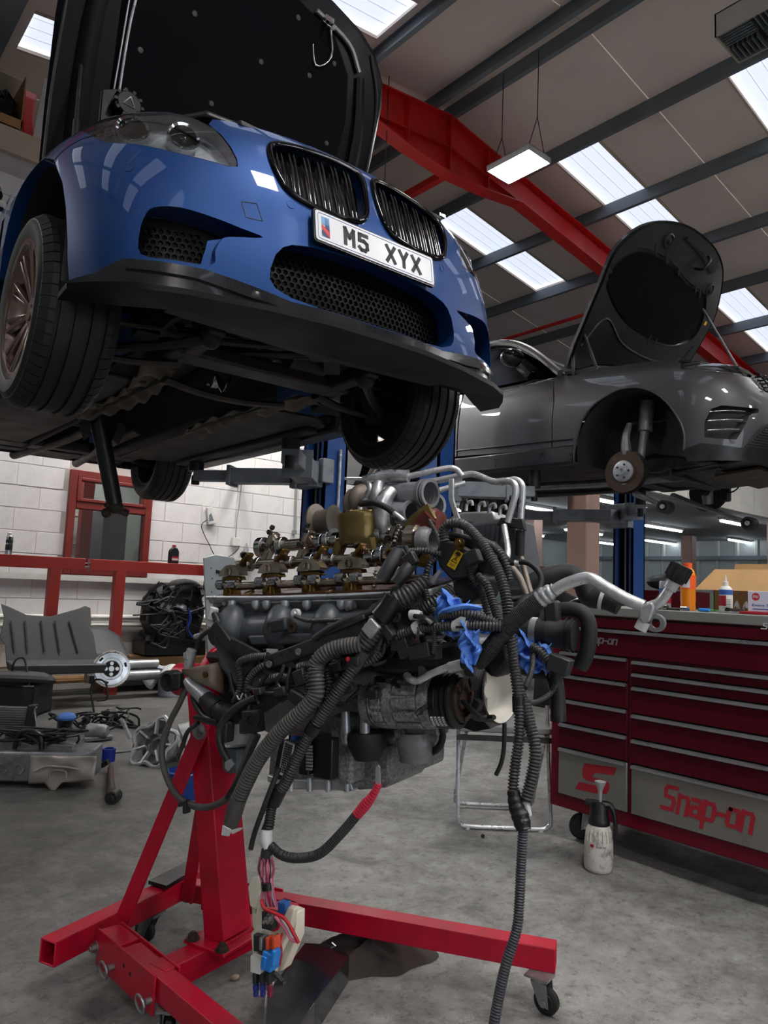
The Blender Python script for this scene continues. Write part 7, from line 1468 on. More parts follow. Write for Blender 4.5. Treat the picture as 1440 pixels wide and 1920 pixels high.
SP = [(408, 243), (590, 268), (572, 310), (466, 297), (452, 322), (520, 338), (545, 356), (548, 385), (532, 417), (470, 412), (355, 385), (380, 347), (478, 371), (486, 357), (420, 340), (398, 320), (396, 282)]
obj('emblem', M().slab([atx(960 + x / 3, 1350 + y / 3, CXF - .0125) for x, y in SP], (-.0015, 0, 0)), 'ink_red', sl_)
block('Snap-on', atx(1325, 1517, CXF - .0135), .098, .365, 'ink_red', sr_, 'lettering', .36)
block('Snap-on', atx(1126, 1200, CXF - .0135), .032, .175, 'trim_alu', p1, 'badge', .3)
block('Snap-on', atx(1468, 1177, CXF - .0212), .022, .15, 'label_white', ch, 'worktop_lettering')
wp = flat(atz(1087, 1572, 0)); 
kc = castor(wp + V(.02, -.02, 0) + BZ * zbot, 2.6, ch, r=.062, name='castor'); castor(V(CXF + .6, cy1 - .12, zbot), 2.2, ch, r=.062); castor(V(CXF + .1, cy0 + .1, zbot), 2.2, ch, r=.062)
# --- on the worktop
def top(x, y, X=None):
    if X is None: X = CXF + .05 + .016 * max(0, 1152 + (x - 1340) * .11 - y)
    return V(X, atx(x, y, X)[1], ztop)
def bottle(name, p, prof, mt, label, cat='bottle', extra=()):
    t = thing(name, p, label, cat); o = obj('bottle_body', M().lathe(p, BZ, prof, 28), mt, t, ang=45)
    for nm, pr, m_ in extra: obj(nm, M().lathe(p, BZ, pr, 24), m_, t, ang=45)
    return t
mat('orange_drink', 'f08a12', .15, 0, .04, 6, coat=.5); mat('orange_label', 'ee5a1c', .4, 0, .1, 30)
p = top(1290, 1143, CXF + .20)
ob = bottle('drink_bottle', p, [(0, 0), (0, .030), (.006, .034), (.035, .032), (.045, .034), (.095, .033), (.10, .034), (.16, .034), (.185, .026), (.195, .017), (.205, .016), (.205, 0)], 'orange_drink', 'orange soft drink bottle standing on the tool chest worktop', extra=[('bottle_label', [(.100, .0345), (.162, .0345)], 'orange_label'), ('bottle_cap', [(.196, .018), (.204, .019), (.218, .019), (.220, 0)], 'orange_label')])
pfn = nrm(V(-p[0], -p[1], 0)); pfs = V(pfn[1], -pfn[0], 0); pfs = pfs if pfs @ CR > 0 else -pfs
obj('barcode_panel', M().grid(lambda u, v: p + pfn * .0352 * math.cos((u - .8) * 1.1) + pfs * .0352 * math.sin((u - .8) * 1.1) + BZ * (.105 + .04 * v), 6, 3), 'label_white', ob)
def front_text(par, p, r, z, s_, h, w, mt, off=0.):
    c = p + pfn * (r + .001) * math.cos(off) + pfs * (r + .001) * math.sin(off) + BZ * z; n_ = pfn * math.cos(off) + pfs * math.sin(off); ux = nrm(np.cross(BZ, n_)); return obj('print', text(M(), s_, h, c, ux, BZ, .001, .02, 0, w), mt, par)
p = top(1361, 1144, CXF + .17)
gb = bottle('glue_bottle', p, [(0, 0), (0, .026), (.004, .028), (.10, .028), (.112, .020), (.116, .014), (.116, 0)], 'white_plastic', 'white squeeze bottle with red and blue print and pointed nozzle on worktop', extra=[('print_band', [(.078, .0284), (.10, .0284)], 'ink_blue'), ('nozzle', [(.114, .013), (.135, .011), (.137, .006), (.165, .002), (.166, 0)], 'white_plastic')])
obj('red_print', M().grid(lambda u, v: p + pfn * .0287 * math.cos((u - 1.0) * 1.4) + pfs * .0287 * math.sin((u - 1.0) * 1.4) + BZ * (.03 + .045 * v), 6, 3), 'ink_red', gb)
for k in range(6): obj('print_line', M().grid(lambda u, v: p + pfn * .0288 * math.cos((u - .4) * 1.1) + pfs * .0288 * math.sin((u - .4) * 1.1) + BZ * (.022 + .007 * k + .002 * v), 5, 2), 'ink', gb)
p = top(1247, 1142, CXF + .24)
can = bottle('drink_can', p, [(0, 0), (0, .024), (.004, .0265), (.128, .0265), (.134, .023), (.134, 0)], mat('can_silver', 'b9bcc4', .3, .7, .05, 9), 'slim silver drink can standing behind the orange bottle', 'can', [('can_stripe', [(.03, .0268), (.06, .0268)], 'ink_red'), ('can_band', [(.07, .0268), (.10, .0268)], 'ink_blue')])
# open cardboard box
c0_, c1_ = top(1336, 1125), None
bxp = V(CXF + .42, 1.42, ztop); bx2 = thing('carton', bxp, 'open brown cardboard box with its flap folded towards us on worktop', 'box')
lo, hi = V(CXF + .40, .62, ztop), V(CXF + .68, 1.40, ztop + .22); ya = top(1330, 1130)[1]
lo[0] = CXF + .48; hi[0] = CXF + .70; q = atx(1338, 1100, lo[0]); lo[1] = q[1] - .62; hi[1] = q[1]; hi[2] = ztop + .20; bx2.location = (lo[0], q[1] - .3, ztop); OFF[bx2.name] = V(lo[0], q[1] - .3, ztop)
m = M(); t = .004
for a_, b2_ in (((lo[0], lo[1], ztop), (lo[0] + t, hi[1], hi[2])), ((hi[0] - t, lo[1], ztop), (hi[0], hi[1], hi[2])), ((lo[0], hi[1] - t, ztop), (hi[0], hi[1], hi[2])), ((lo[0], lo[1], ztop), (hi[0], lo[1] + t, hi[2])), ((lo[0], lo[1], ztop), (hi[0], hi[1], ztop + t))): m.b2(a_, b2_)
obj('carton_wall', m, 'cardboard', bx2)
obj('flap', M().slab([(lo[0], hi[1] - .005, hi[2]), (lo[0], lo[1] + .30, hi[2]), (lo[0] - .13, lo[1] + .27, hi[2] - .10), (lo[0] - .13, hi[1] + .03, hi[2] - .10)], (.003, 0, .003)), 'cardboard', bx2); obj('flap', M().slab([(hi[0], lo[1], hi[2]), (hi[0], hi[1], hi[2]), (hi[0] + .02, hi[1], hi[2] + .04), (hi[0] + .02, lo[1], hi[2] + .04)], (.003, 0, 0)), 'cardboard', bx2)
obj('flap', M().slab([(lo[0], lo[1] + .29, hi[2]), (lo[0] + .2, lo[1] + .29, hi[2] + .01), (lo[0] + .2, lo[1] + .18, hi[2] - .09), (lo[0], lo[1] + .18, hi[2] - .09)], (0, .003, .003)), 'cardboard', bx2)
# white tissue box with its red dot
q = atx(1402, 1140, CXF + .10); wb = V(q[0], q[1], ztop + .012)
wbx = solo('white_box', M().b2((wb[0], wb[1] - .26, wb[2]), (wb[0] + .16, wb[1], wb[2] + .085)), mat('box_white', 'd3d8ea', .5, 0, .02, 5), 'white carton with a round red mark lying on worktop at right', 'box', bevel=.002)
cw = V(wb[0] - .0005, wb[1] - .033, wb[2] + .062); OFF['w'] = 0
obj('red_dot', M().lathe(cw, V(-1, 0, 0), [(0, .016), (.0005, .016), (.0006, 0)], 24), 'stripe_red', wbx); obj('print', text(M(), 'nu', .012, cw - V(.001, 0, 0), YT, BZ, 0, .02, 0), 'label_white', wbx); obj('print', text(M(), 'Extra Strong', .013, V(wb[0] - .0008, wb[1] - .078, wb[2] + .026), YT, BZ, 0, .02, 0, .12), 'ink_blue', wbx)
obj('small_print', M().b2((wb[0] - .0006, wb[1] - .13, wb[2] + .009), (wb[0], wb[1] - .02, wb[2] + .013)), 'ink_blue', wbx)
q = atx(1395, 1143, CXF + .07); solo('red_tray', M().b2((q[0], q[1] - .30, ztop), (q[0] + .22, q[1] + .02, ztop + .012)), 'ink_red', 'flat red tray under the white carton on worktop', 'tray', bevel=.002)
q = top(1388, 1135); solo('tissue_paper', M().grid(lambda u, v: q + V(.03 * v, .06 * (u - .5), .06 * (1 - abs(v - .5)) * (.6 + .4 * math.sin(9 * u))), 8, 8), 'label_white', 'small crumpled white paper between glue bottle and white carton', 'paper', thick=.002)
# hand tools lying about
def tool(name, P, r, mt, label, extra=None, cat='tool'):
    P = [V(*top(*q)) + BZ * (r if np.isscalar(r) else max(r)) for q in P]; o = thing(name, P[0], label, cat); obj('handle', M().tube(P, r, 8, 3), mt, o)
    if extra: obj('head', M().cyl(P[-1], P[-1] + nrm(P[-1] - P[-2]) * .03, extra[0], n=12), extra[1], o)
    return o
mat('green_tool', '2f9a2f', .4, 0, .08, 9)
tool('ratchet', [(1240, 1138), (1262, 1143), (1278, 1146)], .006, 'dark_metal', 'black and chrome ratchet lying before the orange bottle', (.014, 'steel'))
tool('socket_bit', [(1228, 1140), (1240, 1141)], .010, 'dark_metal', 'short dark socket lying near the silver can', (.012, 'steel'))
tool('screwdriver', [(1310, 1140), (1340, 1145), (1352, 1147)], [.007, .004, .003], 'green_tool', 'green handled screwdriver lying right of the orange bottle')
tool('pick_tool', [(1345, 1150), (1400, 1154), (1430, 1150)], .004, 'steel', 'long thin steel pick lying at the front of the worktop')
tool('blade_holder', [(1312, 1146), (1330, 1148)], .008, 'plug_blue', 'small blue handled tool lying by the green screwdriver')
tool('pliers', [(1364, 1150), (1380, 1146), (1392, 1143)], [.012, .009, .006], 'dark_metal', 'grey pliers lying before the glue bottle')
tool('green_driver', [(1432, 1152), (1450, 1156)], .010, 'green_tool', 'short green handled tool at the right edge of the worktop')
q = top(1085, 1132); solo('paper_towel', M().grid(lambda u, v: q + V(.2 * v, .16 * (u - .5), .03 * math.sin(3.1 * u) * (1 + .4 * math.sin(8 * v))), 10, 8), 'label_white', 'crumpled white paper towel at the left end of worktop', 'towel', thick=.002)
# ================================================================== SPRAY BOTTLE
p = flat(atz(1122, 1632, 0)); pfn = nrm(V(-p[0], -p[1], 0)); pfs = V(pfn[1], -pfn[0], 0); pfs = pfs if pfs @ CR > 0 else -pfs
sb = thing('spray_bottle', p, 'dirty white pump spray bottle with black head on the floor by the chest', 'spray bottle')
obj('bottle_body', M().lathe(p, BZ, [(0, 0), (0, .050), (.008, .058), (.02, .061), (.12, .060), (.17, .054), (.20, .042), (.205, .038), (.205, 0)], 32), mat('bottle_dirty', 'cfc9c2', .5, 0, .06, 14, dirt=('3f3937', .9, 22)), sb, ang=50)
for i in range(7): q = (i - 3) * .3; d_ = pfn * math.cos(q) + pfs * math.sin(q); obj('grip_rib', M().tube([p + d_ * .0615 + BZ * .13, p + d_ * .0595 + BZ * .155, p + d_ * .053 + BZ * .178], .003, 5, 2), 'bottle_dirty', sb)
obj('pump_head', M().lathe(p, BZ, [(.19, .044), (.20, .047), (.215, .046), (.225, .040), (.27, .037), (.285, .032), (.29, 0)], 24), 'black_satin', sb, ang=40)
obj('nozzle', M().tube([p + BZ * .275, p + BZ * .282 - pfs * .045, p + BZ * .284 - pfs * .058], [.018, .013, .010], 10, 3), 'black_satin', sb)
obj('trigger_handle', M().tube([p + BZ * .28 + pfs * .015, p + BZ * .275 + pfs * .048, p + BZ * .22 + pfs * .066, p + BZ * .14 + pfs * .070], [.022, .018, .014, .013], 8, 4, flat=.7), 'black_satin', sb)
for k in range(4): obj('trigger_notch', M().box(p + BZ * (.155 + .025 * k) + pfs * (.068 - .002 * k) + pfn * .010, (.010, .006, .008)), 'dark_metal', sb)
obj('pump_rod', M().lathe(p - pfs * -.004, BZ, [(.285, .008), (.33, .009), (.345, .013), (.368, .024), (.374, .025), (.376, .018), (.370, .012), (.370, 0)], 20), 'grey_plastic' if 0 else mat('pump_grey', '9c9da0', .5, 0, .1, 9), sb, ang=40)
front_text(sb, p, .0605, .115, 'WÜRTH', .010, .042, 'ink', .12); obj('red_mark', M().box(p + pfn * .0605 * math.cos(.5) - pfs * .0605 * math.sin(.42) + BZ * .117, (.014, .014, .010)), 'ink_red', sb)
# ================================================================== FOLDING STEP
base = flat(atz(945, 1557, 0)); fu = flat(_rx); fv = flat(_fx)
def sw(u, v, z_): return base + fu * u + fv * v + BZ * z_
fs_ = thing('folding_step', base, 'small folding steel step with grey tread standing behind the engine', 'step stool')
W2 = .232
def uframe(v0, v1, z1, r=.0105): return M().tube([sw(-W2 + .02 * 0, v1, z1), sw(-W2, (v0 + v1) / 2, z1 / 2), sw(-W2, v0, .06), sw(-W2 + .012, v0, .028), sw(-W2 + .05, v0, .012), sw(0, v0, .012), sw(W2 - .05, v0, .012), sw(W2 - .012, v0, .028), sw(W2, v0, .06), sw(W2, (v0 + v1) / 2, z1 / 2), sw(W2, v1, z1)], r, 10, 4)
obj('front_frame', uframe(0, .12, .60), 'alu_pipe', fs_); m = M().tube([sw(-W2 + .03, .0, .47), sw(-W2 + .025, .18, .26), sw(-W2 + .02, .34, .06), sw(-W2 + .03, .36, .03), sw(-W2 + .08, .36, .02), sw(W2 - .08, .36, .02), sw(W2 - .03, .36, .03), sw(W2 - .02, .34, .06), sw(W2 - .025, .18, .26), sw(W2 - .03, 0, .47)], .010, 10, 4)
obj('rear_frame', m, 'alu_pipe', fs_)
obj('tread', M().slab([sw(-W2 - .01, -.02, .475), sw(W2 + .01, -.02, .475), sw(W2 + .01, .25, .475), sw(-W2 - .01, .25, .475)], BZ * .03), 'tread_grey', fs_, bevel=.006); obj('tread_rail', M().slab([sw(-W2 - .02, -.025, .435), sw(W2 + .02, -.025, .435), sw(W2 + .02, -.005, .435), sw(-W2 - .02, -.005, .435)], BZ * .025), 'dark_metal', fs_)
for s_ in (-1, 1): obj('rubber_foot', M().cyl(sw(s_ * (W2 - .05), 0, 0), sw(s_ * (W2 - .05), 0, .012), .014, n=10), 'label_white', fs_)
# ================================================================== NEAR FLOOR
pts = [atz(497, 1868, .125), atz(492, 1945, .125), atz(545, 1945, .115), atz(590, 1880, .09), atz(655, 1795, .075), atz(640, 1772, .075), atz(572, 1768, .08)]
tp = thing('trim_panel', pts[4] * V(1, 1, 0), 'glossy black plastic panel lying under the red leg with two bolts in it', 'panel')
obj('panel_top', M().slab(pts, BZ * -.008), mat('gloss_black', '15161c', .18, 0, .1, 5, coat=.4), tp, bevel=.003)
m = M()
for a_, b2_ in zip(pts, pts[1:] + pts[:1]): m.slab([a_, b2_, b2_ * V(1, 1, 0) + BZ * .004, a_ * V(1, 1, 0) + BZ * .004], nrm(np.cross(b2_ - a_, BZ)) * -.006)
obj('panel_skirt', m, 'gloss_black', tp)
for a_, b2_ in (((622, 1767), (638, 1781)), ((562, 1804), (581, 1824))):
    q0 = atz(*a_, .085); q1 = plane_at(*b2_, q0, CF); d_ = nrm(q1 - q0); obj('bolt', M().cyl(q0, q1, .0035, n=8).hexnut(q1, d_, .008, .005), 'steel', tp)
rp0 = atz(690, 1800, 0)
def ragf(u, v):
    a_ = 6.2832 * u; rr = .165 * v * (1 + .25 * math.sin(2 * a_ + .5) + .10 * math.sin(5 * a_)); h = .075 * (1 - v ** 1.5) * (1 + .35 * math.sin(4 * a_ + 4 * v)) + .010 * math.sin(11 * a_ + 9 * v) * v * (1 - v) * 3
    return rp0 + fu * rr * math.cos(a_) * 1.1 + fv * rr * math.sin(a_) * .8 + BZ * max(h, .002)
solo('rag', M().grid(ragf, 60, 16, True), mat('rag_brown', '3b3230', .9, 0, .15, 20, bump=.4, bscale=60), 'dark brown crumpled rag on the floor under the red leg', 'rag', ang=50)
for i, (x, y) in enumerate(((440, 1838), (905, 1570))): p = atz(x, y, 0); solo('debris', M().ell(p + BZ * .008, (.012, .009, .008)).ell(p + V(.01, .005, .006), (.007, .006, .006)), ['cream', 'dark_metal'][i], ['small pale crumb of dirt on the floor beside the fuse box', 'small dark lump of dirt on the floor under the folding step'][i], 'debris')
# ================================================================== LEFT BACKGROUND
RYY = 7.35; zr0, zr1 = 1.225, 1.34
bt = thing('bench_frame', (2.4, RYY, 0), 'red steel bench frame with gap in its rail along the white wall', 'bench')
xg0, xg1, xe = aty(160, 1060, RYY)[0], aty(171, 1060, RYY)[0], aty(386, 1070, RYY)[0]
obj('rail', M().b2((.3, RYY, zr0), (xg0, RYY + .1, zr1)), 'bench_red', bt, bevel=.004); obj('rail', M().b2((xg1, RYY, zr0), (xe + .35, RYY + .1, zr1)), 'bench_red', bt, bevel=.004)
obj('rail_bolt', M().cyl((xg0 - .02, RYY + .03, zr0 + .035), (xg1 + .02, RYY + .03, zr0 + .035), .008, n=8).cyl((xg0 - .02, RYY + .03, zr0 + .07), (xg1 + .02, RYY + .03, zr0 + .07), .008, n=8), 'galvanised', bt); obj('end_plate', M().b2((xg1 - .002, RYY - .005, zr0 - .02), (xg1 + .012, RYY + .1, zr1)), 'bench_red', bt)
for x in (90, 213): q = aty(x + 14, 1080, RYY); obj('post', M().b2((q[0] - .05, RYY, 0), (q[0] + .05, RYY + .1, zr0)), 'bench_red', bt, bevel=.004)
def onrail(x): return V(aty(x, 1045, RYY + .05)[0], RYY + .05, zr1)
p = onrail(15); bottle('spray_can', p, [(0, 0), (0, .030), (.16, .030), (.175, .022), (.18, .012), (.18, 0)], 'steel', 'silver spray can with black label on the left of the red rail', 'can', [('can_label', [(.04, .0305), (.09, .0305)], 'ink'), ('can_label', [(.105, .0305), (.135, .0305)], 'ink'), ('can_cap', [(.172, .024), (.20, .022), (.208, 0)], 'label_white')])
p = onrail(327); ob2 = thing('oil_bottle', p, 'black oil bottle with red cap standing on the red rail', 'bottle')
obj('bottle_body', M().slab([p + V(a, 0, b_) for a, b_ in ((-.055, 0), (.055, 0), (.055, .13), (.035, .165), (.015, .175), (-.015, .175), (-.045, .15), (-.055, .12))], (0, .05, 0)), 'black_satin', ob2, bevel=.01); obj('bottle_cap', M().cyl(p + V(0, .025, .172), p + V(0, .025, .20), .02, n=14), 'ink_red', ob2); obj('bottle_label', M().b2((p[0] - .03, p[1] - .002, p[2] + .03), (p[0] + .045, p[1], p[2] + .075)), 'ink_red', ob2); obj('label_stripe', M().b2((p[0] - .025, p[1] - .003, p[2] + .035), (p[0] + .04, p[1] - .001, p[2] + .055)), 'label_white', ob2)
# services on the block wall
def wl(x, y, off=.03): return aty(x, y, WY - off)
struct('trim_7', M().b2((.3, WY - .05, wl(100, 1082)[2] - .03), (6.8, WY - .015, wl(100, 1082)[2] + .03)).cyl((.3, WY - .06, .74), (6.8, WY - .06, .74), .03, n=10).cyl((.3, WY - .06, .66), (6.8, WY - .06, .66), .025, n=10), 'white_plastic')
struct('trim_8', M().cyl(wl(553, 1000), wl(558, 860), .013, n=8).box(wl(552, 998), (.05, .04, .05)), mat('pipe_grey', '8c9190', .5, .3, .1, 9))
q = wl(395, 970, .02); ro = thing('router', q, 'white wall mounted router with two thin aerials', 'router')
obj('router_case', M().slab([wl(x, y, .015) for x, y in ((386, 952), (396, 950), (404, 978), (402, 982), (389, 984))], (0, -.035, 0)), 'white_plastic', ro, bevel=.005); obj('router_grille', M().slab([wl(x, y, .051) for x, y in ((392, 966), (396, 962), (401, 976), (392, 978))], (0, -.001, 0)), 'purlin_grey', ro)
obj('aerial', M().tube([wl(388, 952), wl(374, 945)], .003, 5, 1), 'white_plastic', ro); obj('aerial', M().tube([wl(395, 950), wl(402, 939)], .003, 5, 1), 'white_plastic', ro)
obj('cable', M().tube([wl(x, y) for x, y in ((388, 975), (378, 984), (382, 1000), (392, 1020), (402, 1040), (415, 1048), (432, 1042), (446, 1030), (450, 1018))], .005, 6, 4), 'rubber', ro)
q = wl(440, 1015, .02); so = thing('wall_socket', q, 'white socket box on the block wall below the cable', 'socket'); obj('socket_box', M().slab([wl(x, y, .015) for x, y in ((434, 1008), (449, 1009), (448, 1024), (433, 1023))], (0, -.04, 0)), 'white_plastic', so, bevel=.004)
obj('supply_cable', M().tube([wl(442, 1008), wl(444, 975), wl(448, 950), wl(453, 905), wl(455, 890)], .006, 6, 4), 'pipe_grey', so)
q = wl(448, 895, .02); solo('wall_pipe_stub', M().cyl(V(q[0], WY, q[2]), V(q[0], WY - .22, q[2] - .03), .05, n=18), 'dark_metal', 'dark round pipe stub sticking out of the white wall under the lift arm', 'pipe')
struct('trim_9', M().b2((wl(430, 1042)[0], WY - .1, wl(430, 1046)[2] - .02), (wl(480, 1042)[0], WY - .014, wl(430, 1046)[2])), 'white_plastic')
p = V(*wl(461, 1040, .06)); p[2] = wl(430, 1046)[2]; bottle('water_bottle', p, [(0, 0), (0, .03), (.12, .031), (.15, .02), (.17, .011), (.185, .012), (.19, 0)], mat('clear_plastic', 'cfd6d8', .1, 0, .03, 9, trans=.7), 'clear plastic water bottle on the small wall ledge', extra=[('bottle_label', [(.04, .0315), (.085, .0315)], 'label_white')])
# leaning white sheet with red handled rods
P = [aty(x, y, 7.2) for x, y in ((383, 1046), (404, 1040), (440, 1046), (440, 1185), (400, 1185))]
wsh = thing('sheet_panel', aty(410, 1185, 7.2) * V(1, 1, 0), 'pale grey drilled metal sheet leaning behind the engine', 'panel'); P[3][2] = P[4][2] = 0; obj('sheet', M().slab(P, (0, .03, 0)), mat('pale_sheet', 'a9b1b4', .45, .3, .06, 4), wsh, bevel=.003); obj('slot', M().slab([aty(x, y, 7.195) for x, y in ((405, 1068), (425, 1074), (425, 1079), (405, 1075))], (0, .003, 0)), 'ink', wsh)
for i, (x, y) in enumerate(((396, 1065), (398, 1085), (397, 1110))): obj('drill_hole', M().lathe(aty(x, y, 7.198), V(0, -1, 0), [(0, .008), (.001, 0)], 8), 'ink', wsh)
# undertray leaning, wheel arch liner
UY = 7.0
up_ = [(2, 1132), (18, 1138), (50, 1153), (95, 1156), (148, 1141), (160, 1136), (170, 1140), (171, 1170), (168, 1176), (176, 1190), (184, 1240), (12, 1243), (10, 1210), (0, 1196), (8, 1160)]
UP = [aty(x, y, UY + .25 * (1243 - y) / 110) for x, y in up_]; ut = thing('undertray', aty(90, 1243, UY) * V(1, 1, 0), 'grey plastic undertray with pressed grooves leaning on the bench frame', 'undertray')
obj('tray_panel', M().slab(UP, (0, .012, 0)), 'grey_plastic', ut, bevel=.004)
for xa, xb in ((18, 28), (44, 52), (74, 84), (103, 112), (130, 146)):
    a_ = aty(xa + (3 if xa < 90 else 0), 1164, UY + .17); b2_ = aty(xb, 1222, UY + .04); obj('groove', M().tube([a_ - V(0, .004, 0), b2_ - V(0, .004, 0)], .009, 6, 1, flat=.5), 'ink', ut)
obj('tray_foot', M().slab([aty(x, y, UY) for x, y in ((10, 1238), (186, 1236), (188, 1252), (14, 1256))], (0, -.25, -.02)), 'grey_plastic', ut, bevel=.01)
m = M().grid(lambda u, v: aty(172 + 84 * u, 1236 - 55 * v * (.5 + .5 * math.sin(2.2 * u + .6)), UY - .12) + V(0, .28 * v, 0), 12, 8); m.v = [(a_, b_ + .16, c_) for a_, b_, c_ in m.v]; solo('arch_liner', m, 'grey_plastic', 'curved grey wheel arch liner lying behind the flywheel', 'liner', thick=.01)
solo('bumper_trim', M().tube([aty(-20, 1268, 6.6), aty(40, 1270, 6.6), aty(80, 1272, 6.6), aty(95, 1276, 6.7)], [.10, .11, .10, .05], 12, 5, flat=.5), 'grey_plastic', 'long rounded grey plastic trim lying at the left edge', 'trim')
def on(x, y): return flat(atz(x, y, 0))
pal = thing('pallet', on(190, 1297), 'low wooden pallet under the pipes along the white wall', 'pallet')
for i in range(3): obj('plank', M().b2((1.3, 7.47 + i * .14, .12), (4.6, 7.58 + i * .14, .145)), 'wood', pal, bevel=.002)
for x in (1.5, 2.8, 4.3): obj('bearer', M().b2((x, 7.47, 0), (x + .1, 7.86, .12)), 'wood', pal)
q = aty(130, 1250, 7.2); solo('card_sheet', M().slab([aty(x, y, 7.05) for x, y in ((100, 1252), (128, 1241), (158, 1242), (158, 1256), (104, 1256))], (0, .25, 0)), 'cardboard', 'flat piece of brown card lying by the flywheel', 'card')
for i, (y, r, l) in enumerate(((1251, .055, 'upper of two long silver pipes lying along the white wall'), (1268, .05, 'lower of two long silver pipes lying along the white wall'))):
    a_, b2_ = aty(160, y + 1, 7.12), aty(302, y - 3, 7.12); zz = max((a_[2] + b2_[2]) / 2, .15 + r if i == 0 else .1); solo('steel_pipe', M().cyl(V(a_[0], 7.22 - .115 * i, zz), V(b2_[0], 7.22 - .115 * i, zz), r, n=18), 'galvanised', l, 'pipe', 'silver pipes on the pallet')
# flywheel
fc = aty(209, 1254, 6.75); fa = nrm(V(-fc[0] * .8, -fc[1], .9)); R0 = 33 / FPX * (fc - CC) @ CF
fw1 = thing('flywheel', fc - BZ * R0, 'bright dual mass flywheel disc propped upright against the pipes', 'flywheel')
obj('disc', M().lathe(fc - fa * .05, fa, [(0, 0), (0, R0 * .92), (.02, R0), (.035, R0), (.036, R0 * .93), (.05, R0 * .90), (.052, R0 * .62), (.046, R0 * .60), (.046, R0 * .47), (.05, R0 * .46), (.05, 0)], 44), 'steel', fw1, ang=25)
d, a, b_ = axes_from(fa); m = M()
for i in range(60): q = i * .10472; r_ = a * math.cos(q) + b_ * math.sin(q); m.box(fc - fa * .022 + r_ * R0, (.016, .014, .012), (fa, r_, np.cross(fa, r_)))
obj('ring_gear', m, 'steel_oily', fw1)['kind'] = 'stuff'
obj('hub_plate', M().lathe(fc, fa, [(-.002, R0 * .46), (.006, R0 * .44), (.006, R0 * .16), (-.01, R0 * .14), (-.01, 0)], 30), 'iron_rust', fw1, ang=30)
for i in range(8): q = i * .7854; r_ = a * math.cos(q) + b_ * math.sin(q); obj('hub_bolt', M().hexnut(fc + fa * .006 + r_ * R0 * .3, fa, .018, .01), 'ink' if i % 2 else 'steel', fw1)
for q in (.3, 2.4, 4.4): r_ = a * math.cos(q) + b_ * math.sin(q); obj('balance_slot', M().box(fc + fa * .003 + r_ * R0 * .78, (.04, .02, .003), (np.cross(fa, r_), r_, fa)), 'ink', fw1)
# tub with cloth
p = on(318, 1303); tb = thing('tub', p, 'white plastic tub with a white cloth hanging over its rim', 'tub'); obj('tub_wall', M().lathe(p, BZ, [(0, 0), (0, .115), (.27, .135), (.275, .14), (.28, .135), (.28, .125), (.02, .105), (.02, 0)], 28), mat('tub_white', 'c9cde0', .45, 0, .04, 5), tb, ang=40)
solo('white_cloth', M().grid(lambda u, v: p + fu * (-.20 + .32 * u - .05 * v) - fv * (.02 + .14 * v - .06 * math.sin(6 * u)) + BZ * (.30 - .15 * v * v * (1 + .5 * math.sin(7 * u)) + .02 * math.sin(8 * u + 2)), 14, 10), 'label_white', 'white cloth draped over the rim of the white tub', 'cloth', thick=.003)
# spare engine on its stand at the back
EY7 = 7.48
q0 = aty(325, 1225, EY7); ex = thing('spare_engine', q0, 'complete black dirty engine standing on pallets by the white wall', 'engine')
def q2(x, y, dd=0.): return aty(x, y, EY7 + dd)
mat('engine_black', '26262a', .45, .2, .3, 9, dirt=('4d4a47', .5, 9))
obj('engine_body', M().slab([q2(x, y, .0) for x, y in ((285, 1120), (330, 1095), (378, 1100), (386, 1150), (372, 1205), (300, 1210), (280, 1165))], (0, .30, 0)), 'engine_black', ex, bevel=.04)
obj('engine_base', M().slab([q2(x, y, .02) for x, y in ((272, 1205), (386, 1200), (386, 1228), (272, 1230))], (0, .36, 0)), 'black_satin', ex, bevel=.01)
obj('cover_dome', M().ell(q2(345, 1102, .1), (.20, .16, .1)), 'engine_black', ex)
obj('gearbox_bell', M().lathe(q2(322, 1180, -.02), nrm(V(-.35, -1, -.1)), [(-.3, .20), (-.05, .17), (-.04, .14), (.0, .13), (.02, .10), (.02, .06), (.06, .05), (.06, 0)], 28), 'engine_black', ex, ang=40)
for k in range(6): obj('bell_rib', M().tube([q2(318 - 22 + k * 5, 1172 + k * 5, -.03), q2(318 + k * 5, 1158 + k * 5, -.06), q2(340 + k * 3, 1162 + k * 6, -.05)], .009, 6, 4), 'engine_black', ex)
obj('pulley', M().lathe(q2(335, 1188, -.06), nrm(V(-.35, -1, 0)), [(0, .06), (.02, .075), (.03, .07), (.02, .04), (.03, 0)], 22), 'black_satin', ex, ang=30); obj('silver_cap', M().ell(q2(342, 1141, -.06), (.05, .03, .05)), 'alu', ex); obj('alternator', M().lathe(q2(308, 1138, -.02), nrm(V(-.3, -1, .1)), [(-.05, .07), (.03, .075), (.05, .05), (.055, 0)], 20), 'alu_dark', ex, ang=30)
obj('blue_wrap', M().tube([q2(353, 1140, -.09), q2(357, 1160, -.10), q2(352, 1180, -.10), q2(360, 1194, -.09)], [.02, .035, .03, .03], 8, 4, flat=.4), mat('wrap_blue', '163a8c', .5, 0, .2, 15, bump=.3), ex)
m = M()
for i in range(38):
    x, y = R_.uniform(268, 385), R_.uniform(1098, 1200); m.box(q2(x, y, -.06 + R_.uniform(0, .1)), (R_.uniform(.03, .12), R_.uniform(.03, .08), R_.uniform(.02, .07)), axes_from((R_.uniform(-1, 1), R_.uniform(-1, 1), R_.uniform(-.6, .6))))
for i in range(26):
    x, y = R_.uniform(268, 380), R_.uniform(1095, 1190); m.tube([q2(x + k * R_.uniform(-14, 16), y + k * R_.uniform(-8, 14), -.08 - .02 * math.sin(k)) for k in range(4)], R_.uniform(.006, .016), 6, 4)
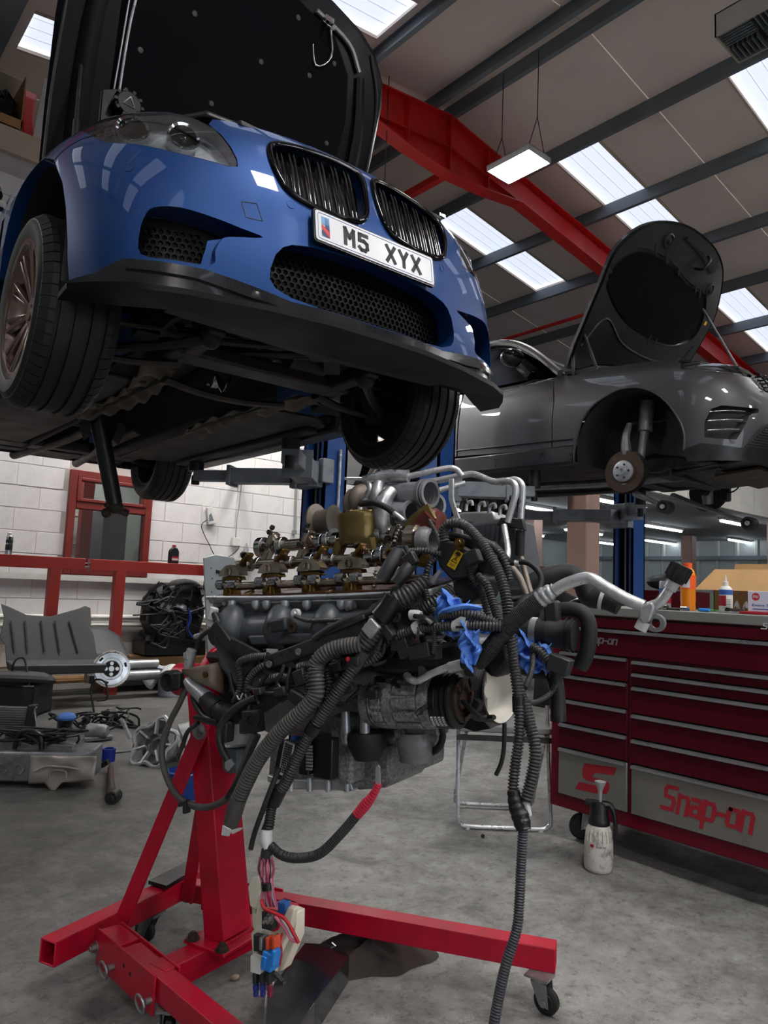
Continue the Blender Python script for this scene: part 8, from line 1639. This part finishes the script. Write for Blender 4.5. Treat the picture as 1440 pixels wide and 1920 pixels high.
obj('engine_clutter', m, 'engine_black', ex, bevel=.004)['kind'] = 'stuff'
solo('pallet_stack', M().b2((q0[0] - .5, 7.48, .15), (q0[0] + .6, 7.86, q2(330, 1229)[2] - .01)), 'wood', 'stacked wooden boards carrying the black spare engine', 'boards', bevel=.01)
# --- nearer clutter on the left floor
def jumble(label, cx, cy, wx, hz, n, name, cat, mt='black_satin', dd=.18, seed=3):
    r = random.Random(seed); p = on(cx, cy); t = thing(name, p, label, cat); s_ = ((p - CC) @ CF) / FPX
    for k in range(n):
        a_ = [p + fu * (r.uniform(-wx, wx) * s_) + fv * r.uniform(-dd, dd) + BZ * r.uniform(.01, hz)]
        for j in range(4): v = a_[-1] + fu * r.uniform(-.12, .12) + fv * r.uniform(-.08, .08) + BZ * r.uniform(-.08, .08); v[2] = min(max(v[2], .012), hz); a_.append(v)
        obj('wire', M().tube(a_, r.uniform(.005, .011), 7, 5), mt, t)
        if k % 2 == 0: obj('plug', M().box(a_[-1], (.05, .03, .03), axes_from(a_[-1] - a_[-2])), mt, t, bevel=.004)
    return t, p
wl_, p = jumble('tangled black wiring loom lying in a heap on the concrete floor', 165, 1362, 58, .12, 20, 'wiring_loom', 'wiring loom'); obj('wire_loop', M().tube([p + fu * .04 + BZ * .1, p + fu * .0 + BZ * .28, p + fu * .03 + BZ * .36, p + fu * .11 + BZ * .34, p + fu * .13 + BZ * .22, p + fu * .05 + BZ * .2], .008, 7, 5), 'black_satin', wl_); obj('plug', M().box(p + fu * -.0 + BZ * .36, (.03, .03, .06)), 'black_satin', wl_); obj('label_tag', M().box(p + fu * .18 + BZ * .12, (.05, .01, .06)), 'label_white', wl_)
obj('wire', M().tube([p + fu * .1 + BZ * .1, p + fu * .25 + BZ * .12, p + fu * .38 + BZ * .09, p + fu * .40 + BZ * .02], .009, 7, 4), 'black_satin', wl_)
p = on(180, 1388); solo('alternator_case', M().lathe(p + BZ * .06 - fu * .07, fu, [(0, 0), (0, .05), (.02, .06), (.12, .055), (.15, .04), (.15, 0)], 16).box(p + BZ * .02, (.2, .12, .03)), 'alu_dark', 'small dull alloy casting on the floor below the wiring loom', 'casting', bevel=.006)
# radiator module at the left edge
p = on(22, 1392); rd = thing('radiator', p, 'flat ribbed alloy cooler standing at the left edge of the floor', 'radiator')
def pl(u, v, z_): return p + fu * u + fv * v + BZ * z_
obj('core', M().slab([pl(-.3, 0, .03), pl(.07, .02, .03), pl(.07, .05, .23), pl(-.3, .03, .23)], fv * .05), mat('cooler_alu', '6d6c6b', .5, .4, .12, 6, dirt=('3a3938', .4, 9)), rd, bevel=.004)
for k in range(12): obj('fin_bar', M().bar(pl(-.3, -.004, .045 + k * .016), pl(.065, .016, .045 + k * .016), .006, .005), 'alu_dark', rd)
obj('end_tank', M().slab([pl(.07, .0, .02), pl(.12, .01, .02), pl(.12, .04, .25), pl(.07, .03, .25)], fv * .07), 'black_satin', rd, bevel=.008); obj('hook_rod', M().tube([pl(.15, -.02, .02), pl(.17, -.02, .12), pl(.15, -.02, .22), pl(.16, -.02, .25)], .006, 6, 4), 'alu', rd)
# black crate behind
p = on(20, 1345); cr = thing('crate', p, 'black plastic crate with loose cables behind the cooler', 'crate'); q = ((p - CC) @ CF) / FPX; A_ = [p + fu * a_ + fv * b2_ for a_, b2_ in ((-.45, 0), (.17, 0), (.17, .35), (-.45, .35))]
for a_, b2_ in zip(A_, A_[1:] + A_[:1]): obj('crate_wall', M().slab([a_, b2_, b2_ + BZ * .25, a_ + BZ * .25], nrm(np.cross(BZ, b2_ - a_)) * .012), 'black_plastic', cr)
obj('crate_rim', M().tube([a_ + BZ * .25 for a_ in A_ + A_[:1]], .012, 6, 1), 'black_satin', cr); obj('crate_floor', M().slab(A_, BZ * .02), 'black_plastic', cr); obj('cable', M().tube([p + fu * -.05 + BZ * .1 + fv * .1, p + fu * -.02 + BZ * .42, p + fu * .02 + BZ * .46 + fv * .1, p + fu * .12 + BZ * .25 + fv * .02, p + fu * .18 + BZ * .22], .009, 7, 5), 'rubber', cr)
# cylinder head with foil heat shield
p = on(85, 1478); hdw = thing('cylinder_head', p, 'dirty alloy cylinder head with pressed foil heat shield on the floor', 'cylinder head')
def ph(u, v, z_): return p + fu * u + fv * v + BZ * z_
obj('head_block', M().slab([ph(-.5, 0, .02), ph(.17, .0, .03), ph(.24, .05, .05), ph(.22, .22, .05), ph(-.5, .25, .03)], BZ * .16), 'alu_dark', hdw, bevel=.012); obj('head_cover', M().slab([ph(-.5, .05, .18), ph(.12, .05, .18), ph(.12, .2, .2), ph(-.5, .22, .2)], BZ * .05), 'alu_dark', hdw, bevel=.01)
for k in range(7): obj('port', M().lathe(ph(-.42 + k * .09, -.004, .10), -fv, [(0, .032), (.012, .030), (.012, .02), (.0, .018), (0, 0)], 14), 'alu_dark', hdw, ang=30)
for k in range(6): obj('stud', M().cyl(ph(-.38 + k * .1, -.03, .05), ph(-.38 + k * .1, -.0, .05), .008, n=8), 'steel', hdw)
obj('heat_shield', M().grid(lambda u, v: ph(-.08 + .36 * u, -.035 - .012 * math.sin(9 * u) * math.sin(6 * v), .03 + .03 * u + .15 * v - .02 * u * v + (-.06 * max(0, 1 - abs(u - .38) * 8) * (1 - v))), 26, 12), mat('foil_dull', 'a8a098', .42, .4, .15, 12, bump=.4, bscale=40), hdw, thick=.004)
obj('shield_rib', M().tube([ph(-.05, -.05, .10), ph(.02, -.052, .13), ph(.12, -.052, .13), ph(.2, -.05, .12)], .007, 6, 4).tube([ph(.04, -.05, .07), ph(.05, -.052, .11), ph(.12, -.052, .11), ph(.13, -.05, .07)], .006, 6, 4), 'foil_dull', hdw)
m = M()
for i in range(18): m.tube([ph(R_.uniform(-.45, .15), R_.uniform(0, .2), .2 + R_.uniform(.0, .1)) for _ in range(4)], .007, 6, 4)
obj('loose_lines', m, 'dark_metal', hdw)['kind'] = 'stuff'; obj('cam_loop', M().tube([ph(-.2, .02, .2), ph(-.18, .02, .28), ph(-.12, .02, .30), ph(-.06, .02, .27), ph(-.05, .02, .2)], .014, 8, 4), 'black_satin', hdw)
p = on(118, 1440); p = p + fv * .02; P = [p + BZ * .10, p + BZ * .18 - fu * .01, p + BZ * .25 - fu * .02, p + BZ * .30 - fu * .012]; th_ = thing('intake_hose', p, 'glossy black intake elbow with its mouth covered by blue glove', 'hose'); obj('elbow', M().tube(P, [.05, .042, .044, .05], 16, 4), 'gloss_black', th_); obj('glove_cover', M().ell(P[-1] + BZ * .0, (.056, .056, .03)), 'glove_blue', th_)
jumble('short black wires and clips lying right of the intake elbow', 150, 1425, 24, .06, 7, 'wiring_offcut', 'wiring', dd=.1, seed=9)
p = on(203, 1427); tr = thing('tape_roll', p, 'roll of blue tape standing on the floor', 'tape'); obj('roll', M().lathe(p, BZ, [(0, .03), (0, .041), (.08, .041), (.08, .03), (0, .03)], 28), mat('tape_blue', '18308f', .45, 0, .05, 9), tr, ang=30)
a_, b2_ = on(206, 1448), on(208, 1508); ds_ = thing('drive_shaft', (a_ + b2_) / 2, 'dark rusty drive shaft lying on the floor near the stand', 'shaft'); obj('shaft', M().tube([a_ + BZ * .025, (a_ + b2_) / 2 + BZ * .028, b2_ + BZ * .03], [.016, .019, .03], 12, 4), 'iron_rust', ds_); obj('joint', M().cyl(b2_ + BZ * .032 + fv * .06, b2_ + BZ * .032 - fv * .01, .038, .034, 16).hexnut(b2_ + BZ * .032 - fv * .01, -fv, .018, .01), 'dark_metal', ds_, bevel=.004)
solo('steel_rod', M().cyl(on(170, 1418) + BZ * .005, on(245, 1410) + BZ * .005, .004, n=8), 'dark_metal', 'thin dark rod lying on the floor beside the tape roll', 'rod')
# bell housing
p = on(285, 1432); bh = thing('bell_housing', p, 'cast alloy gearbox bell housing lying on its side behind the stand', 'gearbox housing'); nb_ = nrm(-fv * .8 + BZ * .5 - fu * .3); c = p + BZ * .13
d, a, b_ = axes_from(nb_)
ringp = [c + (a * math.cos(q) + b_ * math.sin(q)) * (.15 + .025 * math.sin(5 * q)) for q in np.linspace(0, 6.2832, 34)]
obj('flange', M().tube(ringp, .014, 6, 1), 'alu_rough', bh); obj('bell', M().lathe(c, -nb_, [(.0, .15), (.05, .14), (.12, .10), (.2, .075), (.25, .06), (.25, 0)], 26), 'alu_rough', bh, ang=40); obj('web', M().lathe(c - nb_ * .08, nb_, [(0, .12), (.01, .07), (.03, .06), (.04, .04), (.01, .035), (.01, 0)], 24), 'alu_dark', bh, ang=30)
for i in range(7): q = i * .9; r_ = a * math.cos(q) + b_ * math.sin(q); obj('bell_rib', M().bar(c - nb_ * .01 + r_ * .06, c + r_ * .145, .012, .03, nb_), 'alu_rough', bh)
obj('lug', M().bar(c - fu * .15 + BZ * .02, c - fu * .21 + BZ * .13, .03, .02), 'alu_rough', bh, bevel=.004); obj('gearbox_tail', M().tube([c + fu * .16 + fv * .1, c + fu * .3 + fv * .16 + BZ * .05, c + fu * .4 + fv * .2], [.11, .09, .05], 14, 3), 'alu_rough', bh)
p = on(350, 1492); solo('blue_crate', M().lathe(p, BZ, [(0, 0), (0, .10), (.02, .105), (.13, .115), (.135, .12), (.14, .11), (.02, .095), (.02, 0)], 8), mat('crate_blue', '173f86', .45, 0, .08, 6), 'blue plastic tub on the floor behind the red column', 'tub', ang=30)
# ================================================================== FAR RIGHT BACKGROUND, UNDER THE MEZZANINE
wbn = thing('workbench', (15, 7.2, 0), 'long dark workbench far behind under the mezzanine', 'workbench'); obj('bench_top', M().b2((13.2, 6.6, .92), (13.9, 10.4, .98)), 'dark_metal', wbn)
for y in (6.7, 8.5, 10.3): obj('leg', M().b2((13.3, y, 0), (13.8, y + .08, .92)), 'dark_metal', wbn)
def far(x, y, d_): return flat(atd(x, y, d_))
p = far(1243, 1090, 10.5); solo('red_cabinet', M().b2((p[0], p[1] - .45, 0), (p[0] + .5, p[1] + .35, 1.30)), 'chest_red', 'red tool cabinet far behind, right of the blue post', 'cabinet', bevel=.01)
solo('black_bag', M().ell((p[0] + .2, p[1] + .05, 1.425), (.25, .3, .12)), 'black_plastic', 'black bag lying on the far red cabinet', 'bag'); 
p = far(1025, 1090, 10.5); solo('far_carton', M().b2((p[0], p[1] - .25, 1.28), (p[0] + .4, p[1] + .25, 1.58)), 'cardboard', 'small brown carton far behind on the dark rack', 'box', bevel=.01); solo('dark_rack', M().b2((p[0] - .1, p[1] - .5, 0), (p[0] + .6, p[1] + .6, 1.28)), 'dark_plastic', 'dark rack far behind carrying a small brown carton', 'rack', bevel=.02)
p = far(1105, 1110, 7.6); solo('covered_part', M().grid(lambda u, v: V(p[0] + .5 * (u - .5), p[1] + 1.0 * (v - .5), 1.28 * max(math.sin(3.1416 * u), 0) ** .4 * (.7 + .3 * v)), 10, 10), 'dark_plastic', 'dark panel shape standing behind the pink column', 'panel', thick=.02)
p = far(1330, 1110, 11.5); solo('green_machine', M().lathe(p, BZ, [(0, 0), (0, .3), (1.0, .3), (1.15, .22), (1.3, .1), (1.3, 0)], 16), mat('machine_green', '2d4a38', .5, 0, .1, 5), 'dark green machine far behind the orange bottle', 'machine', ang=40)
p = far(1180, 1120, 11); q = far(1400, 1100, 12.5); solo('far_workpiece', M().b2((q[0], q[1] - .6, 0), (q[0] + .6, q[1] + .5, 1.2)).cyl((q[0] + .3, q[1], 1.2), (q[0] + .3, q[1], 1.5), .12), 'dark_metal', 'dark machine far behind the cardboard box', 'machine', bevel=.02)
